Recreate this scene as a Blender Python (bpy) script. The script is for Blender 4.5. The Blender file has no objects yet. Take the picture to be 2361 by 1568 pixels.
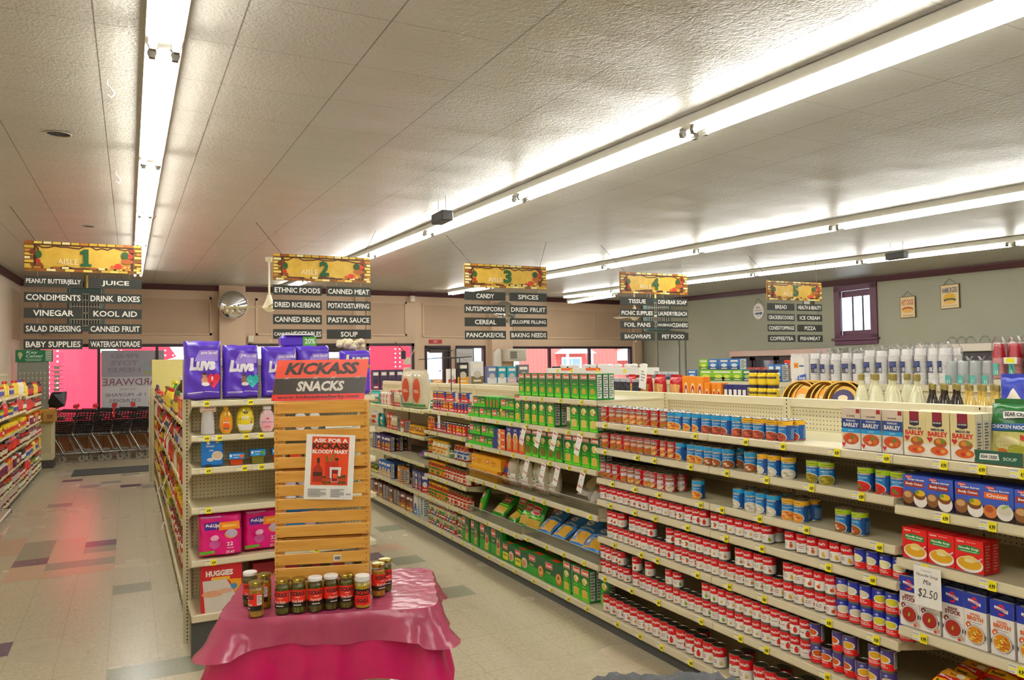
import bpy, bmesh, math, random
from mathutils import Matrix, Vector
random.seed(7)
D = bpy.data
SC = bpy.context.scene
COL = SC.collection
PI = math.pi
EYE = 1.93          # camera height above the floor
SLOPE = 0.0246      # the ceiling of this old shop rises a little towards the front windows
CEIL0 = EYE + 1.5


def ceil_z(y):
    return CEIL0 + SLOPE * y


# ------------------------------------------------------------------ camera, world, sun, exposure
def make_camera():
    yaw, pitch, roll = 0.46493, 0.03126, 0.0157
    f = Vector((math.sin(yaw) * math.cos(pitch), math.cos(yaw) * math.cos(pitch), math.sin(pitch)))
    r = Vector((math.cos(yaw), -math.sin(yaw), 0))
    d = f.cross(r)
    c, s = math.cos(roll), math.sin(roll)
    r2, d2 = c * r + s * d, -s * r + c * d
    cd = D.cameras.new('camera')
    cd.sensor_fit = 'HORIZONTAL'
    cd.sensor_width = 36.0
    cd.lens = 36.0 * 1760.0 / 2361.0
    cd.clip_start, cd.clip_end = 0.05, 300
    ob = D.objects.new('camera', cd)
    COL.objects.link(ob)
    ob.matrix_world = Matrix(((r2.x, -d2.x, -f.x, 0), (r2.y, -d2.y, -f.y, 0), (r2.z, -d2.z, -f.z, EYE), (0, 0, 0, 1)))
    SC.camera = ob


make_camera()
W = D.worlds.new('sky')
SC.world = W
W.use_nodes = True
bg = W.node_tree.nodes['Background']
bg.inputs[0].default_value = (0.72, 0.86, 1.0, 1)
bg.inputs[1].default_value = 2.6
sun = D.lights.new('sun', 'SUN')
sun.energy = 7.5
sun.angle = math.radians(3)
sun.color = (1.0, 0.96, 0.9)
so = D.objects.new('sun', sun)
COL.objects.link(so)
so.rotation_euler = (math.radians(42), 0, math.radians(-18))   # high behind the shop, lights what faces its windows
TUBE = 25.0
VS = SC.view_settings
VS.view_transform = 'Standard'
VS.look = 'None'
VS.gamma = 1.0
VS.use_curve_mapping = False
VS.exposure = 0.45
SC.cycles.use_denoising = True
SC.cycles.max_bounces = 8
SC.cycles.diffuse_bounces = 5
SC.cycles.glossy_bounces = 4
SC.cycles.transparent_max_bounces = 24
SC.cycles.sample_clamp_indirect = 6.0


# ------------------------------------------------------------------ materials
def lin(v):
    v /= 255.0
    return v / 12.92 if v <= 0.04045 else ((v + 0.055) / 1.055) ** 2.4


def hexcol(h):
    return tuple(lin(int(h[i:i + 2], 16)) for i in (0, 2, 4))


MATS = {}


def c(h, rough=0.5, metal=0.0, alpha=1.0, noise=0.05, nscale=30.0, bump=0.0, trans=0.0, coat=0.0):
    """A procedural material of sRGB hex colour h: its colour wanders a little with a noise texture."""
    key = (h, rough, metal, alpha, noise, nscale, bump, trans, coat)
    if key in MATS:
        return MATS[key]
    m = D.materials.new('paint_' + h)
    m.use_nodes = True
    nt = m.node_tree
    b = nt.nodes['Principled BSDF']
    b.inputs['Roughness'].default_value = rough
    b.inputs['Metallic'].default_value = metal
    b.inputs['Coat Weight'].default_value = coat
    if alpha < 1:
        b.inputs['Alpha'].default_value = alpha
    if trans:
        b.inputs['Transmission Weight'].default_value = trans
    col = hexcol(h)
    n = nt.nodes.new('ShaderNodeTexNoise')
    n.inputs['Scale'].default_value = nscale
    n.inputs['Detail'].default_value = 1.0
    tc = nt.nodes.new('ShaderNodeTexCoord')
    nt.links.new(tc.outputs['Object'], n.inputs['Vector'])
    mx = nt.nodes.new('ShaderNodeMix')
    mx.data_type = 'RGBA'
    mx.inputs[6].default_value = tuple(max(0, v * (1 - noise)) for v in col) + (1,)
    mx.inputs[7].default_value = tuple(min(1, v * (1 + noise)) for v in col) + (1,)
    nt.links.new(n.outputs['Fac'], mx.inputs[0])
    nt.links.new(mx.outputs[2], b.inputs['Base Color'])
    if bump:
        bp = nt.nodes.new('ShaderNodeBump')
        bp.inputs['Strength'].default_value = bump
        bp.inputs['Distance'].default_value = 0.01
        nt.links.new(n.outputs['Fac'], bp.inputs['Height'])
        nt.links.new(bp.outputs[0], b.inputs['Normal'])
    MATS[key] = m
    return m


def glassy(name, tint=(1, 1, 1), gloss=0.12, rough=0.02):
    """Thin clear sheet: mostly transparent, a little mirror-like."""
    if name in MATS:
        return MATS[name]
    m = D.materials.new(name)
    m.use_nodes = True
    nt = m.node_tree
    nt.nodes.remove(nt.nodes['Principled BSDF'])
    t = nt.nodes.new('ShaderNodeBsdfTransparent')
    t.inputs[0].default_value = tuple(tint) + (1,)
    g = nt.nodes.new('ShaderNodeBsdfGlossy')
    g.inputs['Roughness'].default_value = rough
    n = nt.nodes.new('ShaderNodeTexNoise')
    n.inputs['Scale'].default_value = 14.0
    bp = nt.nodes.new('ShaderNodeBump')
    bp.inputs['Strength'].default_value = 0.15 if rough > 0.03 else 0.0
    nt.links.new(n.outputs['Fac'], bp.inputs['Height'])
    nt.links.new(bp.outputs[0], g.inputs['Normal'])
    fr = nt.nodes.new('ShaderNodeLayerWeight')
    fr.inputs[0].default_value = 0.25
    ma = nt.nodes.new('ShaderNodeMath')
    ma.operation = 'MULTIPLY_ADD'
    ma.inputs[1].default_value = 0.5
    ma.inputs[2].default_value = gloss
    nt.links.new(fr.outputs['Fresnel'], ma.inputs[0])
    mx = nt.nodes.new('ShaderNodeMixShader')
    nt.links.new(ma.outputs[0], mx.inputs[0])
    nt.links.new(t.outputs[0], mx.inputs[1])
    nt.links.new(g.outputs[0], mx.inputs[2])
    nt.links.new(mx.outputs[0], nt.nodes['Material Output'].inputs[0])
    MATS[name] = m
    return m


def film(name, h, alpha, rough=0.2, bump=0.4, nscale=25.0):
    """Wrinkled translucent plastic film."""
    if name in MATS:
        return MATS[name]
    m = c(h, rough, alpha=alpha, noise=0.08, nscale=nscale, bump=bump).copy()
    m.name = name
    MATS[name] = m
    return m


def emit(name, rgb, strength):
    if name in MATS:
        return MATS[name]
    m = D.materials.new(name)
    m.use_nodes = True
    nt = m.node_tree
    b = nt.nodes['Principled BSDF']
    b.inputs['Base Color'].default_value = tuple(rgb) + (1,)
    b.inputs['Emission Color'].default_value = tuple(rgb) + (1,)
    b.inputs['Emission Strength'].default_value = strength
    MATS[name] = m
    return m


class NT:
    """Small node-tree writer."""
    def __init__(self, name, rough=0.5, metal=0.0):
        self.m = D.materials.new(name)
        self.m.use_nodes = True
        self.t = self.m.node_tree
        self.b = self.t.nodes['Principled BSDF']
        self.b.inputs['Roughness'].default_value = rough
        self.b.inputs['Metallic'].default_value = metal

    def n(self, kind, **kw):
        nd = self.t.nodes.new('ShaderNode' + kind)
        for k, v in kw.items():
            setattr(nd, k, v)
        return nd

    def link(self, a, b):
        self.t.links.new(a, b)

    def math(self, op, a, b=None, cc=None):
        nd = self.n('Math', operation=op)
        for i, v in enumerate((a, b, cc)):
            if v is None:
                continue
            if isinstance(v, (int, float)):
                nd.inputs[i].default_value = v
            else:
                self.link(v, nd.inputs[i])
        return nd.outputs[0]

    def mix(self, fac, a, b):
        nd = self.n('Mix', data_type='RGBA')
        for i, v in ((0, fac), (6, a), (7, b)):
            if isinstance(v, (tuple, list)):
                nd.inputs[i].default_value = tuple(v) + ((1,) if len(v) == 3 else ())
            elif isinstance(v, (int, float)):
                nd.inputs[i].default_value = v
            else:
                self.link(v, nd.inputs[i])
        return nd.outputs[2]

    def noise(self, scale, detail=2.0, vec=None):
        nd = self.n('TexNoise')
        nd.inputs['Scale'].default_value = scale
        nd.inputs['Detail'].default_value = detail
        if vec is None:
            vec = self.n('TexCoord').outputs['Object']
        self.link(vec, nd.inputs['Vector'])
        return nd.outputs['Fac']

    def xyz(self):
        s = self.n('SeparateXYZ')
        self.link(self.n('TexCoord').outputs['Object'], s.inputs[0])
        return s.outputs

    def cell(self, v, size, off=0.0):
        """Distance of v to the nearest multiple of size (metres)."""
        a = self.math('ADD', v, 1000 * size - off)
        f = self.math('FRACT', self.math('DIVIDE', a, size))
        return self.math('MULTIPLY', self.math('MINIMUM', f, self.math('SUBTRACT', 1.0, f)), size)

    def bump(self, h, strength=0.3, dist=0.01):
        nd = self.n('Bump')
        nd.inputs['Strength'].default_value = strength
        nd.inputs['Distance'].default_value = dist
        self.link(h, nd.inputs['Height'])
        self.link(nd.outputs[0], self.b.inputs['Normal'])

    def color(self, v):
        self.link(v, self.b.inputs['Base Color'])


# ------------------------------------------------------------------ mesh building
TEXTS = {}


def text2d(s, bold=0.0, shear=0.0):
    """(verts in 0..1 x 0..1, faces) of a line of lettering."""
    key = (s, bold, shear)
    if key in TEXTS:
        return TEXTS[key]
    cu = D.curves.new('lettering', 'FONT')
    cu.body = s
    cu.offset = bold
    cu.shear = shear
    cu.resolution_u = 2
    ob = D.objects.new('lettering', cu)
    me = D.meshes.new_from_object(ob)
    vs = [(v.co.x, v.co.y) for v in me.vertices]
    fs = [tuple(p.vertices) for p in me.polygons]
    D.objects.remove(ob)
    D.curves.remove(cu)
    D.meshes.remove(me)
    if vs:
        x0, x1 = min(v[0] for v in vs), max(v[0] for v in vs)
        y0, y1 = min(v[1] for v in vs), max(v[1] for v in vs)
        vs = [((x - x0) / max(x1 - x0, 1e-6), (y - y0) / max(y1 - y0, 1e-6)) for x, y in vs]
    TEXTS[key] = (vs, fs)
    return TEXTS[key]


CUTS = {}


def cut2d(vs, fs, div, key=None):
    """Slice flat artwork along a grid so that it can follow a curved surface."""
    if key is not None and key in CUTS:
        return CUTS[key]
    bm = bmesh.new()
    bv = [bm.verts.new((x, y, 0)) for x, y in vs]
    for f in fs:
        try:
            bm.faces.new([bv[i] for i in f])
        except ValueError:
            pass
    for ax in (0, 1):
        lo, hi = min(v[ax] for v in vs), max(v[ax] for v in vs)
        n = div[ax]
        if n <= 1:
            continue
        for k in range(int(math.floor(lo * n)) + 1, int(math.ceil(hi * n))):
            co, no = [0, 0, 0], [0, 0, 0]
            co[ax], no[ax] = k / n, 1
            bmesh.ops.bisect_plane(bm, geom=bm.verts[:] + bm.edges[:] + bm.faces[:], plane_co=co, plane_no=no, dist=1e-6)
    bm.verts.index_update()
    out = [(v.co.x, v.co.y) for v in bm.verts], [tuple(v.index for v in f.verts) for f in bm.faces]
    bm.free()
    if key is not None:
        CUTS[key] = out
    return out


class MB:
    """Collects shapes into one mesh."""
    def __init__(self):
        self.v, self.f, self.mi, self.sm, self.mats = [], [], [], [], []
        self.T = None

    def mid(self, m):
        if m not in self.mats:
            self.mats.append(m)
        return self.mats.index(m)

    def add(self, vs, fs, mat, smooth=False):
        o = len(self.v)
        if self.T is not None:
            vs = [tuple(self.T @ Vector(p)) for p in vs]
        self.v += [tuple(p) for p in vs]
        k = self.mid(mat)
        for f in fs:
            self.f.append(tuple(o + i for i in f))
            self.mi.append(k)
            self.sm.append(smooth)
        return self

    def box(self, x0, x1, y0, y1, z0, z1, mat, b=0.0):
        if b > 0:
            pts = []
            for x, sx in ((x0, 1), (x1, -1)):
                for y, sy in ((y0, 1), (y1, -1)):
                    for z, sz in ((z0, 1), (z1, -1)):
                        pts += [(x + sx * b, y + sy * b, z), (x + sx * b, y, z + sz * b), (x, y + sy * b, z + sz * b)]
            return self.hull(pts, mat)
        vs = [(x0, y0, z0), (x1, y0, z0), (x1, y1, z0), (x0, y1, z0), (x0, y0, z1), (x1, y0, z1), (x1, y1, z1), (x0, y1, z1)]
        return self.add(vs, [(0, 3, 2, 1), (4, 5, 6, 7), (0, 1, 5, 4), (1, 2, 6, 5), (2, 3, 7, 6), (3, 0, 4, 7)], mat)

    def hull(self, pts, mat, smooth=False):
        bm = bmesh.new()
        for p in pts:
            bm.verts.new(p)
        bmesh.ops.convex_hull(bm, input=bm.verts[:])
        bmesh.ops.delete(bm, geom=[v for v in bm.verts if not v.link_faces], context='VERTS')
        bmesh.ops.dissolve_limit(bm, angle_limit=0.01, verts=bm.verts[:], edges=bm.edges[:])
        bm.verts.index_update()
        vs = [tuple(v.co) for v in bm.verts]
        fs = [tuple(v.index for v in f.verts) for f in bm.faces]
        bm.free()
        return self.add(vs, fs, mat, smooth)

    def quad(self, a, b, cc, d, mat):
        return self.add([a, b, cc, d], [(0, 1, 2, 3)], mat)

    def prism(self, poly, axis, a0, a1, mat):
        """Extrude a closed 2D outline along an axis ('x', 'y' or 'z')."""
        def p3(p, a):
            return {'x': (a, p[0], p[1]), 'y': (p[0], a, p[1]), 'z': (p[0], p[1], a)}[axis]
        n = len(poly)
        vs = [p3(p, a0) for p in poly] + [p3(p, a1) for p in poly]
        fs = [tuple(range(n))[::-1], tuple(range(n, 2 * n))] + [(i, (i + 1) % n, n + (i + 1) % n, n + i) for i in range(n)]
        return self.add(vs, fs, mat)

    def cyl(self, p0, p1, r, mat, n=10, r1=None, smooth=True):
        p0, p1 = Vector(p0), Vector(p1)
        ax = (p1 - p0).normalized()
        u = ax.orthogonal().normalized()
        w = ax.cross(u)
        r1 = r if r1 is None else r1
        vs = []
        for p, rr in ((p0, r), (p1, r1)):
            for i in range(n):
                a = 2 * PI * i / n
                vs.append(tuple(p + rr * (math.cos(a) * u + math.sin(a) * w)))
        self.add(vs, [(i, (i + 1) % n, n + (i + 1) % n, n + i) for i in range(n)], mat, smooth)
        self.add(vs[:n], [tuple(range(n))[::-1]], mat)
        return self.add(vs[n:], [tuple(range(n))], mat)

    def tube(self, pts, r, mat, n=6):
        for a, b in zip(pts, pts[1:]):
            self.cyl(a, b, r, mat, n)
        return self

    def lathe(self, prof, mat, n=20, sx=1.0, sy=1.0, smooth=True, cap=True):
        """Turn [(radius, z), ...] round the z axis; mat may be a list, one per band."""
        k = len(prof)
        vs = []
        for r, z in prof:
            for i in range(n):
                a = 2 * PI * i / n
                vs.append((r * sx * math.cos(a), r * sy * math.sin(a), z))
        for j in range(k - 1):
            m = mat[j] if isinstance(mat, list) else mat
            self.add(vs[j * n:(j + 2) * n], [(i, (i + 1) % n, n + (i + 1) % n, n + i) for i in range(n)], m, smooth)
        if cap:
            m0 = mat[0] if isinstance(mat, list) else mat
            m1 = mat[-1] if isinstance(mat, list) else mat
            self.add(vs[:n], [tuple(range(n))[::-1]], m0)
            self.add(vs[-n:], [tuple(range(n))], m1)
        return self

    def grid(self, fn, nu, nv, mat, smooth=True, flip=False):
        vs = [fn(i / nu, j / nv) for j in range(nv + 1) for i in range(nu + 1)]
        fs = []
        for j in range(nv):
            for i in range(nu):
                q = (j * (nu + 1) + i, j * (nu + 1) + i + 1, (j + 1) * (nu + 1) + i + 1, (j + 1) * (nu + 1) + i)
                fs.append(q[::-1] if flip else q)
        return self.add(vs, fs, mat, smooth)

    def ball(self, ctr, rx, ry, rz, mat, n=10, m=6):
        cx, cy, cz = ctr
        def fn(u, v):
            a, b = 2 * PI * u, PI * (v - 0.5)
            return (cx + rx * math.cos(a) * math.cos(b), cy + ry * math.sin(a) * math.cos(b), cz + rz * math.sin(b))
        return self.grid(fn, n, m, mat)

    def art(self, items, mp, base=1):
        """Draw printed shapes: r = rectangle, e = ellipse, p = polygon, t = lettering. mp(u, v, layer) gives the point."""
        for L, it in enumerate(items):
            lay = base + L * 0.5
            k = it[0]
            if k == 'r':
                _, x0, y0, x1, y1, m = it
                nu = max(1, int(abs(x1 - x0) * mp.div[0] + 0.5))
                nv = max(1, int(abs(y1 - y0) * mp.div[1] + 0.5))
                self.grid(lambda u, v: mp(x0 + (x1 - x0) * u, y0 + (y1 - y0) * v, lay), nu, nv, m, mp.smooth)
            elif k == 'e':
                _, cx, cy, rx, ry, m = it
                n = 20
                self.flat([(cx + rx * math.cos(2 * PI * i / n), cy + ry * math.sin(2 * PI * i / n)) for i in range(n)], [tuple(range(n))], mp, lay, m)
            elif k == 'p':
                _, pts, m = it
                self.flat(pts, [tuple(range(len(pts)))], mp, lay, m)
            elif k == 't':
                s, x0, y0, x1, y1, m = it[1:7]
                bold = it[7] if len(it) > 7 else 0.0
                shear = it[8] if len(it) > 8 else 0.0
                vs, fs = text2d(s, bold, shear)
                self.flat([(x0 + (x1 - x0) * a, y0 + (y1 - y0) * b) for a, b in vs], fs, mp, lay, m)
        return self

    def flat(self, vs, fs, mp, lay, m):
        if mp.smooth:
            vs, fs = cut2d(vs, fs, mp.div)
        self.add([mp(x, y, lay) for x, y in vs], fs, m, mp.smooth)

    def build(self, name, parent=None, loc=None, rz=0.0):
        me = D.meshes.new(name)
        me.from_pydata(self.v, [], self.f)
        for m in self.mats:
            me.materials.append(m)
        me.polygons.foreach_set('material_index', self.mi)
        me.polygons.foreach_set('use_smooth', self.sm)
        me.update()
        ob = D.objects.new(name, me)
        COL.objects.link(ob)
        if parent is not None:
            ob.parent = parent
        if loc is not None:
            ob.location = loc
        ob.rotation_euler.z = rz
        return ob


def planar(O, U, V, eps=0.0005):
    O, U, V = Vector(O), Vector(U), Vector(V)
    N = U.cross(V).normalized()
    def mp(u, v, lay):
        return tuple(O + U * u + V * v + N * (eps * lay))
    mp.div = (1, 1)
    mp.smooth = False
    return mp


def cylmap(r, z0, h, sx=1.0, sy=1.0, eps=0.0004, span=2 * PI, prof=None):
    """u = 0.5 faces -Y and grows towards +X."""
    def mp(u, v, lay):
        a = (u - 0.5) * span
        rr = (r if prof is None else prof(v)) + eps * lay
        return (rr * sx * math.sin(a), -rr * sy * math.cos(a), z0 + h * v)
    mp.div = (24 * span / (2 * PI), 1 if prof is None else 8)
    mp.smooth = True
    return mp


# ------------------------------------------------------------------ objects
def thing(name, label, cat, loc=(0, 0, 0), rz=0.0, group=None):
    o = D.objects.new(name, None)
    o.empty_display_size = 0.05
    COL.objects.link(o)
    o.location = loc
    o.rotation_euler.z = rz
    return tag(o, label, cat, group)


def tag(o, label, cat, group=None):
    o['label'] = label
    o['category'] = cat
    if group:
        o['group'] = group
    return o


def struct(o, kind='structure'):
    o['kind'] = kind
    return o


KIDS = {}


def dup(root, loc, rz):
    if root.name not in KIDS:
        KIDS[root.name] = [(ch, list(ch.children)) for ch in root.children]
    r = root.copy()
    COL.objects.link(r)
    r.location = loc
    r.rotation_euler = (0, 0, rz)
    for ch, sub in KIDS[root.name]:
        cc = ch.copy()
        COL.objects.link(cc)
        cc.parent = r
        for g in sub:
            d = g.copy()
            COL.objects.link(d)
            d.parent = cc
    return r


KIND, FIRST = {}, {}


def kind(fn):
    KIND[fn.__name__] = fn
    return fn


def place(k, loc, rz, label, cat, group=None, args=()):
    """The first call builds the thing, every later one copies it with its parts."""
    key = (k,) + tuple(args)
    if key not in FIRST:
        o = KIND[k](*args)
        FIRST[key] = o
        o.location = loc
        o.rotation_euler.z = rz
    else:
        o = dup(FIRST[key], loc, rz)
    if 'group' in o:
        del o['group']
    return tag(o, label, cat, group)


def nth(n):
    return '%d%s' % (n, 'th' if 10 <= n % 100 <= 20 else {1: 'st', 2: 'nd', 3: 'rd'}.get(n % 10, 'th'))
# ------------------------------------------------------------------ the room
def wall_line(x):            # right wall leans outwards a little with depth
    return x

def mat_floor():
    n = NT('vinyl_tile_floor', 0.22)
    X = n.xyz()
    d = n.math('MINIMUM', n.cell(X[0], 0.3048, -0.13), n.cell(X[1], 0.3048, 0.15))
    seam = n.math('LESS_THAN', d, 0.0016)
    fleck = n.noise(42.0, 4.0)
    cloud = n.noise(1.1, 3.0)
    base = n.mix(n.math('MULTIPLY', fleck, 0.9), hexcol('a2967a'), hexcol('d9cfb4'))
    base = n.mix(n.math('MULTIPLY', cloud, 0.2), base, hexcol('b0a486'))
    n.color(n.mix(n.math('MULTIPLY', seam, 0.55), base, hexcol('7d7461')))
    rg = n.math('MULTIPLY_ADD', cloud, 0.12, 0.2)
    n.link(rg, n.b.inputs['Roughness'])
    n.bump(fleck, 0.04, 0.002)
    return n.m

def mat_tile(h):
    n = NT('vinyl_tile_' + h, 0.25)
    f = n.noise(45.0, 4.0)
    k = hexcol(h)
    n.color(n.mix(f, tuple(v * 0.75 for v in k), tuple(min(1, v * 1.25) for v in k)))
    return n.m

def mat_ceiling():
    n = NT('textured_ceiling_board', 0.36)
    n.b.inputs['Specular IOR Level'].default_value = 0.6
    X = n.xyz()
    a = n.cell(X[0], 0.611, -0.145)
    b = n.cell(X[1], 0.611, 4.55)
    la = n.math('LESS_THAN', a, 0.0035)
    lb = n.math('LESS_THAN', b, 0.004)
    fine = n.noise(70.0, 3.0)
    pit = n.noise(30.0, 2.0)
    sag = n.noise(1.3, 1.0)
    cloud = n.noise(0.35, 2.0)
    base = n.mix(cloud, hexcol('a39f93'), hexcol('b3afa3'))
    base = n.mix(n.math('MULTIPLY', la, 0.85), base, hexcol('4d4436'))
    n.color(n.mix(n.math('MULTIPLY', lb, 0.5), base, hexcol('6d614e')))
    h = n.math('ADD', n.math('MULTIPLY', fine, 0.5), n.math('MULTIPLY', pit, 0.55))
    h = n.math('ADD', h, n.math('MULTIPLY', sag, 4.5))
    h = n.math('ADD', h, n.math('MULTIPLY', n.math('MULTIPLY', b, b), 5.0))
    h = n.math('SUBTRACT', h, n.math('MULTIPLY', la, 0.8))
    n.bump(h, 0.8, 0.009)
    return n.m

def mat_wall(h, name):
    n = NT(name, 0.6)
    f = n.noise(0.9, 3.0)
    k = hexcol(h)
    n.color(n.mix(f, tuple(v * 0.9 for v in k), tuple(v * 1.08 for v in k)))
    n.bump(n.noise(70.0, 2.0), 0.12, 0.003)
    return n.m

M_TAN = mat_wall('c9ae93', 'tan_wall_paint')
M_TANP = mat_wall('b89d83', 'tan_panel_paint')
M_GREY = mat_wall('94937f', 'olive_grey_wall_paint')
M_LEFT = mat_wall('d3c2ad', 'beige_wall_paint')
M_CROWN = c('4a2028', 0.45)
M_DARKF = c('33222a', 0.4)
M_GLASS = glassy('window_glass', (1, 1, 1), 0.03)

YB, YA = -7.0, 19.4           # back wall, front wall
XL = -2.1
B0, B1 = Vector((6.85, 19.4)), Vector((15.37, 20.88))   # angled part of the front wall
def xr(y):
    return 13.95 + (y - 6) * 0.0954

def floor():
    m = MB()
    m.box(XL - 0.3, 16.2, YB - 0.2, 21.6, -0.1, 0.0, mat_floor())
    # coloured tiles laid in patches: flat inlays of the same floor
    pal = {'g': mat_tile('8f907a'), 'p': mat_tile('6a5664'), 't': mat_tile('c2a488'), 'k': mat_tile('8f8d84')}
    X0, Y0, S = -0.13, 0.15, 0.3048
    def t(i, j, k):
        x, y = X0 + i * S, Y0 + j * S
        m.quad((x, y, 0.0006), (x + S, y, 0.0006), (x + S, y + S, 0.0006), (x, y + S, 0.0006), pal[k])
    for i, j, k in TILES:
        t(i, j, k)
    return struct(m.build('floor'))

# tiles (column, row, colour): rows counted from the camera into the room
TILES = [(i, j, k) for k, L in {
    'p': [(-1, 31), (-3, 29), (-3, 20), (-3, 50), (0, 46), (7, 24), (4, 15)],
    'g': [(0, 24), (-1, 30), (-1, 28), (-3, 32), (-3, 31), (-3, 30), (-2, 28), (0, 17), (1, 17), (8, 19), (9, 28), (8, 23)],
    't': [(-1, 29), (-1, 27), (-2, 32), (-2, 31), (-2, 30), (-2, 29), (-4, 33), (-4, 32), (-4, 31), (-3, 28), (-3, 27), (-2, 27), (8, 25), (7, 25)],
    'k': [(-3, 41), (-1, 48), (-2, 47), (1, 45), (0, 51)]}.items() for i, j in L]

def ceiling():
    m = MB()
    mat = mat_ceiling()
    a, b = XL - 0.3, 15.9
    out = [(a, YB - 0.2), (b, YB - 0.2), (b, 21.15), (6.85, 19.6), (a, 19.6)]
    vs = [(x, y, ceil_z(y)) for x, y in out] + [(x, y, ceil_z(y) + 0.15) for x, y in out]
    m.add(vs, [(4, 3, 2, 1, 0), (5, 6, 7, 8, 9)] + [(i, (i + 1) % 5, 5 + (i + 1) % 5, 5 + i) for i in range(5)], mat)
    return struct(m.build('ceiling'))

floor()
ceiling()

def wall_with_holes(name, o2, d2, length, top, holes, mat, panel, thick=0.18, out=1):
    """Wall along d2 from o2, with rectangular openings (s0, s1, z0, z1); local frame: x along, y outwards."""
    m = MB()
    xs = sorted({0.0, length} | {h[0] for h in holes} | {h[1] for h in holes})
    zs = sorted({0.0, top} | {h[2] for h in holes} | {h[3] for h in holes})
    for x0, x1 in zip(xs, xs[1:]):
        for z0, z1 in zip(zs, zs[1:]):
            cx, cz = (x0 + x1) / 2, (z0 + z1) / 2
            if any(h[0] < cx < h[1] and h[2] < cz < h[3] for h in holes):
                continue
            m.box(x0, x1, 0, thick * out, z0, z1, mat)
    for s0, s1, z0, z1 in panel:                       # raised panel frames above the windows
        for a, b, e, f in ((s0, s1, z0, z0 + 0.05), (s0, s1, z1 - 0.05, z1), (s0, s0 + 0.05, z0, z1), (s1 - 0.05, s1, z0, z1)):
            m.box(a, b, -0.03 * out, 0, e, f, mat)
        m.box(s0 + 0.05, s1 - 0.05, -0.006 * out, 0, z0 + 0.05, z1 - 0.05, M_TANP)
        k = max(1, int((s1 - s0) / 1.3))
        for i in range(1, k):
            x = s0 + (s1 - s0) * i / k
            m.box(x - 0.012, x + 0.012, -0.012 * out, 0, z0 + 0.05, z1 - 0.05, mat)
    ob = m.build(name, None, (o2[0], o2[1], 0), math.atan2(d2[1], d2[0]))
    return struct(ob)

WT = 2.52       # top of the shop windows
def ax(x):      # position along the straight front wall
    return x - XL
W1, W2, D1, W3 = (-1.80, 1.86), (2.57, 3.87), (3.98, 5.22), (5.50, 6.80)
holes = [(ax(a), ax(b), z, WT) for (a, b), z in ((W1, 0.75), (W2, 0.75), (D1, 0.0), (W3, 0.75))]
pan = [(ax(-1.7), ax(1.75), 2.72, 3.62), (ax(2.75), ax(5.2), 2.72, 3.62), (ax(5.5), ax(6.6), 2.72, 3.62)]
wall_with_holes('wall_front', (XL, YA), (1, 0), B0.x - XL, 4.05, holes, M_TAN, pan)
dB = (B1 - B0).normalized()
LB = (B1 - B0).length
D2, W4, W5 = (0.27, 1.08), (1.25, 2.25), (3.17, 8.1)
holesB = [(D2[0], D2[1], 0.0, 2.46), (W4[0], W4[1], 0.75, 2.46), (W5[0], W5[1], 0.75, 2.44)]
panB = [(0.2, 2.2, 2.68, 3.6), (3.25, 8.05, 2.68, 3.6)]
wall_with_holes('wall_front', B0, dB, LB + 0.2, 4.05, holesB, M_TAN, panB)
# pilasters between the windows
def pilaster(o2, d2, s0, s1, depth=0.16):
    m = MB()
    m.box(s0, s1, -depth, 0, 0, 4.0, M_TAN, 0.01)
    return struct(m.build('wall_front', None, (o2[0], o2[1], 0), math.atan2(d2[1], d2[0])))
pilaster((XL, YA), (1, 0), ax(1.9), ax(2.5))
pilaster((XL, YA), (1, 0), ax(5.2), ax(5.46), 0.06)
pilaster(B0, dB, 2.38, 3.12)
pilaster(B0, dB, 8.15, 8.5, 0.1)

def frame_window(name, o2, d2, s0, s1, z0, z1, bars, mat, glass=True, hbar=None, w=0.07):
    rt = D.objects.new(name, None)
    COL.objects.link(rt)
    rt.location = (o2[0], o2[1], 0)
    rt.rotation_euler.z = math.atan2(d2[1], d2[0])
    struct(rt)
    m = MB()
    for a, b, e, f in ((s0, s1, z0, z0 + w), (s0, s1, z1 - w, z1), (s0, s0 + w, z0, z1), (s1 - w, s1, z0, z1)):
        m.box(a, b, -0.02, 0.1, e, f, mat)
    for x in bars:
        m.box(x - 0.03, x + 0.03, -0.01, 0.09, z0, z1, mat)
    if hbar:
        m.box(s0, s1, -0.01, 0.09, hbar - 0.03, hbar + 0.03, mat)
    m.build('window_frame', rt)
    g = MB()
    g.box(s0 + w, s1 - w, 0.04, 0.046, z0 + w, z1 - w, M_GLASS)
    g.build('window_glass', rt)
    return rt

frame_window('window_1', (XL, YA), (1, 0), ax(W1[0]), ax(W1[1]), 0.75, WT, [ax(-0.61), ax(0.57)], M_DARKF)
frame_window('window_2', (XL, YA), (1, 0), ax(W2[0]), ax(W2[1]), 0.75, WT, [], M_DARKF)
frame_window('window_3', (XL, YA), (1, 0), ax(W3[0]), ax(W3[1]), 0.75, WT, [], M_DARKF)
frame_window('window_4', B0, dB, W4[0], W4[1], 0.75, 2.46, [], M_DARKF)
frame_window('window_5', B0, dB, W5[0], W5[1], 0.75, 2.44, [4.63, 6.26], M_DARKF)

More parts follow.
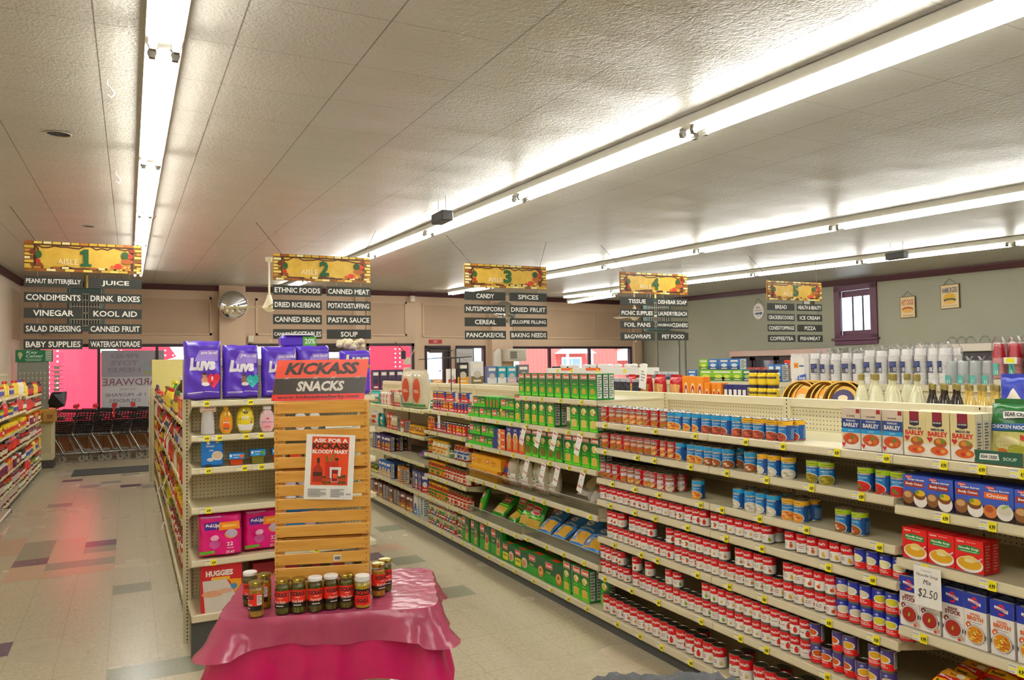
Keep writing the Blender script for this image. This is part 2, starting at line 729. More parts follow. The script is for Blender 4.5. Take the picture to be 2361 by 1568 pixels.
def glass_door(name, o2, d2, s0, s1, top, glass, side):
    rt = D.objects.new(name, None)
    COL.objects.link(rt)
    rt.location = (o2[0], o2[1], 0)
    rt.rotation_euler.z = math.atan2(d2[1], d2[0])
    struct(rt)
    dk = c('2b211d', 0.5)
    g0, g1, gz0, gz1 = glass
    m = MB()
    for a, b, e, f in ((s0, s1, gz1, top), (s0, s1, 0.0, gz0), (s0, g0, gz0, gz1), (g1, s1, gz0, gz1)):
        m.box(a, b, 0.0, 0.07, e, f, dk)
    m.box(s0, s0 + 0.06, -0.03, 0.0, 0, top, M_DARKF)
    m.box(s1 - 0.06, s1, -0.03, 0.0, 0, top, M_DARKF)
    m.box(s0, s1, -0.03, 0.0, top - 0.06, top, M_DARKF)
    m.build('door_panel', rt)
    m = MB()
    m.box(g0, g1, 0.03, 0.036, gz0, gz1, M_GLASS)
    m.build('door_glass', rt)
    m = MB()
    m.box(s0 + 0.12, s0 + 0.5, -0.09, -0.02, top - 0.2, top - 0.12, c('4a4038', 0.4))
    m.tube([(s0 + 0.45, -0.06, top - 0.16), (s0 + 0.8, -0.16, top - 0.14)], 0.012, c('4a4038', 0.4))
    m.build('door_closer', rt)
    m = MB()
    m.tube([(g0, -0.05, 1.05), (g1, -0.05, 1.05)], 0.018, c('8a8a88', 0.3, 1.0))
    m.build('door_handle', rt)

glass_door('door_1', (XL, YA), (1, 0), ax(D1[0]), ax(D1[1]), WT, (ax(4.16), ax(4.96), 0.35, 2.30), 0)
glass_door('door_2', B0, dB, D2[0], D2[1], 2.46, (0.33, 0.85, 0.35, 2.29), 0)

# left, right and back walls
m = MB()
m.box(XL - 0.18, XL, YB, YA + 0.2, 0, 4.05, M_LEFT)
struct(m.build('wall_left'))
m = MB()
p = [(xr(YB), YB), (xr(21.0), 21.0), (xr(21.0) + 0.18, 21.0), (xr(YB) + 0.18, YB)]
PW = (11.22, 12.32, 2.36, 3.56)      # the small purple window
def wr(y0, y1, z0, z1):
    m.prism([(xr(y0), y0), (xr(y1), y1), (xr(y1) + 0.18, y1), (xr(y0) + 0.18, y0)], 'z', z0, z1, M_GREY)
wr(YB, PW[0], 0, 4.05)
wr(PW[1], 21.1, 0, 4.05)
wr(PW[0], PW[1], 0, PW[2])
wr(PW[0], PW[1], PW[3], 4.05)
struct(m.build('wall_right'))
m = MB()
m.box(XL - 0.2, 16, YB - 0.18, YB, 0, 4.05, M_LEFT)
struct(m.build('wall_back'))

# maroon crown moulding along the ceiling
def crown(name, p0, p1, side):
    p0, p1 = Vector(p0), Vector(p1)
    d = (p1 - p0).normalized()
    n = Vector((-d.y, d.x)) * side
    m = MB()
    h = 0.13
    q = []
    for p in (p0, p1):
        z = ceil_z(p.y)
        for a, e in ((0, -h), (0.02, -h), (0.06, -0.03), (0.06, 0.0), (0, 0.0)):
            w = p + n * a
            q.append((w.x, w.y, z + e))
    m.add(q, [(0, 1, 6, 5), (1, 2, 7, 6), (2, 3, 8, 7), (3, 4, 9, 8), (4, 0, 5, 9), (0, 4, 3, 2, 1), (5, 6, 7, 8, 9)], M_CROWN)
    return struct(m.build(name))
crown('trim_1', (XL, YA), (B0.x, YA), -1)
crown('trim_2', B0, B1, -1)
crown('trim_3', (xr(YB), YB), (xr(21.0), 21.0), 1)
crown('trim_4', (XL, YB), (XL, YA), -1)
# baseboards
def base(name, p0, p1, side):
    p0, p1 = Vector(p0), Vector(p1)
    n = Vector((-(p1 - p0).y, (p1 - p0).x)).normalized() * side * 0.015
    m = MB()
    m.prism([tuple(p0), tuple(p1), tuple(p1 + n), tuple(p0 + n)], 'z', 0, 0.11, c('3c3a38', 0.5))
    return struct(m.build(name))
base('baseboard_left', (XL, YB), (XL, YA), -1)
base('baseboard_right', (xr(YB), YB), (xr(20.8), 20.8), 1)

# purple sash window high in the right wall
pu = c('5c3448', 0.45)
rt = D.objects.new('window_6', None)
COL.objects.link(rt)
struct(rt)
rt.location = (xr(PW[0]), PW[0], 0)
rt.rotation_euler.z = math.atan2(1, 0.0954)
L = PW[1] - PW[0]
m = MB()
for a, b, e, f in ((-0.06, L + 0.06, PW[2] - 0.12, PW[2] + 0.1), (-0.06, L + 0.06, PW[3] - 0.1, PW[3] + 0.03), (-0.06, 0.12, PW[2], PW[3]), (L - 0.12, L + 0.06, PW[2], PW[3])):
    m.box(a, b, -0.02, 0.04, e, f, pu, 0.006)
m.box(-0.1, L + 0.1, -0.02, 0.1, PW[2] - 0.02, PW[2] + 0.03, pu, 0.006)
for i in (1, 2):
    m.box(0.12 + (L - 0.24) * i / 3 - 0.012, 0.12 + (L - 0.24) * i / 3 + 0.012, -0.08, -0.05, PW[2] + 0.1, PW[3] - 0.1, M_DARKF)
m.box(0.12, L - 0.12, -0.09, -0.04, PW[3] - 0.24, PW[3] - 0.1, pu)
m.box(0.12, L - 0.12, -0.09, -0.04, PW[2] + 0.1, PW[2] + 0.2, pu)
m.build('window_frame', rt)
m = MB()
m.box(0.1, L - 0.1, -0.07, -0.064, PW[2] + 0.1, PW[3] - 0.1, M_GLASS)
m.build('window_glass', rt)
# ------------------------------------------------------------------ fluorescent strip lights
M_TUBE = emit('fluorescent_tube', (1.0, 0.995, 0.965), TUBE)
M_FIX = c('e6e4d8', 0.35)
M_SOCK = c('6d685c', 0.45)

@kind
def strip_light():
    """One 8-foot strip: channel, two tubes, lamp holders at both ends; local y runs along it, z=0 at the ceiling."""
    r = thing('strip_light', '', 'ceiling light')
    m = MB()
    m.prism([(-0.08, -0.07), (-0.03, -0.085), (0.03, -0.085), (0.08, -0.07), (0.08, -0.06), (0.05, 0.0), (-0.05, 0.0), (-0.08, -0.06)], 'y', -1.22, 1.22, M_FIX)
    m.build('channel', r)
    for s in (-1, 1):
        t = MB()
        t.cyl((s * 0.05, -1.15, -0.108), (s * 0.05, 1.15, -0.108), 0.019, M_TUBE, 8)
        t.build('tube', r)
        for e in (-1, 1):
            q = MB()
            q.box(s * 0.05 - 0.014, s * 0.05 + 0.014, e * 1.165 - 0.016, e * 1.165 + 0.016, -0.132, -0.05, M_SOCK)
            q.cyl((s * 0.05, e * 1.149, -0.108), (s * 0.05, e * 1.18, -0.108), 0.021, M_SOCK, 8)
            q.prism([(0.0, -0.07), (s * 0.045, -0.07), (s * 0.045, -0.1)], 'y', e * 1.165 - 0.012, e * 1.165 + 0.012, M_SOCK)
            q.build('lamp_holder', r)
    return r

ROWS = [('first', 0.145, range(-3, 5)), ('second', 3.28, range(-3, 6)), ('third', 7.48, range(-3, 6)), ('fourth', 10.95, range(-2, 6))]
for name, x, ks in ROWS:
    for q, k in enumerate(ks):
        y = 3.85 + 2.44 * k + 1.22
        o = place('strip_light', (x, y, ceil_z(y) - 0.005), 0, 'twin-tube fluorescent strip, %s from the front end of the %s ceiling row from the left' % (nth(len(ks) - q), name), 'ceiling light', '%s row of fluorescent strips' % name)
        o.rotation_euler.x = math.atan(SLOPE)
# a strip of its own near the grey wall, above aisle 4
o = place('strip_light', (11.7, 18.3, ceil_z(18.3) - 0.05), 0, 'lone twin-tube fluorescent strip near the front window behind the aisle 4 sign', 'ceiling light')

# ------------------------------------------------------------------ aisle signs
def mat_parchment():
    n = NT('printed_parchment', 0.4)
    a = n.noise(9.0, 4.0)
    b = n.noise(34.0, 2.0)
    k = n.mix(a, hexcol('c08a1a'), hexcol('f6d65a'))
    n.color(n.mix(n.math('MULTIPLY', b, 0.4), k, hexcol('e0b030')))
    return n.m
M_PARCH = mat_parchment()
M_SLATE = c('2e302b', 0.6, noise=0.12, nscale=9)
WHITE = c('f4f2ea', 0.5)
WIRE = c('9a9a98', 0.3, 1.0)

def aisle_sign(num, x0, x1, y, zt, left, right):
    w = x1 - x0
    r = thing('aisle_sign', 'hanging yellow-topped aisle sign listing %s and %s' % (left[0].lower(), right[0].lower()), 'sign', (x0, y, zt), 0.0, 'hanging aisle signs')
    H = 0.315
    del r['group']
    m = MB()
    m.box(0, w, 0, 0.012, -H, 0, c('c48a16', 0.5))
    brk = [c(h, 0.45) for h in ('e8cf63', 'c9882a', 'f4eaa8', 'a35a1a', 'd9b23c')]
    it = [('r', 0.0, 0.0, 1.0, 1.0, c('8a5a1c', 0.5, noise=0.35, nscale=14)), ('r', 0.075, 0.11, 0.925, 0.9, c('4e260c', 0.5, noise=0.3, nscale=20)), ('r', 0.095, 0.15, 0.905, 0.86, M_PARCH)]
    rnd = random.Random(num)
    edge = c('5e2c0c', 0.5)
    # burnt dark outline of the torn parchment
    up = [(0.1 + 0.8 * i / 16, 0.86 - 0.12 * rnd.random()) for i in range(17)]
    for a, b in zip(up, up[1:]):
        it.append(('p', [(a[0], a[1]), (b[0], b[1]), (b[0], b[1] + 0.05), (a[0], a[1] + 0.05)], edge))
    dn = [(0.1 + 0.8 * i / 16, 0.12 + 0.1 * rnd.random()) for i in range(17)]
    for a, b in zip(dn, dn[1:]):
        it.append(('p', [(a[0], a[1] - 0.05), (b[0], b[1] - 0.05), (b[0], b[1]), (a[0], a[1])], edge))
    for sx in (0.1, 0.9):
        sd = [(sx + 0.03 * (rnd.random() - 0.5), 0.14 + 0.72 * i / 8) for i in range(9)]
        for a, b in zip(sd, sd[1:]):
            it.append(('p', [(a[0] - 0.008, a[1]), (a[0] + 0.008, a[1]), (b[0] + 0.008, b[1]), (b[0] - 0.008, b[1])], edge))
    for i in range(13):                # bricks round the border
        u = i / 13.0
        it.append(('r', u + 0.004, 0.91, u + 0.07, 0.985, rnd.choice(brk)))
        if rnd.random() < 0.75:
            it.append(('r', u + 0.03, 0.015, u + 0.105 if u < 0.88 else 0.995, 0.09, rnd.choice(brk)))
        if rnd.random() < 0.6:
            it.append(('r', u + 0.004, 0.1, u + 0.06, 0.17, rnd.choice(brk)))
    for i in range(6):
        it.append(('r', 0.005, 0.16 + 0.12 * i, 0.05 + 0.03 * (i % 2), 0.24 + 0.12 * i, rnd.choice(brk)))
        it.append(('r', 0.955 - 0.02 * (i % 2), 0.16 + 0.12 * i, 0.995, 0.24 + 0.12 * i, rnd.choice(brk)))
    veg = [('2f5a24', 0.12, 0.55, 0.025, 0.13), ('7c3318', 0.07, 0.62, 0.03, 0.08), ('c32a1c', 0.115, 0.32, 0.02, 0.09), ('8d4a1a', 0.13, 0.22, 0.022, 0.07),
           ('2d5420', 0.85, 0.62, 0.035, 0.13), ('d9341e', 0.9, 0.6, 0.022, 0.09), ('b35a1c', 0.87, 0.42, 0.055, 0.09), ('d63a1a', 0.79, 0.24, 0.035, 0.1), ('c77a1c', 0.85, 0.22, 0.03, 0.09), ('e0b45a', 0.85, 0.22, 0.016, 0.045), ('c8661e', 0.74, 0.2, 0.02, 0.07), ('8f2a14', 0.91, 0.78, 0.03, 0.06)]
    for hx, cx, cy, rx, ry in veg:
        it.append(('e', cx, cy, rx, ry, c(hx, 0.5)))
    it.append(('t', 'AISLE', 0.275, 0.25, 0.445, 0.43, c('f6ecd0', 0.5)))
    gn = c('1f5a2c', 0.5)
    if num == 1:
        it += [('r', 0.49, 0.2, 0.535, 0.78, gn), ('r', 0.465, 0.2, 0.56, 0.29, gn), ('p', [(0.465, 0.6), (0.5, 0.64), (0.5, 0.78), (0.465, 0.7)], gn)]
    else:
        it.append(('t', str(num), 0.46, 0.2, 0.56, 0.78, gn, 0.05))
    m.art(it, planar((0, 0, -H), (w, 0, 0), (0, 0, H), 0.0003))
    m.build('header_panel', r)
    ns = max(len(left), len(right))
    z = -H - 0.055
    ph, gap = (0.105, 0.057) if ns == 5 else (0.115, 0.058)
    for i in range(ns):
        for side, names in ((0, left), (1, right)):
            a, b = (0.0, w * 0.485) if side == 0 else (w * 0.535, w)
            p = MB()
            p.box(a, b, 0.0, 0.008, z - ph, z, M_SLATE)
            s = names[i]
            n = len(s)
            big = s
            L = min(0.93 * (b - a), 0.052 * n * (0.9 if n > 12 else 1.0))
            cx = (a + b) / 2
            hh = 0.062
            art = []
            if s[0] == '*':                # small first word, big second word
                s1, s2 = s[1:].split('|')
                mid = a + (b - a) * (0.36 if len(s1) < 7 else 0.47)
                art = [('t', s1, a + 0.01, z - ph / 2 - 0.02, mid - 0.005, z - ph / 2 + 0.02, WHITE, 0.02), ('t', s2, mid, z - ph / 2 - 0.031, b - 0.01, z - ph / 2 + 0.031, WHITE, 0.02)]
            else:
                art = [('t', s, cx - L / 2, z - ph / 2 - hh / 2, cx + L / 2, z - ph / 2 + hh / 2, WHITE, 0.02)]
            p.art(art, planar((0, 0, 0), (1, 0, 0), (0, 0, 1), 0.0006))
            for e in (a + 0.12, b - 0.12):
                p.tube([(e, 0.004, z), (e, 0.004, z + gap)], 0.0015, WIRE, 4)
            p.build('name_slat', r)
        z -= ph + gap
    for e, s in ((0.1, -1), (w - 0.1, 1)):
        q = MB()
        q.tube([(e, 0.006, 0), (e + s * 0.25, 0.25, ceil_z(y + 0.25) - zt)], 0.003, c('4a4a46', 0.5), 4)
        q.build('hanging_wire', r)

YS = 9.2
aisle_sign(1, -0.966, 0.12, YS, 1.93 + 0.1465 * YS, ['PEANUT BUTTER/JELLY', 'CONDIMENTS', 'VINEGAR', 'SALAD DRESSING', 'BABY SUPPLIES'], ['JUICE', 'DRINK  BOXES', 'KOOL AID', 'CANNED FRUIT', 'WATER/GATORADE'])
aisle_sign(2, 0.163 * YS, 0.290 * YS, YS, 1.93 + 0.1455 * YS, ['ETHNIC FOODS', 'DRIED RICE/BEANS', 'CANNED BEANS', '*CANNED|VEGETABLES'], ['CANNED MEAT', 'POTATO/STUFFING', 'PASTA SAUCE', 'SOUP'])
aisle_sign(3, 0.427 * YS, 0.561 * YS, YS, 1.93 + 0.145 * YS, ['CANDY', 'NUTS/POPCORN', 'CEREAL', 'PANCAKE/OIL'], ['SPICES', 'DRIED FRUIT', 'JELLO/PIE FILLING', 'BAKING NEEDS'])
aisle_sign(4, 0.694 * YS, 0.829 * YS, YS, 1.93 + 0.1435 * YS, ['TISSUE', 'PICNIC SUPPLIES', 'FOIL PANS', 'BAG/WRAPS'], ['DISH/BAR SOAP', 'LAUNDRY/BLEACH', '*HOUSEHOLD|CLEANERS', 'PET FOOD'])
aisle_sign(5, 1.007 * YS, 1.142 * YS, YS, 1.93 + 0.1405 * YS, ['BREAD', 'CRACKERS/COOKIES', 'CONES/TOPPINGS', 'COFFEE/TEA'], ['HEALTH & BEAUTY', 'ICE CREAM', 'PIZZA', 'FISH/MEAT'])

# ------------------------------------------------------------------ small things on the ceiling
dk = c('33322e', 0.5)
for n, (x, y, lab) in enumerate([(2.80, 7.1, 'black speaker box hanging beside the second row of strip lights'), (9.95, 7.35, 'black speaker box hanging below the fourth row of strip lights')]):
    z = ceil_z(y)
    r = thing('ceiling_speaker', lab, 'speaker', (x, y, z - 0.2), 0.0, None)
    m = MB()
    m.box(-0.06, 0.06, -0.15, 0.15, -0.05, 0.05, dk, 0.008)
    m.build('body', r)
    m = MB()
    for s in (-0.1, 0.1):
        m.tube([(0, s, 0.05), (0, s, 0.2)], 0.003, WIRE, 4)
    m.build('hanging_wire', r)
for x, y, lab in [(-0.11, 4.75, 'white ceiling hook above the aisle 1 floor, nearest one'), (-0.1, 7.2, 'white ceiling hook with short chain left of the first light row')]:
    m = MB()
    z = ceil_z(y)
    m.tube([(x, y, z), (x, y, z - 0.03), (x + 0.02, y, z - 0.05)], 0.004, WHITE, 5)
    m.tube([(x + 0.02, y + 0.0, z - 0.05), (x + 0.035, y, z - 0.075), (x + 0.02, y, z - 0.1), (x, y, z - 0.085)], 0.005, WHITE, 5)
    tag(m.build('ceiling_hook'), lab, 'hook')
for x, y, r0, lab in [(-0.44, 6.1, 0.085, 'dark round cut hole in a ceiling tile left of the lights'), (-0.445, 10.57, 0.08, 'smaller-looking cut hole in the ceiling beyond the first hole')]:
    m = MB()
    z = ceil_z(y) - 0.004
    m.T = Matrix.Translation((x, y, z)) @ Matrix.Rotation(math.atan(SLOPE), 4, 'X')
    m.lathe([(r0, 0.0), (r0 * 0.9, -0.004), (r0 * 0.86, 0.0)], [c('b3a68c', 0.6), c('8d7f66', 0.7)], 14, cap=False)
    m.lathe([(0.001, 0.0012), (r0 * 0.88, 0.0012)], c('1d150c', 0.9), 14, cap=False)
    tag(m.build('ceiling_hole'), lab, 'hole')

# ceiling fans
def fan(x, y, zc, label, rot):
    r = thing('ceiling_fan', label, 'fan', (x, y, ceil_z(y)), rot)
    cr = c('e4d9b8', 0.4)
    d = zc - ceil_z(y)
    m = MB()
    m.lathe([(0.06, 0), (0.06, -0.06), (0.02, -0.09)], cr, 14)
    m.cyl((0, 0, -0.08), (0, 0, d + 0.14), 0.016, cr)
    m.build('rod', r)
    m = MB()
    m.lathe([(0.03, d + 0.2), (0.05, d + 0.12), (0.1, d + 0.02), (0.11, d - 0.02), (0.06, d - 0.07), (0.03, d - 0.09)], cr, 16)
    m.build('motor', r)
    for i in range(3):
        b = MB()
        b.T = Matrix.Rotation(2 * PI * i / 3, 4, 'Z') @ Matrix.Translation((0.0, 0, d)) @ Matrix.Rotation(0.2, 4, 'X')
        b.hull([(0.09, -0.03, 0), (0.09, 0.03, 0), (0.3, 0.06, 0), (0.72, 0.075, 0), (0.75, 0.0, 0), (0.72, -0.075, 0), (0.3, -0.06, 0), (0.09, -0.03, 0.006), (0.09, 0.03, 0.006), (0.72, 0.075, 0.006), (0.72, -0.075, 0.006)], cr)
        b.build('blade', r)
    m = MB()
    m.tube([(0.02, 0, d - 0.09), (0.02, 0, d - 0.55)], 0.002, WIRE, 4)
    m.ball((0.02, 0, d - 0.56), 0.012, 0.012, 0.02, cr, 8, 5)
    m.build('pull_chain', r)
fan(2.06, 13.0, 2.93, 'cream three-blade ceiling fan left of the aisle 2 sign', 0.5)
fan(10.1, 14.0, 2.95, 'cream three-blade ceiling fan behind the aisle 4 sign', -0.5)

# round convex mirrors
def mirror(x, y, z, r0, rz, label):
    r = thing('convex_mirror', label, 'mirror', (x, y, z), rz)
    ch = c('e8e8ea', 0.02, 1.0, noise=0.0)
    m = MB()
    m.T = Matrix.Rotation(PI / 2, 4, 'X')
    R = r0 * 1.7
    h = R - math.sqrt(R * R - r0 * r0)
    m.lathe([(r0 * math.sin(t * PI / 2 / 8) if t < 8 else r0, 0.05 + h * (1 - (t / 8.0) ** 2)) for t in range(9)][::-1], ch, 32, cap=True)
    m.build('mirror_dome', r)
    m = MB()
    m.T = Matrix.Rotation(PI / 2, 4, 'X')
    m.lathe([(r0 * 0.97, 0.03), (r0 * 1.02, 0.03), (r0 * 1.02, 0.06), (r0 * 0.97, 0.065)], c('c9c4b8', 0.3), 32)
    m.build('rim', r)
    m = MB()
    m.tube([(0, 0.14, 0), (0, 0.0, 0)], 0.02, dk, 8)
    m.build('bracket', r)
mirror(2.19, 19.05, 3.43, 0.33, 0.05, 'round convex mirror on the tan pillar left of the aisle 2 sign')
wb = B0 + dB * 2.72
mirror(wb.x + 0.02, wb.y - 0.34, 3.38, 0.34, -0.3, 'round convex mirror half hidden behind the aisle 3 sign')
# ------------------------------------------------------------------ shop shelving
ALMOND = c('d8cfae', 0.38, noise=0.03)
ALM2 = c('cfc5a2', 0.42, noise=0.03)
KICK = c('4b4d4b', 0.45)
YEL = c('f2e60c', 0.45)
INK = c('1c1c1c', 0.6)
TAGW = c('f2f0e8', 0.5)

def pegboard(h, name):
    n = NT(name, 0.5)
    X = n.xyz()
    a = n.cell(X[0], 0.0254, 0.0)
    b = n.cell(X[2], 0.0254, 0.0)
    d = n.math('SQRT', n.math('ADD', n.math('MULTIPLY', n.math('SUBTRACT', 0.0127, a), n.math('SUBTRACT', 0.0127, a)), n.math('MULTIPLY', n.math('SUBTRACT', 0.0127, b), n.math('SUBTRACT', 0.0127, b))))
    hole = n.math('LESS_THAN', d, 0.0036)
    k = hexcol(h)
    f = n.noise(3.0, 2.0)
    base = n.mix(f, tuple(v * 0.95 for v in k), tuple(v * 1.05 for v in k))
    n.color(n.mix(hole, base, hexcol('4a3d22')))
    return n.m
PEG = pegboard('d3c9a6', 'perforated_almond_panel')
PEGY = pegboard('e6d98a', 'perforated_yellow_panel')
SLOT = None

def slotted():
    n = NT('slotted_upright', 0.4)
    X = n.xyz()
    zz = n.cell(X[2], 0.0254, 0.0)
    inz = n.math('LESS_THAN', zz, 0.0065)
    inx = n.math('LESS_THAN', n.math('ABSOLUTE', n.math('SUBTRACT', X[0], 0.0)), 0.004)
    k = hexcol('d2c8a4')
    n.color(n.mix(n.math('MULTIPLY', inz, inx), k, hexcol('3a3222')))
    return n.m
SLOT = slotted()

@kind
def price_tag(price):
    m = MB()
    m.box(-0.034, 0.03, -0.0015, 0, -0.016, 0.018, TAGW)
    m.box(0.0, 0.034, -0.003, -0.0015, -0.02, 0.019, YEL)
    it = [('r', -0.032, 0.008, -0.003, 0.015, c('b8b8b4', 0.6)), ('r', -0.032, -0.002, -0.004, 0.003, YEL), ('r', -0.031, -0.012, -0.008, -0.009, c('a9a9a4', 0.6))]
    it += [('t', price, 0.006, -0.011, 0.03, 0.007, INK, 0.03)]
    m.art(it, planar((0, -0.003, 0), (1, 0, 0), (0, 0, 1), 0.0004))
    return m.build('price_tag')

def add_tag(shelf, lx, ly, z, price):
    key = ('price_tag', price)
    if key not in FIRST:
        o = price_tag(price)
        FIRST[key] = o
    else:
        o = FIRST[key].copy()
        COL.objects.link(o)
    o.parent = shelf
    o.location = (lx, ly, z)
    o.rotation_euler.x = -0.12
    return o

def shelf_unit(label, origin, rz, L, depth, levels, top, tags=None, group=None, back=PEG, kick=0.085, upright=(1, 1), base_z=0.12, lipless=False, price='4.89'):
    """One 4-foot run: back panel, uprights, base deck with kick plate, shelves; local x along it, front towards -y."""
    r = thing('shelf_unit', label, 'store shelf', origin, rz, group)
    m = MB()
    m.box(0.02, L - 0.02, 0.0, 0.02, 0.05, top - 0.05, back)
    m.build('back_panel', r)
    m = MB()
    m.box(0.0, L, -0.014, 0.03, top - 0.055, top, ALMOND, 0.004)
    m.build('top_rail', r)
    for e, on in ((0.0, upright[0]), (L, upright[1])):
        if on:
            m = MB()
            m.box(-0.026, 0.026, -0.02, 0.03, 0.0, top - 0.004, SLOT)
            m.build('upright', r, (e, 0, 0))
    m = MB()
    m.box(0.0, L, -depth + 0.006, 0.0, base_z - 0.02, base_z, ALM2)
    m.box(0.0, L, -depth - 0.012, -depth + 0.01, base_z - 0.045, base_z + 0.004, ALMOND, 0.005)
    bs = m.build('base_deck', r)
    m = MB()
    m.box(0.0, L, -depth + 0.02, -depth + 0.035, 0.0, base_z - 0.04, KICK)
    m.build('kick_plate', r)
    rnd = random.Random(int(origin[0] * 100 + origin[1] * 10))
    for li, z in enumerate(list(levels)):
        m = MB()
        m.box(0.004, L - 0.004, -depth + 0.008, -0.005, z - 0.014, z - 0.002, ALM2)
        if not lipless:
            m.prism([(-depth + 0.012, z), (-depth - 0.002, z + 0.001), (-depth - 0.006, z - 0.004), (-depth - 0.01, z - 0.033), (-depth - 0.004, z - 0.041), (-depth + 0.012, z - 0.036)], 'x', 0.002, L - 0.002, ALMOND)
        for e in (0.006, L - 0.012):
            m.prism([(-depth + 0.02, z - 0.016), (-0.005, z - 0.016), (-0.005, z - 0.14), (-0.04, z - 0.14), (-depth + 0.02, z - 0.04)], 'x', e, e + 0.005, ALMOND)
        s = m.build('shelf', r)
        if tags is not None:
            tl = tags.get(li)
            if tl is None:
                k = max(2, int(L / 0.3))
                tl = [L * (i + 0.25 + 0.5 * rnd.random()) / k for i in range(k)]
            for x in tl:
                if 0.04 < x < L - 0.04:
                    add_tag(s, x, -depth - 0.0115, z - 0.019, price)
    if tags is not None:
        tl = tags.get('base')
        if tl is None:
            tl = [L * (i + 0.25 + 0.5 * rnd.random()) / 4 for i in range(4)]
        for x in tl:
            if 0.04 < x < L - 0.04:
                add_tag(bs, x, -depth - 0.0135, base_z - 0.02, price)
    return r

XS, XF, SEC = 3.71, 3.05, 1.2195
YJ = [4.745 + SEC * k for k in range(-3, 7)]        # joints of the long gondola: 1.09, 2.31, 3.53, 4.745, 5.96 ...
DB = XS - XF - 0.01
LV = {'soup': [1.497, 1.306, 1.09, 0.932, 0.664, 0.397], 'dry': [1.497, 1.276, 1.042, 0.742], 'p1': [1.652, 1.411, 1.137, 0.806, 0.446], 'p2': [1.411, 1.137, 0.806, 0.43],
      's5': [1.42, 1.183, 0.926, 0.682, 0.431], 's6': [1.402, 1.094, 0.782, 0.432]}
UN = [(1.086, 'dry', 'soup-mix and broth shelf unit at the near end of the long gondola'), (2.306, 'soup', 'canned soup shelf unit with big blue cans, beside the broth boxes'), (3.526, 'soup', 'canned soup shelf unit beside the pasta boxes'),
      (4.745, 'p1', 'pasta shelf unit with the tall top row of green boxes'), (5.965, 'p2', 'pasta shelf unit with flat green boxes'), (7.184, 's5', 'sauce-jar shelf unit beyond the pasta'),
      (8.404, 's6', 'taco and rice shelf unit beyond the sauce jars'), (9.623, 's6', 'rice and dinner-box shelf unit behind the wooden crates'), (10.843, 's6', 'far shelf unit of the long gondola behind the crates')]
def ly_of(us, y1):
    return [y1 - y for y in us]
for y0, k, lab in UN:
    y1 = y0 + SEC
    tg = {}
    if y0 < 2.4:
        tg = {0: [y1 - y for y in (3.23, 2.96, 2.62, 2.35, 2.08, 1.92, 1.76)]}
    shelf_unit(lab, (XS, y1, 0), -PI / 2, SEC, DB, LV[k], 1.69, tg, 'long gondola units', upright=(1, 1 if y0 < 1.2 else 0), price={'dry': '4.99', 'soup': '4.89'}.get(k, '2.19'))
# back sides of the same gondola and the next gondola: plain units facing aisle 3
for y0, k, lab in UN[:7]:
    shelf_unit('back side of the long gondola behind the ' + lab.split(' shelf')[0] + ' shelves', (XS + 0.06, y0, 0), PI / 2, SEC, 0.55, [1.45, 1.1, 0.75, 0.4], 1.685, None, 'aisle 3 side of the long gondola', upright=(0, 0))
XC = 6.2
for i in range(8):
    shelf_unit('shelf unit of the paper-goods gondola beyond aisle 3, %s from the near end' % nth(i + 1), (XC, 2.3 + SEC * (i + 1), 0), -PI / 2, SEC, 0.5, [1.32, 0.98, 0.64], 1.69, None, 'paper-goods gondola units', upright=(1, 0))
# ------------------------------------------------------------------ goods: one of each kind, copied afterwards
TIN = c('b9b7b2', 0.25, 1.0)
TINB = c('8f8d86', 0.3, 1.0)
LINE = c('9b9b98', 0.6)
PAPER = c('f1efe8', 0.5)
GOLD = c('9c7a3a', 0.4, 0.3)
RED = c('d3101c', 0.4)
def tin(r, h, m=TIN):
    b = MB()
    b.lathe([(r * 0.95, 0.001), (r, 0.0), (r, 0.004), (r * 0.985, 0.006), (r * 0.985, h - 0.006), (r, h - 0.004), (r, h - 0.001), (r * 0.97, h), (r * 0.93, h - 0.003), (r * 0.9, h - 0.004), (r * 0.5, h - 0.003), (0.001, h - 0.003)], m, 20)
    return b
def wrap(r, h, art, parent, name='paper_label', z0=0.006):
    m = MB()
    m.art(art, cylmap(r * 0.99, z0, h - 2 * z0))
    return m.build(name, parent)
def lines(u0, u1, v0, v1, n, m=LINE):
    d = (v1 - v0) / n
    return [('r', u0, v0 + i * d + 0.25 * d, u0 + (u1 - u0) * (1 if i % 3 else 0.7), v0 + i * d + 0.75 * d, m) for i in range(n)]

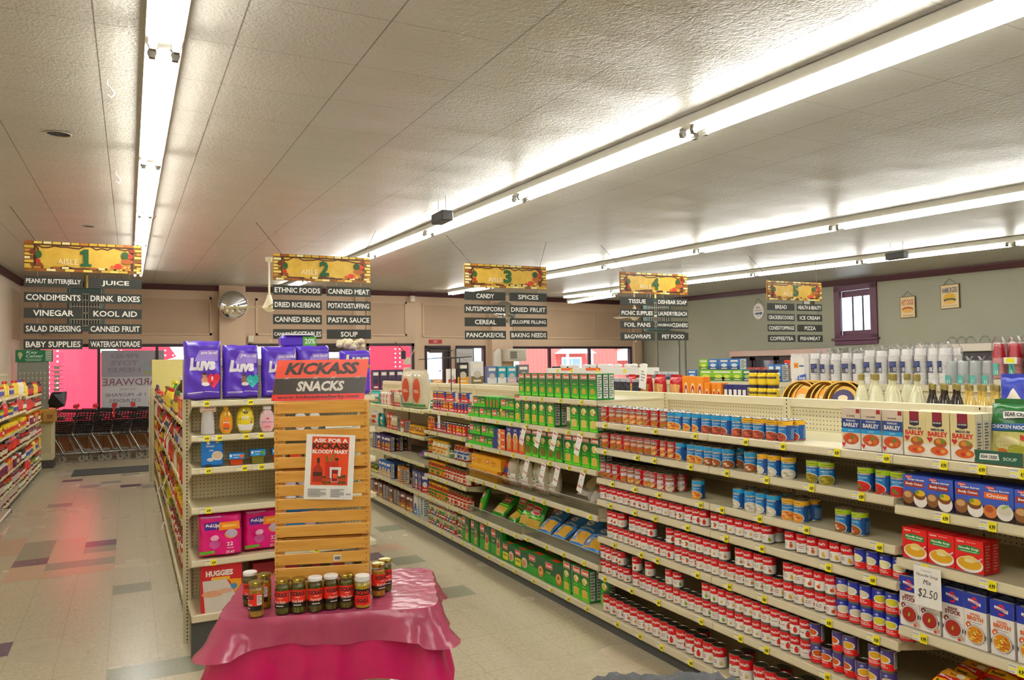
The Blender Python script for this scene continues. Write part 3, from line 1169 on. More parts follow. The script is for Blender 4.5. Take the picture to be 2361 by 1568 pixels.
CAMP = {'tomato': ('Tomato', '', [('d42618', .6, .24, .05, .17), ('2f6a28', .6, .42, .02, .03)]), 'chicken': ('Cream of', 'Chicken', [('c98a4e', .59, .2, .045, .1), ('e6c79a', .61, .18, .035, .07), ('d0d0cc', .58, .4, .03, .08)]),
        'celery': ('Cream of', 'Celery', [('8fb52a', .59, .22, .03, .13), ('6c9a1e', .62, .18, .02, .1), ('d8d8d2', .6, .42, .03, .07)]), 'mushroom': ('Cream of', 'Mushroom', [('b55a30', .6, .2, .035, .09), ('d8844e', .62, .16, .03, .06), ('d0d0cc', .58, .38, .03, .08)]),
        'noodle': ('Chicken', 'Noodle', [('e2d6ae', .6, .24, .045, .11), ('d9b83c', .6, .19, .03, .05)]), 'veg': ('Vegetable', '', [('e0701c', .6, .2, .035, .1), ('5a8a2a', .59, .36, .03, .05), ('b03a24', .625, .28, .02, .06)]),
        'bean': ('Bean with', 'Bacon', [('cf4a24', .6, .2, .045, .1), ('e8963a', .625, .32, .02, .06)]), 'onion': ('French', 'Onion', [('d9601a', .605, .22, .04, .13), ('c24f1a', .6, .4, .035, .04)]),
        'cheese': ('Cheddar', 'Cheese', [('e0b63a', .6, .22, .035, .13), ('d8a62c', .62, .14, .03, .07)]), 'healthy': ('Cream of', 'Chicken', [('c98a4e', .59, .2, .045, .1), ('d0d0cc', .58, .38, .03, .08)])}
def campbell(r, h, v):
    b = tin(r, h, TINB).build('soup_can')
    n1, n2, pic = CAMP[v]
    dr = c('8c1a1c', 0.5)
    a = [('r', 0, 0, 1, .54, PAPER), ('r', 0, .52, 1, 1, RED)]
    a += [('t', "Campbell's", .335, .66, .655, .86, WHITE, .03, .3), ('e', .425, .52, .03, .055, c('3f9a34', .4) if v == 'healthy' else GOLD)]
    tc = c('1f6a3a', .5) if v == 'healthy' else dr
    if n2:
        a += [('t', n1, .36, .32, .5, .39, tc, .02), ('t', n2, .36, .21, .5, .28, tc, .02)]
    else:
        a += [('t', n1, .36, .26, .52, .34, tc, .02)]
    a += [('e', x, y, rx, ry, c(hh, .45)) for hh, x, y, rx, ry in pic]
    a += [('r', .37, .08, .46, .1, LINE)] + lines(.74, .9, .58, .96, 8, c('e06a6a', .5)) + [('r', .74, .06, .9, .46, c('c9c9c4', .5))]
    wrap(r, h, a, b)
    return b
@kind
def soup_can(v):
    return campbell(0.0335, 0.101, v)
@kind
def family_soup_can(v):
    return campbell(0.041, 0.127, v)

@kind
def chunky_can(v):
    r, h = 0.0385, 0.113
    b = tin(r, h).build('chunky_soup_can')
    band = {'o': 'e58a3c', 'b': 'b09a78', 'w': 'c3c6d6'}[v[0]]
    food = {'v': ('b9741e', 'd2501c', '8a8a2a'), 'c': ('cfa24a', 'd9702a', 'e2c98a'), 'w': ('d9d0b4', 'c8bf9c', 'e8e2cc')}[v[1]]
    a = [('r', 0, 0, 1, 1, c('c4121e', .4))]
    a += [('p', [(.36, .7), (.4, .9), (.5, .97), (.6, .9), (.64, .7), (.6, .63), (.4, .63)], c('d9d3cc', .45)), ('p', [(.37, .71), (.405, .89), (.5, .95), (.595, .89), (.63, .71), (.595, .64), (.405, .64)], c('6b1218', .45)),
          ('t', 'CHUNKY', .375, .72, .625, .83, WHITE, .04), ('r', .42, .65, .58, .7, c('a57a24', .4)), ('r', .43, .865, .57, .9, c('c9b8b0', .5))]
    a += [('p', [(.38, .36), (.37, .58), (.62, .62), (.63, .4)], c(band, .45))] + lines(.4, .6, .42, .57, 3, c('f0e6d2', .5))
    a += [('e', .5, .2, .13, .19, c(food[0], .4)), ('e', .46, .22, .05, .07, c(food[1], .4)), ('e', .55, .16, .05, .06, c(food[2], .4)), ('e', .52, .29, .045, .05, c(food[1], .4)), ('e', .43, .12, .04, .05, c(food[2], .4))]
    a += [('p', [(.6, .28), (.72, .48), (.735, .46), (.62, .25)], c('c4c4c2', .3))] + [('r', .8, .68, .92, .9, c('a5812e', .5))] + lines(.8, .93, .1, .64, 8, c('dd6a6a', .5))
    wrap(r, h, a, b)
    return b

@kind
def blue_can(v):
    r, h = 0.0385, 0.113
    b = tin(r, h).build('ready_soup_can')
    top = {'b': '1fa3dc', 'y': 'eeb41e', 'g': 'a6c81c'}[v[0]]
    bowl = {'n': ('dd9a36', 'e8c26a', 'd4552a'), 'r': ('b04a34', 'cf6a4a', '8a3a24'), 't': ('d4201c', '5a7a2a', 'c81a18'), 'w': ('dcd6c2', 'b9b09a', 'efe9d6'), 'p': ('9a8a1e', 'b5a534', '857514'), 'm': ('8a5a24', 'd9d0b0', 'd2441e')}[v[1]]
    a = [('r', 0, 0, 1, .8, c('1482c8', .38)), ('r', 0, .78, 1, 1, c(top, .38)), ('r', .64, 0, .98, .78, c('14509a', .4))]
    a += [('p', [(.33, .7), (.34, .8), (.66, .77), (.67, .665)], c('5a1a1e', .45)), ('t', 'PROGRESSO', .345, .695, .655, .775, WHITE, .03), ('r', .37, .88, .58, .91, c('3a6a8a' if v[0] == 'b' else '7a6a14', .5))]
    a += [('t', {'n': 'CHICKEN NOODLE', 'r': 'BEEF BARLEY', 't': 'TOMATO BASIL', 'w': 'CLAM CHOWDER', 'p': 'GREEN SPLIT PEA', 'm': 'CHICKEN WILD RICE'}[v[1]], .36, .54, .6, .6, WHITE, .01), ('r', .38, .48, .52, .5, c('a9d6ee', .5))]
    a += [('e', .47, .16, .19, .27, c('e6e6e0', .4)), ('e', .47, .15, .175, .245, c(bowl[0], .4)), ('e', .42, .2, .05, .07, c(bowl[1], .4)), ('e', .54, .17, .055, .06, c(bowl[2], .4)), ('e', .47, .09, .05, .05, c(bowl[1], .4)), ('e', .48, .3, .04, .04, c(bowl[2], .4)), ('r', 0, -.01, 1, .03, c('a03a2a', .4)) if v[1] in 'rt' else ('e', .4, .1, .04, .04, c(bowl[2], .4))]
    a += lines(.74, .93, .08, .6, 9, c('7aa0c8', .5)) + [('r', .8, .84, .93, .9, c('5a1a1e', .45))]
    wrap(r, h, a, b)
    return b

@kind
def value_can(v):
    r, h = 0.0335, 0.101
    b = tin(r, h, TINB).build('condensed_soup_can')
    up = {'c': '2430a4', 'm': '2430a4', 'k': '2430a4', 't': '4c3a86', 'n': '4c3a86'}[v]
    fill = {'c': 'e3e0a2', 'm': 'ded6b4', 'k': 'd9cf2c', 't': 'cf5a14', 'n': 'e0a81e'}[v]
    nm = {'c': ('CREAM OF', 'CELERY'), 'm': ('CREAM OF', 'MUSHROOM'), 'k': ('CREAM OF', 'CHICKEN'), 't': ('TOMATO', ''), 'n': ('CHICKEN', 'NOODLE')}[v]
    a = [('r', 0, .3, 1, 1, c(up, .4)), ('r', 0, 0, 1, .34, c('e3141a', .4)), ('r', .34, .335, .66, .365, c('f0d21c', .4)), ('e', .5, .53, .155, .22, c('f0eee6', .4)), ('e', .495, .55, .125, .165, c(fill, .4)), ('e', .46, .86, .045, .085, c('6a78c0', .4)), ('t', 'gv', .435, .83, .485, .89, WHITE, .02)]
    a += [('t', nm[0], .36, .2, .56, .27, WHITE, .02)] + ([('t', nm[1], .36, .11, .6, .18, WHITE, .02)] if nm[1] else [])
    a += [('r', .72, .1, .93, .96, c('d6d6d0', .5))] + lines(.74, .91, .14, .92, 9, c('4a4a4a', .5))
    wrap(r, h, a, b)
    return b

def carton(w, d, h, side, front, right=None, left=None, top=None, name='box', bev=0.0015, sideart=None):
    m = MB()
    m.box(-w / 2, w / 2, -d / 2, d / 2, 0, h, side, bev)
    o = m.build(name)
    f = MB()
    f.art(front, planar((-w / 2, -d / 2, 0), (w, 0, 0), (0, 0, h)))
    if right:
        f.art(right, planar((w / 2, -d / 2, 0), (0, d, 0), (0, 0, h)))
    if left:
        f.art(left, planar((-w / 2, d / 2, 0), (0, -d, 0), (0, 0, h)))
    if top:
        f.art(top, planar((-w / 2, -d / 2, h), (w, 0, 0), (0, d, 0)))
    f.build('printed_front', o)
    return o
NUTR = [('r', .12, .06, .9, .95, c('d2d4d0', .5))]
def nutr(n=9):
    return NUTR + lines(.2, .82, .12, .9, n, c('6a6c6a', .5))
GRN, GRND = c('1fae2a', .4), c('1a5a34', .4)
def green_grad():
    hs = ['3fd01e', '2fbc22', '22a028', '1c842c', '1a6e30', '185a34']
    return [('r', 0, i / 6.0, 1, (i + 1) / 6.0, c(h, .4)) for i, h in enumerate(hs)]
LOGO = c('e8401e', .4)
PASTA = {'e': 'd9b84a', 's': 'cfa83a', 'p': 'e2c766', 'd': '8a6a2a'}
@kind
def pasta_box(v):
    """Tall narrow green box, a red name patch over a photo and a window."""
    w, d, h = (0.108, 0.05, 0.195) if v[0] == 't' else (0.12, 0.055, 0.245)
    k = PASTA[v[1]]
    f = green_grad() + [('r', .08, .78, .92, .96, c('f2efe4', .4)), ('r', .1, .79, .9, .95, LOGO), ('t', 'Creamette', .13, .815, .87, .925, WHITE, .04, .15)]
    if v[0] == 't':
        f += [('t', 'Macaroni', .2, .56, .62, .61, c('e8e23a', .4), .02), ('p', [(.28, .2), (.25, .38), (.5, .44), (.78, .38), (.76, .2)], c(k, .5)), ('r', .1, .06, .9, .09, c('b9e83a', .4))]
    else:
        f += [('e', .48, .6, .3, .11, c('e6d28a', .5)), ('e', .38, .58, .12, .05, c('d9b24a', .5)), ('e', .58, .62, .13, .05, c('f0e2ae', .5)), ('e', .66, .54, .08, .03, c('c4421e', .5)), ('t', 'Pasta', .2, .4, .6, .44, c('e8e23a', .4), .02), ('p', [(.2, .1), (.18, .32), (.5, .36), (.82, .32), (.8, .1)], c(k, .5)), ('r', .1, .03, .9, .05, c('b9e83a', .4))]
    return carton(w, d, h, c('1c7a30', .4), f, nutr(), None, [('r', .3, .2, .7, .8, LOGO)], 'pasta_box')
@kind
def flat_pasta_box(v):
    w, d, h = 0.285, 0.06, 0.102
    f = green_grad() + [('r', .03, .3, .36, .84, c('f2efe4', .4)), ('r', .035, .32, .355, .82, LOGO), ('t', 'Creamette', .06, .42, .33, .72, WHITE, .04, .15), ('e', .5, .5, .06, .2, c('e2d8a4', .5)), ('e', .5, .5, .045, .12, c('8aa04a', .5)), ('r', .68, .3, .96, .55, c('cfb04a', .5)), ('t', 'Spaghetti', .7, .66, .94, .78, c('d9e85a', .4), .02)]
    if v == 'y':
        f += [('p', [(0, .72), (0, 1), (.2, 1)], c('f0e62a', .4))]
    return carton(w, d, h, c('22a02a', .4), f, [('r', .3, .1, .7, .7, LOGO)], None, [('r', .1, .2, .4, .8, LOGO)], 'spaghetti_box')
@kind
def lasagna_box(v):
    w, d, h = {'a': (0.2, 0.06, 0.26), 'b': (0.25, 0.06, 0.27), 'c': (0.25, 0.075, 0.17), 'd': (0.29, 0.11, 0.185)}[v]
    f = [('r', 0, 0, 1, .45, c('239a2a', .4)), ('r', 0, .4, 1, 1, c('1d5c36', .4)), ('r', .06, .64, .44, .9, c('f2efe4', .4)), ('r', .07, .65, .43, .89, LOGO), ('t', 'Creamette', .1, .71, .4, .83, WHITE, .04, .15)]
    if v in 'ab':
        f += [('p', [(.58, .25), (.55, .68), (.66, .5), (.64, .72), (.75, .5), (.8, .7), (.84, .3), (.72, .2)], c('e6c78a', .5)), ('e', .7, .42, .1, .12, c('b8321e', .5)), ('p', [(.5, .08), (.5, .3), (.8, .26), (.8, .06)], c('d2a84a', .5)), ('t', 'Lasagna', .1, .46, .36, .54, c('d9e85a', .4), .02)]
    elif v == 'c':
        f += [('r', .05, .1, .48, .5, c('e8dc1e', .4)), ('t', 'Shells', .1, .3, .4, .42, c('2a6a2a', .4), .03), ('e', .74, .42, .2, .26, c('e6c9a0', .5)), ('e', .72, .38, .14, .16, c('d98a6a', .5))]
    else:
        f += [('e', .78, .36, .17, .26, c('c06a24', .5)), ('e', .77, .38, .13, .19, c('e2b45a', .5)), ('e', .76, .42, .06, .08, c('a34a1c', .5)), ('t', 'Rotini', .1, .42, .34, .52, c('d9e85a', .4), .02)]
    return carton(w, d, h, c('1f8a2a', .4), f, None, None, [('r', .2, .2, .6, .7, LOGO)], 'lasagna_box')
@kind
def orange_pasta_box(v):
    w, d, h = 0.115, 0.05, 0.24
    f = [('r', 0, 0, 1, .55, c('e8501e', .4)), ('r', 0, .5, 1, 1, c('3a3a86', .4)), ('e', .5, .52, .38, .2, c('f2e2b4', .5)), ('e', .5, .5, .31, .15, c('d9962a', .5)), ('p', [(.25, .1), (.22, .3), (.5, .36), (.78, .3), (.75, .1)], c('c9a84a', .5)), ('t', 'Barilla', .3, .78, .7, .86, WHITE, .02), ('r', .1, .42, .9, .45, c('f0a06a', .5))]
    return carton(w, d, h, c('3a3a86', .4), f, nutr(), None, None, 'pasta_box')
@kind
def orange_flat_box(v):
    w, d, h = 0.27, 0.06, 0.062
    f = [('r', 0, 0, .45, 1, c('34408c', .4)), ('r', .45, 0, .62, 1, c('f0e8da', .4)), ('r', .62, 0, 1, 1, c('e8641e', .4)), ('p', [(.36, .05), (.52, .95), (.6, .3)], c('d98a2a', .4)), ('r', .68, .35, .94, .6, c('f6d2a8', .4))]
    return carton(w, d, h, c('34408c', .4), f, None, None, None, 'noodle_box')
@kind
def yellow_box(v):
    w, d, h = 0.33, 0.09, 0.115
    f = [('r', 0, 0, 1, 1, c('f0a81e', .4)), ('r', 0, 0, 1, .3, c('f2b838', .4)), ('e', .16, .62, .09, .2, c('d4301e', .4)), ('e', .16, .62, .06, .13, c('f6e2d2', .4)), ('t', 'POLENTA', .42, .5, .72, .66, c('a85a14', .4), .02), ('r', .42, .3, .66, .38, c('c97a1a', .4))]
    return carton(w, d, h, c('eba41c', .4), f, [('r', .1, .1, .9, .9, c('e2981a', .4))], None, None, 'polenta_box')

# --- boxes of the near unit
@kind
def barley_box(v):
    w, d, h = 0.105, 0.045, 0.195
    if v == 'q':
        f = [('r', 0, 0, 1, 1, c('d9c8b2', .45)), ('r', 0, .48, 1, .74, c('24468a', .4)), ('r', 0, .4, 1, .5, c('1c9ad6', .4)), ('r', .78, .88, .97, .98, c('a3242c', .4)), ('t', 'QUAKER', .28, .78, .72, .825, c('3a3a4a', .4), .02), ('t', 'PEARLED', .25, .67, .75, .71, WHITE, .02), ('t', 'BARLEY', .1, .54, .9, .64, WHITE, .03), ('t', 'QUICK', .35, .43, .65, .47, c('d9f0fa', .4), .02), ('r', 0, 0, 1, .12, c('e6e2dc', .45)), ('e', .52, .2, .46, .17, c('efece6', .4)), ('e', .5, .25, .42, .14, c('c4561e', .45)), ('e', .35, .27, .1, .05, c('d8381e', .45)), ('e', .6, .29, .1, .045, c('6a8a2a', .45)), ('e', .7, .22, .1, .05, c('d46a2a', .45)), ('e', .45, .2, .1, .04, c('e0b48a', .45)), ('p', [(.02, .12), (.12, .03), (.22, .12), (.17, .16), (.12, .13), (.07, .16)], c('cf2430', .4))]
    else:
        f = [('r', 0, 0, 1, 1, c('e2d49a', .45)), ('r', 0, 0, 1, .3, c('f0eadc', .45)), ('p', [(.28, .72), (.28, 1), (.7, 1), (.7, .72), (.49, .69)], c('8a1a34', .4)), ('p', [(.28, .7), (.28, .8), (.7, .8), (.7, .7), (.49, .67)], c('2a2440', .4)), ('t', 'QUAKER', .31, .745, .67, .785, WHITE, .02), ('t', 'MEDIUM', .22, .59, .78, .645, c('2e3a5a', .4), .03), ('t', 'BARLEY', .08, .47, .92, .575, c('cf2418', .4), .04), ('e', .55, .13, .42, .13, c('e4e0d8', .4)), ('e', .56, .16, .38, .1, c('d2601e', .45)), ('e', .6, .34, .28, .1, c('a8562a', .45)), ('e', .56, .37, .14, .05, c('d88a2a', .45)), ('e', .72, .38, .1, .05, c('7a8a2a', .45)), ('e', .5, .14, .1, .04, c('c4301c', .45)), ('e', .72, .16, .1, .04, c('e2a04a', .45)), ('p', [(.05, .42), (.17, .33), (.28, .42), (.23, .46), (.17, .43), (.1, .46)], c('c4202e', .4))]
    return carton(w, d, h, c('d6c9a0' if v == 'm' else 'cfc4b4', .45), f, [('r', 0, 0, 1, 1, c('d9d2b4', .45)), ('r', .15, .2, .85, .85, c('c4c2b8', .5))] + lines(.2, .8, .25, .82, 9, c('5a5a58', .5)), None, None, 'barley_box')
@kind
def recipe_box(v):
    w, d, h = 0.235, 0.05, 0.135
    def half(x, kindname, col):
        s = .5
        g = [('r', x + .02, .62, x + .02 + .4, .8, c(col, .4)), ('t', kindname, x + .06, .66, x + .4, .76, WHITE, .03)]
        g += [('p', [(x + .05, .93), (x + .07, .98), (x + .19, .97), (x + .2, .89), (x + .07, .9)], c('e2381e', .4)), ('t', 'Lipton', x + .07, .905, x + .185, .96, WHITE, .02), ('t', 'Recipe Secrets', x + .1, .82, x + .44, .9, WHITE, .03, .2)]
        if kindname == 'Onion':
            g += [('e', x + .12, .24, .12, .2, c('cf7a3a', .45)), ('e', x + .36, .26, .14, .24, c('e9e6de', .4)), ('e', x + .36, .32, .115, .16, c('d9d2c0', .45)), ('p', [(x + .3, .4), (x + .42, .52), (x + .44, .46), (x + .34, .36)], c('9ac06a', .45)), ('e', x + .1, .3, .07, .1, c('b5501e', .45))]
        else:
            g += [('e', x + .11, .28, .12, .22, c('8a5a2e', .45)), ('e', x + .1, .36, .08, .1, c('c9a06a', .45)), ('e', x + .36, .24, .14, .25, c('efece6', .4)), ('e', x + .35, .38, .12, .15, c('7a4a1e', .45)), ('e', x + .36, .45, .1, .1, c('e0b41e', .45)), ('e', x + .3, .48, .04, .06, c('6a9a2a', .45))]
        return g
    a = [('r', 0, 0, 1, .42, c('3a1f16', .45)), ('r', 0, .38, 1, 1, c('3a5cc0', .4))]
    a += half(0.0, 'Beefy Onion', 'a03226') + half(0.5, 'Beefy Onion' if v == 'b' else 'Onion', 'a03226' if v == 'b' else 'e8641e')
    return carton(w, d, h, c('2c44b8', .4), a, [('r', 0, 0, 1, 1, c('26389a', .4))], None, [('r', .05, .2, .4, .7, c('3a5cc0', .4))], 'soup_mix_box')
@kind
def noodle_soup_box(v):
    w, d, h = 0.118, 0.05, 0.135
    a = [('r', 0, 0, 1, 1, c('de1a1c', .4)), ('t', 'Lipton', .08, .87, .34, .95, WHITE, .03, .1), ('t', 'Soup Secrets', .42, .89, .74, .94, c('f6c8b8', .4), .02, .15), ('p', [(.1, .62), (.1, .78), (.5, .83), (.88, .78), (.88, .62), (.5, .6)], c('1f8a3a', .4)), ('t', 'Noodle Soup', .14, .68, .84, .77, WHITE, .03, .1), ('r', .2, .635, .78, .655, c('cfe8cf', .4)), ('e', .52, .26, .47, .24, c('f2efe8', .4)), ('e', .52, .29, .42, .19, c('dca81e', .4)), ('e', .55, .42, .22, .11, c('e8d27a', .45)), ('e', .5, .36, .16, .05, c('f0e0a0', .45)), ('p', [(.76, .4), (.95, .52), (.97, .49), (.8, .36)], c('d9d4cc', .35)), ('r', 0, 0, 1, .02, c('8a8a8a', .4))]
    return carton(w, d, h, c('d81a1c', .4), a, [('r', 0, 0, 1, 1, c('c4161a', .4))] + lines(.2, .8, .1, .9, 9, c('e07a6a', .5)), None, [('r', .2, .2, .6, .7, c('b5181c', .4))], 'noodle_soup_box')
@kind
def stock_carton(v):
    w, d, h = 0.093, 0.063, 0.215
    nm = ('BEEF', 'STOCK', '7e2a24') if v == 'b' else ('CHICKEN', 'BROTH', 'd9601e')
    a = [('r', 0, 0, 1, .72, c('eeeae4', .4)), ('r', 0, .7, 1, 1, c('2038a8', .4)), ('e', .48, .84, .17, .11, c('d81f2e', .4)), ('e', .48, .84, .11, .065, c('2038a8', .4)), ('r', .48, .82, .68, .88, c('2038a8', .4)), ('r', .3, .78, .48, .84, c('2038a8', .4)), ('p', [(.2, .86), (.21, .91), (.78, .86), (.77, .8)], c('f2f0ea', .4)), ('t', 'SWANSON', .25, .825, .73, .872, c('a8242a', .4), .03), ('t', nm[0], .28, .6, .72, .645, c(nm[2], .4), .03), ('t', nm[1], .14, .51, .86, .59, c(nm[2], .4), .04), ('r', .15, .47, .8, .48, LINE), ('e', .2, .41, .12, .055, c(nm[2], .45)), ('e', .2, .41, .04, .02, c('f2eee8', .4))]
    a += [('e', .5, .25, .42, .185, c('9a9a9c', .35)), ('e', .5, .25, .4, .172, c('dededa', .35)), ('e', .5, .25, .36, .155, c('a3241a' if v == 'b' else 'dc8a1a', .35)), ('p', [(.08, .24), (.02, .3), (.02, .2), (.08, .2), (.05, .22), (.05, .28)], c('4a4e5a', .4)), ('p', [(.92, .24), (.98, .3), (.98, .2), (.92, .2), (.95, .22), (.95, .28)], c('4a4e5a', .4))]
    if v == 'b':
        a += [('e', .5, .26, .05, .03, c('9ab02a', .4)), ('e', .48, .23, .04, .02, c('b5c03a', .4)), ('e', .86, .1, .12, .05, c('c9a88a', .45)), ('e', .78, .06, .07, .03, c('cf3a2a', .4))]
    else:
        rnd = random.Random(3)
        a += [('e', .5 + .27 * rnd.uniform(-1, 1), .25 + .1 * rnd.uniform(-1, 1), .06, .016, c(rnd.choice(['e8c23a', 'd2501c', 'b5b02a', 'f0d85a', 'c9921a']), .4)) for i in range(26)]
    o = carton(w, d, h, c('e6e2da', .4), a, [('r', 0, 0, 1, .72, c('dcd9d4', .4)), ('r', 0, .7, 1, 1, c('1a2e8a', .4))] + lines(.2, .8, .1, .6, 10, c('a9b0b8', .5)), None, [('r', 0, 0, 1, 1, c('2a3a8a', .4)), ('r', .08, .1, .92, .3, c('c9ccd2', .4)), ('r', .08, .7, .92, .86, c('aab0c0', .4))], 'broth_carton')
    m = MB()
    m.lathe([(0.013, h), (0.013, h + 0.016), (0.011, h + 0.018)], c('1c2038', .4), 12)
    cap = m.build('screw_cap', o)
    cap.location = (0.018, 0.012, 0)
    return o

# --- soft packs
def pillow(w, h, d, pw=3.0, crimp=0.0, seed=0, wob=0.006, ph=None):
    """front(u, v, layer) of a filled bag standing up: width w, height h, depth d."""
    rnd = random.Random(seed)
    ph = ph or pw
    fr = [(rnd.uniform(2, 5), rnd.uniform(3, 9), rnd.uniform(0, 6), rnd.uniform(0.4, 1)) for i in range(5)]
    def depth(u, v):
        a = max(0.0, 1 - abs(2 * u - 1) ** pw) ** (1 / pw)
        b = max(0.0, 1 - abs(2 * v - 1) ** ph) ** (1 / ph)
        return a * b
    def wrk(u, v):
        return sum(k * math.sin(p * u * 3 + q * v * 3 + s) for p, q, s, k in fr) / 4
    def front(u, v, lay):
        e = depth(u, v)
        x = (u - 0.5) * w * (1 - crimp * (abs(2 * v - 1) ** 6) * 0.0)
        return (x + wob * 0.5 * wrk(v, u), -d / 2 * e - wob * e * wrk(u, v) - 0.0006 * lay, v * h + wob * 0.6 * wrk(u + 3, v))
    def backf(u, v, lay):
        x, y, z = front(u, v, 0)
        return (x, d / 2 * depth(u, v) + 0.0006 * lay, z)
    front.div = backf.div = (16, 18)
    front.smooth = backf.smooth = True
    return front, backf
def bag(name, w, h, d, mat, art, part=None, pw=2.4, seed=0, wob=0.006, teeth=True, ph=None):
    fr, bk = pillow(w, h, d, pw, 0, seed, wob, ph)
    m = MB()
    m.grid(lambda u, v: fr(u, v, 0), 18, 20, mat)
    m.grid(lambda u, v: bk(u, v, 0), 18, 20, mat, flip=True)
    o = m.build(name)
    if art:
        a = MB()
        a.art(art, fr, 1)
        a.build('printed_front', o)
    if teeth:
        t = MB()
        for v0, v1, z in ((0.0, 1.0, h), ):
            t.box(-w * 0.46, w * 0.46, -0.0015, 0.0015, h - 0.004, h + 0.018, mat)
        t.build('top_seal', o)
    return o
@kind
def pasta_bag(v):
    m = film('green_film', '2f9a24', 1.0, 0.22, 0.5)
    art = [('r', .06, .08, .94, .36, c('d2a83a', .35, noise=.3, nscale=120)), ('p', [(.16, .55), (.2, .82), (.84, .78), (.8, .5)], c('f4f0e6', .3)), ('p', [(.18, .565), (.215, .805), (.82, .765), (.78, .52)], c('d8241a', .3)), ('t', 'Creamette', .23, .6, .76, .73, WHITE, .04, .2), ('r', .1, .4, .9, .46, c('8ad02a', .3)), ('r', .04, .9, .96, .97, c('1a5a2a', .3))]
    return bag('noodle_bag', 0.21, 0.27, 0.07, m, art, seed=4)
@kind
def blue_bag(v):
    m = film('clear_blue_film', '3f86cf', 1.0, 0.22, 0.5)
    art = [('r', .05, .05, .95, .42, c('d2a02e', .35, noise=.35, nscale=90)), ('r', .08, .1, .4, .4, c('7a8fb8', .35)), ('e', .2, .26, .08, .06, c('eef0f2', .3)), ('e', .5, .72, .2, .1, c('e8eef4', .3)), ('t', 'Pasta', .36, .68, .64, .76, c('2a5aa8', .3), .03, .15), ('r', .04, .5, .96, .56, c('a9c4e2', .3))]
    return bag('pasta_bag', 0.19, 0.3, 0.075, m, art, seed=9)
@kind
def egg_noodle_bag(v):
    m = film('cloudy_film', 'ece4c8', 0.55, 0.15, 0.6)
    art = [('r', .1, .1, .9, .5, c('eceae0', .4)), ('t', 'Noodles', .2, .3, .8, .38, c('c42a24', .4), .03), ('r', .15, .12, .85, .2, c('d8322a', .4)), ('r', .2, .42, .5, .48, c('2a7a3a', .4))]
    o = bag('egg_noodle_bag', 0.15, 0.25, 0.1, m, art, seed=12, teeth=False, ph=2.0)
    t = MB()
    t.lathe([(0.012, 0.215), (0.008, 0.235), (0.03, 0.27), (0.045, 0.3)], m, 10, cap=False)
    t.build('gathered_top', o)
    n = MB()
    rnd = random.Random(5)
    for i in range(40):
        a, b, z = rnd.uniform(-.055, .055), rnd.uniform(-.03, .03), rnd.uniform(.12, .2)
        n.cyl((a, b, z), (a + rnd.uniform(-.02, .02), b + rnd.uniform(-.015, .015), z + rnd.uniform(-.015, .02)), 0.005, c('dccb8a', .5), 5)
    n.build('noodles', o)
    return o
@kind
def lying_noodle_bag(v):
    m = film('clear_noodle_film', 'e6e2d6', 0.62, 0.12, 0.7)
    art = [('e', .5, .5, .36, .34, c('ddcfa4', .45, noise=.2, nscale=80)), ('p', [(.2, .62), (.25, .86), (.8, .86), (.85, .62), (.5, .7)], c('34408c', .35)), ('t', 'amish', .34, .7, .68, .8, WHITE, .03), ('e', .72, .3, .06, .05, c('d2402a', .35))]
    o = bag('soft_noodle_bag', 0.24, 0.3, 0.1, m, art, seed=21, wob=0.016)
    return o
@kind
def ramen_pack(v):
    m = film('red_ramen_film', 'd8201c', 1.0, 0.2, 0.6)
    art = [('r', .06, .5, .94, .94, c('e0a02a', .35, noise=.3, nscale=70)), ('p', [(.06, .36), (.06, .54), (.94, .62), (.94, .44)], c('c8181c', .3)), ('r', .1, .08, .9, .34, c('f0b81e', .35)), ('t', 'Maruchan', .14, .42, .74, .53, WHITE, .04, .1), ('t', 'Ramen', .2, .14, .6, .28, c('4a1a10', .4), .03), ('e', .72, .74, .14, .12, c('f2e6c4', .35)), ('t', 'Beef', .4, .64, .62, .74, c('7a1a14', .4), .02)]
    return bag('ramen_pack', 0.14, 0.12, 0.035, m, art, seed=31, teeth=False)
@kind
def soup_pouch(v):
    m = film('green_pouch_film', '1f6a2e', 1.0, 0.25, 0.5)
    art = [('r', .05, .06, .95, .5, c('d6cf7a', .35, noise=.3, nscale=40)), ('e', .4, .3, .26, .12, c('e8e0a4', .35)), ('e', .6, .2, .2, .08, c('b9c04a', .35)), ('e', .3, .16, .1, .05, c('dc7a2a', .35)), ('p', [(.04, .5), (.04, .62), (.96, .68), (.96, .56)], c('1f5aa8', .35)), ('t', 'CHICKEN NOODLE', .08, .55, .92, .62, WHITE, .03), ('p', [(.3, .72), (.28, .86), (.9, .9), (.92, .74)], c('22221e', .35)), ('p', [(.31, .735), (.295, .85), (.89, .885), (.905, .755)], c('eef0ea', .35)), ('t', 'BEAR CREEK', .34, .77, .86, .84, c('22221e', .35), .03), ('p', [(.66, .38), (.66, .46), (.94, .36), (.94, .3)], c('cf3a24', .35))]
    o = bag('soup_mix_pouch', 0.2, 0.23, 0.07, m, art, seed=14)
    return o
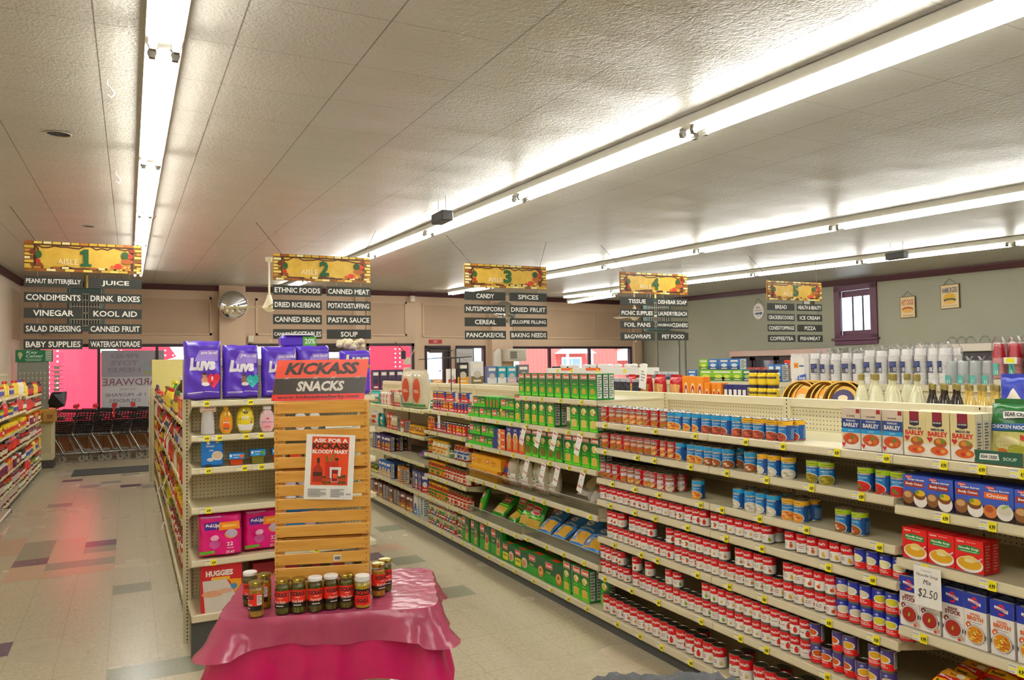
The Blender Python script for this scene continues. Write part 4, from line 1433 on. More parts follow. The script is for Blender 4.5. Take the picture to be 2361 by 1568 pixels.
@kind
def display_tray(v):
    """Open cardboard display tray with a dipping side."""
    w, d, h = 0.19, 0.2, 0.055
    g = c({'g': '1f5a46', 'r': 'd8183c'}[v], .5)
    br = c('b08a52', .7)
    m = MB()
    m.box(-w / 2, w / 2, -d / 2, d / 2, 0, 0.004, br)
    m.box(-w / 2, w / 2, -d / 2, -d / 2 + 0.003, 0, h, g)
    m.box(-w / 2, w / 2, d / 2 - 0.003, d / 2, 0, h * 2.4, br)
    for s in (-1, 1):
        m.prism([(-d / 2, 0), (d / 2, 0), (d / 2, h * 2.4), (-d / 2, h)], 'x', s * w / 2 - 0.0015, s * w / 2 + 0.0015, br)
    o = m.build('display_tray')
    if v == 'g':
        a = MB()
        a.art([('p', [(.1, .3), (.12, .75), (.5, .8), (.52, .35)], c('eef0ea', .4)), ('t', 'BEAR CREEK', .14, .42, .49, .66, c('22221e', .4), .03), ('t', 'SOUP', .6, .38, .88, .62, c('cfe0d2', .4), .02)], planar((-w / 2, -d / 2, 0), (w, 0, 0), (0, 0, h)))
        a.build('printed_front', o)
    return o

# --- jars, bottles and generic small goods (colour arguments)
@kind
def jar(body, lid, lab, lab2):
    m = MB()
    m.lathe([(0.036, 0), (0.041, 0.006), (0.041, 0.105), (0.036, 0.125), (0.03, 0.132), (0.03, 0.138)], c(body, .15, coat=.5), 14)
    o = m.build('sauce_jar')
    m = MB()
    m.lathe([(0.034, 0.136), (0.034, 0.154), (0.031, 0.157)], c(lid, .35), 14)
    m.build('lid', o)
    m = MB()
    m.art([('r', .2, .12, .8, .74, c(lab, .45)), ('r', .3, .5, .7, .66, c(lab2, .45)), ('e', .5, .3, .1, .14, c(lab2, .45))], cylmap(0.0412, 0, 0.138))
    m.build('label', o)
    return o
@kind
def small_jar(body, lid, lab, lab2):
    m = MB()
    m.lathe([(0.037, 0), (0.042, 0.006), (0.042, 0.075), (0.036, 0.088)], c(body, .15, coat=.5), 12)
    o = m.build('small_jar')
    m = MB()
    m.lathe([(0.038, 0.086), (0.038, 0.105), (0.035, 0.107)], c(lid, .35), 12)
    m.build('lid', o)
    m = MB()
    m.art([('r', .18, .12, .82, .8, c(lab, .45)), ('r', .3, .5, .7, .68, c(lab2, .45))], cylmap(0.0422, 0, 0.088))
    m.build('label', o)
    return o
@kind
def plain_can(c1, c2, c3):
    b = tin(0.0375, 0.11).build('food_can')
    wrap(0.0375, 0.11, [('r', 0, 0, 1, 1, c(c1, .4)), ('r', 0, 0, 1, .38, c(c2, .4)), ('e', .5, .55, .13, .2, c(c3, .4)), ('r', .36, .12, .64, .26, c('f0e8dc', .4)), ('r', .4, .84, .6, .95, c('f0d21c', .4)), ('r', .76, .1, .92, .9, c('c9c9c2', .4))], b)
    return b
@kind
def plain_box(w, d, h, c1, c2, c3):
    a = [('r', 0, 0, 1, 1, c(c1, .4)), ('r', 0, 0, 1, .34, c(c2, .4)), ('e', .5, .42, .3, .16, c(c3, .4)), ('r', .14, .72, .86, .88, c('f2ece0', .4)), ('r', .2, .1, .8, .18, c('e8dcc4', .4))]
    return carton(w, d, h, c(c1, .45), a, nutr(7), None, None, 'food_box')
@kind
def plain_bag(w, h, c1, c2, c3):
    m = film('film_' + c1, c1, 1.0, .25, .5)
    return bag('snack_bag', w, h, 0.06, m, [('p', [(.12, .6), (.16, .84), (.86, .82), (.84, .56)], c(c2, .35)), ('e', .5, .3, .32, .18, c(c3, .4))], seed=int(c1, 16) % 97)
@kind
def plain_bottle(body, cap, lab):
    m = MB()
    m.lathe([(0.03, 0), (0.034, 0.006), (0.034, 0.13), (0.028, 0.16), (0.013, 0.19), (0.012, 0.21)], c(body, .15, coat=.5), 12)
    o = m.build('food_bottle')
    m = MB()
    m.lathe([(0.014, 0.205), (0.014, 0.228), (0.012, 0.23)], c(cap, .4), 10)
    m.build('cap', o)
    m = MB()
    m.art([('r', .16, .12, .84, .66, c(lab, .45)), ('r', .32, .4, .68, .56, c(cap, .45))], cylmap(0.0343, 0, 0.19))
    m.build('label', o)
    return o
# one-piece small goods for the far shelves
@kind
def far_jar(body, lid, lab):
    m = MB()
    m.lathe([(0.04, 0), (0.042, 0.03), (0.0425, 0.09), (0.042, 0.095), (0.04, 0.115), (0.034, 0.12), (0.037, 0.121), (0.037, 0.145)], [c(body, .2), c(lab, .4), c(body, .2), c(body, .2), c(body, .2), c(lid, .4), c(lid, .4)], 10)
    return m.build('food_jar')
@kind
def far_bottle(body, lid, lab):
    m = MB()
    m.lathe([(0.034, 0), (0.036, 0.03), (0.0365, 0.12), (0.036, 0.125), (0.03, 0.15), (0.013, 0.185), (0.014, 0.19), (0.014, 0.22)], [c(body, .2), c(lab, .4), c(body, .2), c(body, .2), c(body, .2), c(lid, .4), c(lid, .4)], 10)
    return m.build('food_bottle')
@kind
def far_box(c1, c2, c3):
    w, d, h = 0.11, 0.05, 0.17
    m = MB()
    m.box(-w / 2, w / 2, -d / 2, d / 2, 0, h, c(c1, .45))
    m.art([('r', .08, .55, .92, .9, c(c2, .45)), ('e', .5, .3, .34, .2, c(c3, .45))], planar((-w / 2, -d / 2, 0), (w, 0, 0), (0, 0, h)))
    m.art([('r', .1, .1, .9, .9, c(c2, .45))], planar((-w / 2, d / 2, 0), (0, -d, 0), (0, 0, h)))
    return m.build('food_box')
@kind
def far_can(c1, c2, c3):
    m = MB()
    m.lathe([(0.037, 0), (0.037, 0.004), (0.0365, 0.04), (0.0366, 0.075), (0.0365, 0.106), (0.037, 0.11)], [TIN, c(c1, .4), c(c2, .4), c(c3, .4), TIN], 10)
    return m.build('food_can')
# distances along the shelves (metres from the camera line)
YS_ = {
    's1': [4.706, 4.6, 4.522, 4.428, 4.35, 4.27, 4.192, 4.108, 4.012, 3.934, 3.856, 3.778, 3.692, 3.608, 3.513, 3.435, 3.349, 3.265, 3.18, 3.081, 2.994],
    's2': [4.704, 4.59, 4.512, 4.433, 4.355, 4.277, 4.188, 4.11, 4.014, 3.936, 3.856, 3.748, 3.67, 3.592, 3.514, 3.434, 3.253, 3.153, 3.075, 2.979, 2.811, 2.733, 2.503, 2.405, 2.327],
    's3': [4.731, 4.649, 4.571, 4.479, 4.392, 4.299, 4.209, 4.131, 4.053, 3.975, 3.707, 3.35, 3.259, 3.173, 3.091, 2.984, 2.902, 2.639, 2.544],
    's4': [4.74, 4.66, 4.592, 4.524, 4.456, 4.373, 4.305, 4.237, 4.147, 4.079, 4.011, 3.936, 3.868, 3.785, 3.715, 3.645, 3.545, 3.477, 3.409, 3.341, 3.273, 3.205, 3.137, 2.97, 2.892, 2.824, 2.75, 2.682, 2.614, 2.536, 2.468, 2.4, 2.332],
    's5l': [4.655, 4.587, 4.519, 4.451, 4.383, 4.315, 4.247, 4.179, 4.111, 4.043, 3.975, 3.891, 3.823, 3.755, 3.687, 3.619, 3.551, 3.483, 3.415, 3.347, 3.279, 3.201, 3.133, 3.065, 2.988, 2.92, 2.852, 2.784, 2.716, 2.648, 2.58, 2.512, 2.444, 2.376, 2.308],
    's5u': [4.639, 4.571, 4.503, 4.376, 4.305, 4.237, 4.146, 3.935, 3.867, 3.799, 3.731, 3.663, 3.595, 3.527, 3.459, 3.355, 3.268, 3.191, 3.123, 2.974, 2.906, 2.838, 2.77, 2.702, 2.634, 2.566, 2.498, 2.43, 2.362, 2.294],
    's6l': [4.753, 4.685, 4.608, 4.531, 4.463, 4.354, 4.275, 4.207, 4.139, 4.07, 3.991, 3.914, 3.846, 3.778, 3.71, 3.639, 3.565, 3.497, 3.429, 3.361, 3.293, 3.225, 3.157, 3.089, 3.021, 2.953, 2.885, 2.817, 2.749, 2.681, 2.613, 2.545, 2.477, 2.409],
    's6u': [4.741, 4.673, 4.597, 4.513, 4.35, 4.198, 3.978, 3.902, 3.628, 3.553, 3.485, 3.417, 3.349, 3.281, 3.213, 3.145, 3.077, 3.009, 2.941, 2.873, 2.805, 2.682, 2.582, 2.485, 2.417],
    's7': [4.724, 4.641, 4.558, 4.475, 4.392, 4.309, 4.226, 4.143, 4.06, 3.977, 3.894, 3.803, 3.72, 3.637, 3.554, 3.414, 3.331, 3.221, 3.138, 3.055, 2.972, 2.879],
}
# ------------------------------------------------------------------ goods on the long gondola
RJ = random.Random(11)
AISLE = -PI / 2
def put(k, args, y, z, x, desc, where, group, cat, jit=0.0, rz=AISLE):
    return place(k, (x, y, z), rz + jit, desc + ', ' + where, cat, group, args)

CH = {'b': 'beige', 'o': 'orange', 'w': 'bluish'}
BT = {'b': 'blue', 'y': 'yellow', 'g': 'green'}
VC = {'c': 'blue-red can, celery soup', 'm': 'blue-red can, mushroom soup', 'k': 'blue-red can, chicken soup', 't': 'purple-red can, tomato soup', 'n': 'purple-red can, noodle soup'}
PICT = {'tomato': 'tomato', 'chicken': 'chicken', 'celery': 'green celery', 'mushroom': 'brown mushroom', 'noodle': 'noodle bowl', 'veg': 'vegetable', 'bean': 'bean', 'onion': 'orange onion', 'cheese': 'yellow cheese', 'healthy': 'green-dot chicken'}
def canspec(s):
    if s[0] == 'C':
        return 'chunky_can', (s[1:],), 0.0385, 'red stew can with %s band' % CH[s[1]], 'red stew cans'
    if s[0] == 'B':
        return 'blue_can', (s[1:],), 0.0385, 'blue soup can with %s top' % BT[s[1]], 'blue soup cans'
    if s[0] == 'V':
        return 'value_can', (s[1:],), 0.0335, VC[s[1]], 'blue and purple condensed soup cans'
    if s[0] == 'F':
        return 'family_soup_can', (s[1:],), 0.041, 'tall red-white soup can, %s picture' % PICT[s[1:]], 'tall red and white soup cans'
    return 'soup_can', (s,), 0.0335, 'red-white soup can, %s picture' % PICT[s], 'red and white soup cans'
def can_row(ys, specs, z, where, behind=(), dx=0.0, jit=0.75):
    for i, (y, s) in enumerate(zip(ys, specs)):
        k, a, r, d, g = canspec(s)
        x = 3.085 + r + dx
        put(k, a, y, z, x, d, '%s from left %s' % (nth(i + 1), where), g, 'soup can', RJ.uniform(-jit, jit * 0.5) + 0.45)
    for n in behind:
        for i, (y, s) in enumerate(zip(ys, specs)):
            k, a, r, d, g = canspec(s)
            if n(i):
                put(k, a, y - 0.004, z, 3.085 + 3 * r + 0.004 + dx, d, '%s from left in second row %s' % (nth(i + 1), where), g, 'soup can', RJ.uniform(-1, 1))
S = YS_
LS = LV['soup']
can_row(S['s1'], ['Cbv'] * 3 + ['Coc'] * 3 + ['Cbv'] * 3 + ['Bbn'] * 4 + ['Bbr'] * 4 + ['Byr'] * 4, LS[0], 'on top soup shelf', [lambda i: i < 10 or i in (20, 19)])
can_row(S['s2'], ['Cov'] * 4 + ['Cbv'] * 3 + ['Coc'] * 3 + ['Bbn'] * 3 + ['Bbm'] * 3 + ['Bbm'] + ['Byw'] * 3 + ['Bgp'] * 2 + ['Bgt'] * 3, LS[1], 'on second soup shelf', [lambda i: i < 16 or i > 21])
can_row(S['s3'], ['Cwv'] * 4 + ['Cwc'] * 4 + ['Cww'] * 2 + ['Bbn'] + ['Bbw'] * 4 + ['Byn'] * 2 + ['Bgm'] * 2, LS[2], 'on third soup shelf', [lambda i: i < 10 or 10 < i < 17])
can_row(S['s4'], ['veg', 'veg', 'veg', 'bean', 'bean', 'bean', 'mushroom', 'mushroom', 'veg', 'veg', 'noodle', 'mushroom', 'veg', 'tomato', 'tomato', 'tomato', 'veg', 'veg', 'noodle', 'noodle', 'noodle', 'cheese', 'celery', 'onion', 'onion', 'onion', 'cheese', 'cheese', 'cheese'] + ['Vc'] * 4, LS[3], 'on fourth soup shelf', [lambda i: i in (22, 28, 31)])
low = ['healthy', 'healthy', 'chicken', 'healthy', 'healthy', 'healthy', 'noodle', 'noodle', 'tomato', 'tomato', 'tomato', 'veg', 'veg', 'veg', 'noodle', 'noodle', 'noodle', 'chicken', 'chicken', 'chicken', 'healthy', 'healthy', 'healthy', 'cheese', 'cheese', 'cheese', 'bean', 'bean', 'bean'] + ['Vm'] * 3 + ['Vk'] * 3
can_row(S['s5l'], low, LS[4], 'in lower layer, fifth soup shelf')
def snap(up, lo):
    out = []
    for y in up:
        t = sorted(lo, key=lambda q: abs(q - y))
        for q in t:
            if q not in out:
                out.append(q)
                break
    return sorted(out, reverse=True)
upr = ['bean', 'bean', 'chicken', 'healthy', 'noodle', 'noodle', 'tomato', 'tomato', 'veg', 'veg', 'healthy', 'noodle', 'noodle', 'noodle', 'healthy', 'healthy', 'mushroom', 'healthy', 'mushroom', 'cheese', 'cheese', 'bean', 'bean', 'bean'] + ['Vm'] * 3 + ['Vk'] * 3
can_row(snap(S['s5u'], S['s5l']), upr, LS[4] + 0.1015, 'in upper layer, fifth soup shelf')
low = ['mushroom'] * 5 + ['chicken'] * 7 + ['celery'] * 6 + ['noodle'] * 5 + ['tomato'] * 4 + ['Vt'] * 4 + ['Vn'] * 3
can_row(S['s6l'], low, LS[5], 'in lower layer, sixth soup shelf')
upr = ['mushroom', 'bean', 'bean', 'bean', 'bean', 'chicken', 'chicken', 'celery', 'celery', 'celery', 'noodle', 'noodle', 'noodle', 'noodle', 'noodle', 'noodle', 'tomato', 'tomato', 'tomato', 'tomato', 'Vt', 'Vt', 'Vn', 'Vn', 'Vn']
can_row(snap(S['s6u'], S['s6l']), upr, LS[5] + 0.1015, 'in upper layer, sixth soup shelf')
can_row(S['s7'], ['Fmushroom'] * 4 + ['Fchicken'] * 5 + ['Ftomato'] * 4 + ['Fnoodle'] * 3 + ['Fnoodle', 'Fveg', 'Fveg', 'Ftomato', 'Fveg', 'Fbean'], 0.122, 'on bottom soup deck', [lambda i: i in (11, 15, 18, 20)])

def box_row(k, args, lefts, w, z, d, desc, where, group, cat, rows=1, x0=3.085, jit=0.03, start=1, step=0.004):
    for i, yl in enumerate(lefts):
        for q in range(rows):
            wh = '%s from left%s %s' % (nth(i + start), '' if rows == 1 else (' in front row' if q == 0 else ' in %s row' % nth(q + 1)), where)
            put(k, args, yl - w / 2 - 0.001, z, x0 + d / 2 + q * (d + step), desc, wh, group, cat, RJ.uniform(-jit, jit))

# soup-mix unit (nearest)
LD = LV['dry']
box_row('barley_box', ('q',), [2.603, 2.493, 2.381], 0.105, LD[0] + 0.002, 0.045, 'tan and blue pearled barley box', 'on top shelf', 'barley boxes', 'box')
box_row('barley_box', ('m',), [2.272, 2.165, 2.055], 0.105, LD[0] + 0.002, 0.045, 'cream medium barley box', 'on top shelf', 'barley boxes', 'box', rows=3, start=4)
for i, (y, n) in enumerate([(1.86, 'nearest the barley boxes'), (1.66, 'nearest the frame edge')]):
    put('display_tray', ('g',), y, LD[0], 3.085 + 0.1, 'dark green cardboard soup display tray', n, 'soup display trays', 'tray')
    o = put('soup_pouch', ('a',), y, LD[0] + 0.009, 3.085 + 0.12, 'green chicken noodle soup pouch in a tray', n, 'soup pouches', 'pouch')
    o.rotation_euler.x = -0.1
    o = put('soup_pouch', ('a',), y - 0.01, LD[0] + 0.009, 3.085 + 0.17, 'green soup pouch behind another in a tray', n, 'soup pouches', 'pouch', 0.1)
box_row('recipe_box', ('b',), [2.285], 0.235, LD[1] + 0.001, 0.05, 'blue beefy-onion soup mix box', 'on second shelf', 'soup mix boxes', 'box', rows=3)
box_row('recipe_box', ('o',), [2.043, 1.803, 1.563], 0.235, LD[1] + 0.001, 0.05, 'orange-panelled onion soup mix box', 'on second shelf', 'soup mix boxes', 'box', rows=3, start=2)
box_row('noodle_soup_box', ('a',), [2.295, 2.174, 2.053], 0.118, LD[2] + 0.001, 0.05, 'red noodle soup box with bowl', 'on third shelf', 'noodle soup boxes', 'box', rows=2)
put('small_jar', ('9a6a3a', '2a2622', 'd9cfc0', 'b53a2a'), 1.63, LD[2], 3.14, 'small broth jar with black lid', 'at the frame edge on third shelf', None, 'jar')
for q in range(3):
    box_row('stock_carton', ('b',), [2.318, 2.222, 2.118], 0.093, LD[3] + 0.001, 0.063, 'beef stock carton', 'in %s row, fourth shelf' % ('front' if q == 0 else nth(q + 1)), 'broth cartons', 'carton', x0=3.085 + q * 0.068)
    box_row('stock_carton', ('c',), [2.022, 1.915, 1.812, 1.712], 0.093, LD[3] + 0.001, 0.063, 'chicken broth carton', 'in %s row, fourth shelf' % ('front' if q == 0 else nth(q + 1)), 'broth cartons', 'carton', start=4, x0=3.085 + q * 0.068)
# a low tray shelf of ramen under the broth
m = MB()
m.box(-0.28, 0.28, -1.0, 0.0, 0.0, 0.012, ALM2)
m.box(-0.29, -0.27, -1.0, 0.0, -0.03, 0.012, ALMOND)
for s in (-0.99, -0.02):
    m.box(-0.27, 0.28, s, s + 0.02, -0.28, 0.0, ALMOND)
tag(m.build('ramen_shelf', None, (3.36, 2.27, 0.41)), 'low almond shelf of ramen packs under the broth cartons', 'shelf')
spots = [(0, 0, 0), (1, 0, 0), (2, 0, 0), (3, 0, 0), (0, 1, 0), (1, 1, 0), (2, 1, 0), (3, 1, 0), (0, 0, 1), (1, 0, 1), (2, 1, 1), (3, 0, 1), (0, 1, 1), (1, 1, 2), (2, 0, 1)]
for n, (i, j, kz) in enumerate(spots):
    o = put('ramen_pack', ('a',), 2.16 - 0.155 * i + RJ.uniform(-.01, .01), 0.455 + 0.05 * kz + 0.01 * j, 3.12 + 0.15 * j, 'red and yellow ramen pack', '%s, %s pack from left in the %s row' % (['bottom', 'second', 'top'][kz] + ' layer', nth(i + 1), ['front', 'back'][j]), 'ramen packs', 'noodle pack', RJ.uniform(-.3, .3))
    o.rotation_euler.x = -1.15 + RJ.uniform(-.1, .1)

# pasta units
LP, LQ = LV['p1'], LV['p2']
box_row('pasta_box', ('te',), [6.03, 5.907, 5.784], 0.108, LP[0], 0.05, 'small green pasta box', 'on top pasta shelf', 'small green pasta boxes', 'box', rows=3)
box_row('pasta_box', ('ts',), [5.653, 5.52, 5.392, 5.26, 5.127, 5.0, 4.879], 0.108, LP[0], 0.05, 'small green pasta box', 'on top pasta shelf', 'small green pasta boxes', 'box', rows=3, start=4)
box_row('pasta_box', ('be',), [6.115, 5.94, 5.804, 5.673, 5.524], 0.12, LP[1], 0.055, 'tall green pasta box', 'on second pasta shelf', 'tall green pasta boxes', 'box')
box_row('pasta_box', ('bs',), [5.524], 0.12, LP[1], 0.055, 'tall green pasta box at a row end', 'in the back row on second pasta shelf', 'tall green pasta boxes', 'box', x0=3.145)
box_row('pasta_box', ('bp',), [5.152, 5.01, 4.882], 0.12, LP[1], 0.055, 'tall green pasta box', 'on second pasta shelf', 'tall green pasta boxes', 'box', start=6, rows=2)
for lv, lay, ls, hz in ((1, 'lower', [7.185, 6.895, 6.6, 6.405], 0), (1, 'upper', [7.04, 6.41], 0.104)):
    box_row('flat_pasta_box', ('a',), ls[:3], 0.285, LQ[0] + hz, 0.06, 'flat green spaghetti box', 'in %s layer, second pasta shelf' % lay, 'flat green spaghetti boxes', 'box', rows=2)
put('flat_pasta_box', ('y',), 6.27, LQ[0], 3.115, 'flat green spaghetti box with yellow corner', 'lower layer, second pasta shelf', 'flat green spaghetti boxes', 'box')
for i in range(4):
    put('flat_pasta_box', ('a',), 6.72 - 0.075 * i, LQ[0] + 0.104, 3.085 + 0.15, 'green spaghetti box turned end-on', '%s from left, second pasta shelf' % nth(i + 1), 'flat green spaghetti boxes', 'box', 0, rz=PI)
box_row('flat_pasta_box', ('a',), [7.18, 6.89], 0.285, LQ[1], 0.06, 'flat green spaghetti box', 'in lower layer, third pasta shelf', 'flat green spaghetti boxes', 'box', rows=2)
box_row('flat_pasta_box', ('a',), [7.15, 6.85], 0.285, LQ[1] + 0.103, 0.06, 'flat green spaghetti box', 'in upper layer, third pasta shelf', 'flat green spaghetti boxes', 'box', rows=2)
for i in range(3):
    put('orange_flat_box', ('a',), 6.463, LQ[1] + 0.0625 * i, 3.118, 'flat blue and orange noodle box', '%s of a stack of three' % ['bottom', 'middle', 'top'][i], 'flat blue-orange boxes', 'box')
box_row('orange_pasta_box', ('a',), [6.30, 6.175, 6.05], 0.115, LP[2], 0.05, 'blue-topped orange pasta box', 'on third pasta shelf', 'blue and orange pasta boxes', 'box', rows=2)
box_row('pasta_box', ('bd',), [5.925, 5.80, 5.66, 5.53, 5.405], 0.12, LP[2], 0.055, 'tall green pasta box', 'on third pasta shelf', 'tall green pasta boxes', 'box', start=4, rows=2)
box_row('pasta_box', ('be',), [5.255, 5.13, 5.0, 4.872], 0.12, LP[2], 0.055, 'tall green pasta box', 'on third pasta shelf', 'tall green pasta boxes', 'box', start=9, rows=2)
CLEAR = glassy('clear_acrylic', (0.97, 0.98, 0.97), 0.06)
for (y1, y0, z), lab in zip([(7.18, 5.97, LP[3]), (5.96, 4.75, LP[3]), (7.18, 5.97, LQ[3]), (5.96, 4.75, LP[4])], ['far half of fourth pasta shelf', 'near half of fourth pasta shelf', 'far half of fifth pasta shelf', 'near half of fifth pasta shelf']):
    m = MB()
    m.box(-0.0015, 0.0015, 0, y1 - y0, 0, 0.085, CLEAR)
    m.box(-0.0025, 0.0025, 0, y1 - y0, 0.085, 0.088, c('d9dcd6', .2))
    tag(m.build('shelf_guard', None, (3.068, y0, z)), 'clear plastic front guard, ' + lab, 'shelf guard', 'clear shelf guards')
box_row('yellow_box', ('a',), [7.17, 6.83], 0.33, LQ[2], 0.09, 'long yellow polenta box', 'in lower layer, fourth pasta shelf', 'yellow polenta boxes', 'box', rows=2)
box_row('yellow_box', ('a',), [7.1, 6.765], 0.33, LQ[2] + 0.116, 0.09, 'long yellow polenta box', 'in upper layer, fourth pasta shelf', 'yellow polenta boxes', 'box', rows=2)
o = place('plain_bag', (3.15, 6.36 + 0.06, LQ[2]), AISLE, 'red and blue pasta bag leaning beside the yellow boxes', 'bag', None, (0.2, 0.2, 'b8322c', '34408c', 'cfa45a'))
for i, y in enumerate([6.29, 6.16, 6.035, 5.9, 5.745, 5.63]):
    put('egg_noodle_bag', ('a',), y, LP[3] if y < 5.95 else LQ[2], 3.16 + 0.05 * (i % 2), 'tied clear egg noodle bag', '%s from left on fourth pasta shelf' % nth(i + 1), 'clear egg noodle bags', 'bag', RJ.uniform(-.2, .2))
for i, (y, x, t) in enumerate([(5.27, 3.3, -1.1), (5.12, 3.22, -1.25), (4.93, 3.3, -1.0), (4.9, 3.42, -0.9)]):
    o = put('lying_noodle_bag', ('a',), y, LP[3] + 0.05, x, 'limp clear noodle bag with blue print', '%s from left, lying on fourth pasta shelf' % nth(i + 1), 'limp noodle bags', 'bag', RJ.uniform(-.5, .5))
    o.rotation_euler.x = t
for i, (y, x, t, z) in enumerate([(7.06, 3.16, -.35, .43), (6.83, 3.3, -.5, .43), (6.7, 3.17, -.95, .46), (6.5, 3.33, -.3, .43), (6.4, 3.17, -1.1, .46), (6.16, 3.2, -.6, .44), (5.98, 3.17, -.45, .44), (5.83, 3.3, -.35, .45)]):
    o = put('pasta_bag', ('a',), y, z + 0.015, x, 'green and yellow noodle bag', '%s from left, leaning on fifth pasta shelf' % nth(i + 1), 'green noodle bags', 'bag', RJ.uniform(-.35, .35))
    o.rotation_euler.x = t
for i, (y, x) in enumerate([(5.72, 3.14), (5.48, 3.14), (5.42, 3.3), (5.2, 3.14), (4.98, 3.13), (4.86, 3.28)]):
    o = put('blue_bag', ('a',), y, LP[4] + 0.05, x, 'clear and blue pasta bag lying flat', '%s from left on fifth pasta shelf' % nth(i + 1), 'blue pasta bags', 'bag', RJ.uniform(-.3, .3))
    o.rotation_euler.x = -1.05 + RJ.uniform(-.1, .15)
box_row('lasagna_box', ('a',), [7.38, 7.155], 0.2, 0.122, 0.06, 'green lasagna box', 'bottom pasta deck', 'green lasagna boxes', 'box', rows=2)
box_row('lasagna_box', ('b',), [6.93, 6.674], 0.25, 0.122, 0.06, 'wide green lasagna box', 'bottom pasta deck', 'green lasagna boxes', 'box', rows=2, start=3)
box_row('lasagna_box', ('c',), [6.418, 6.163], 0.25, 0.122, 0.075, 'low green shells box', 'bottom pasta deck', 'green lasagna boxes', 'box', rows=4, start=5)
box_row('lasagna_box', ('d',), [5.905, 5.61], 0.29, 0.122, 0.11, 'wide low green rotini box', 'bottom pasta deck', 'green lasagna boxes', 'box', rows=3, start=7)
box_row('pasta_box', ('be',), [5.31, 5.165, 5.042], 0.12, 0.122, 0.055, 'tall green pasta box', 'bottom pasta deck', 'tall green pasta boxes', 'box', rows=2, start=9)
box_row('pasta_box', ('be',), [4.87], 0.12, 0.122, 0.055, 'set-back tall green pasta box', 'bottom pasta deck', 'tall green pasta boxes', 'box', x0=3.15, start=12)

# red-on-white price slips hanging from the pasta shelves
@kind
def sale_tag(txt):
    m = MB()
    m.box(-0.035, 0.035, -0.001, 0, -0.155, 0.0, TAGW)
    m.art([('r', .15, .86, .85, .92, c('b53a34', .5)), ('r', .35, .6, .65, .63, LINE), ('t', txt, .1, .2, .9, .34, c('c22a24', .5), .02)], planar((-.035, -.001, -.155), (.07, 0, 0), (0, 0, .155)))
    return m.build('sale_tag')
for i, (y, z, t) in enumerate([(5.84, LP[1], '2/$4.44'), (5.56, LP[1], '2/$4.44'), (5.3, LP[1], '2/$4.44'), (4.93, LP[1], '2/$4.44'), (5.79, LP[2], '2/$4.44'), (5.5, LP[2], '2/$4.44'), (5.27, LP[2], '2/$4.44'), (4.9, LP[2], '2/$4.44')]):
    o = put('sale_tag', (t,), y, z - 0.026, 3.036, 'hanging white price slip', '%s from left under the %s pasta shelf' % (nth(i % 4 + 1), 'second' if i < 4 else 'third'), 'white price slips', 'price slip')
    o.rotation_euler.x = -0.12
    o.rotation_euler.y = 0.25
o = put('sale_tag', ('$2.99',), 7.87, LV['s5'][0] - 0.026, 3.036, 'hanging white price slip', 'under the top sauce shelf', 'white price slips', 'price slip')
m = MB()
m.box(-0.062, 0.062, -0.001, 0, -0.17, 0, TAGW)
m.art([('t', 'Lipton', .3, .86, .66, .92, c('8a8a88', .6)), ('t', 'Noodle Soup', .1, .72, .9, .82, INK, -.005, .3), ('t', 'Mix', .35, .56, .65, .68, INK, -.005, .3), ('t', '$2.50', .14, .2, .86, .44, INK, -.005, .2)], planar((-.062, -.001, -.17), (.124, 0, 0), (0, 0, .17)))
tag(m.build('price_note', None, (3.034, 2.145, LD[2] - 0.004), AISLE + 0.0), 'handwritten white price note below the red noodle soup boxes', 'note')

# sauce-jar unit
def mix_row(ys, lst, z, where, group, cat, r=0.041, rows=1, x0=3.085, start=1):
    for i, y in enumerate(ys):
        k, a, d = lst[i % len(lst)]
        for q in range(rows):
            put(k, a, y - r, z, x0 + r + q * (2 * r + 0.003), d, '%s from left%s %s' % (nth(i + start), '' if q == 0 else ' in back row', where), group, cat, RJ.uniform(-.5, .5))
CB = ('plain_can', ('3a3a90', 'd4242c', 'd2501c'), 'blue and red bean can')
CR = ('plain_can', ('c8242a', 'd8382c', 'e8c21e'), 'red chili can with yellow bar')
CT = ('plain_can', ('c4b49a', 'b8302a', '4a8a3a'), 'red-labelled tomato can')
JP = ('jar', ('a8361a', 'e2a022', 'e88a1e', '2a7a3a'), 'pasta sauce jar with yellow lid')
JW = ('jar', ('e9dfbe', 'e0a81e', 'f0e2b0', 'e08a1e'), 'white sauce jar with yellow lid')
JT = ('jar', ('9a2c16', '6a5a2a', 'ece2c2', 'c8301e'), 'pasta sauce jar with cream label')
JB = ('jar', ('a03418', 'b0622a', 'e0d8c0', '2a5aa8'), 'tall sauce jar with blue-white label')
JS = ('jar', ('b04a1e', 'b58a4a', 'e2a02a', 'c8401e'), 'salsa jar with yellow label')
L5 = LV['s5']
put('small_jar', ('e9e6d8', '1c8a5a', '2a7a5a', 'f0f0e8'), 8.30, L5[0], 3.14, 'white canister with green lid', 'far left on top sauce shelf', None, 'canister')
mix_row([8.21, 8.13, 8.05, 7.97, 7.885, 7.8, 7.715, 7.63, 7.545, 7.46, 7.375, 7.29], [CB, CB, CB, CB, CR, CR, CR, CB, CB, CB, CB, CB], L5[0], 'in lower layer, top sauce shelf', 'cans above the sauce jars', 'can', 0.038)
mix_row([8.21, 8.13, 8.05, 7.97, 7.885, 7.8, 7.715, 7.46, 7.375, 7.29], [CB], L5[0] + 0.1105, 'in upper layer, top sauce shelf', 'cans above the sauce jars', 'can', 0.038)
mix_row([8.39, 8.30], [JS], L5[1], 'on second sauce shelf', 'salsa jars', 'jar')
mix_row([8.182, 8.1, 8.02, 7.94, 7.86, 7.78, 7.7, 7.607, 7.52, 7.43, 7.35], [CB, CB, CB, CB, CB, CR, CR, CR, CR, CR, CR], L5[1], 'on second sauce shelf', 'cans on the second sauce shelf', 'can', 0.038, 2, start=3)
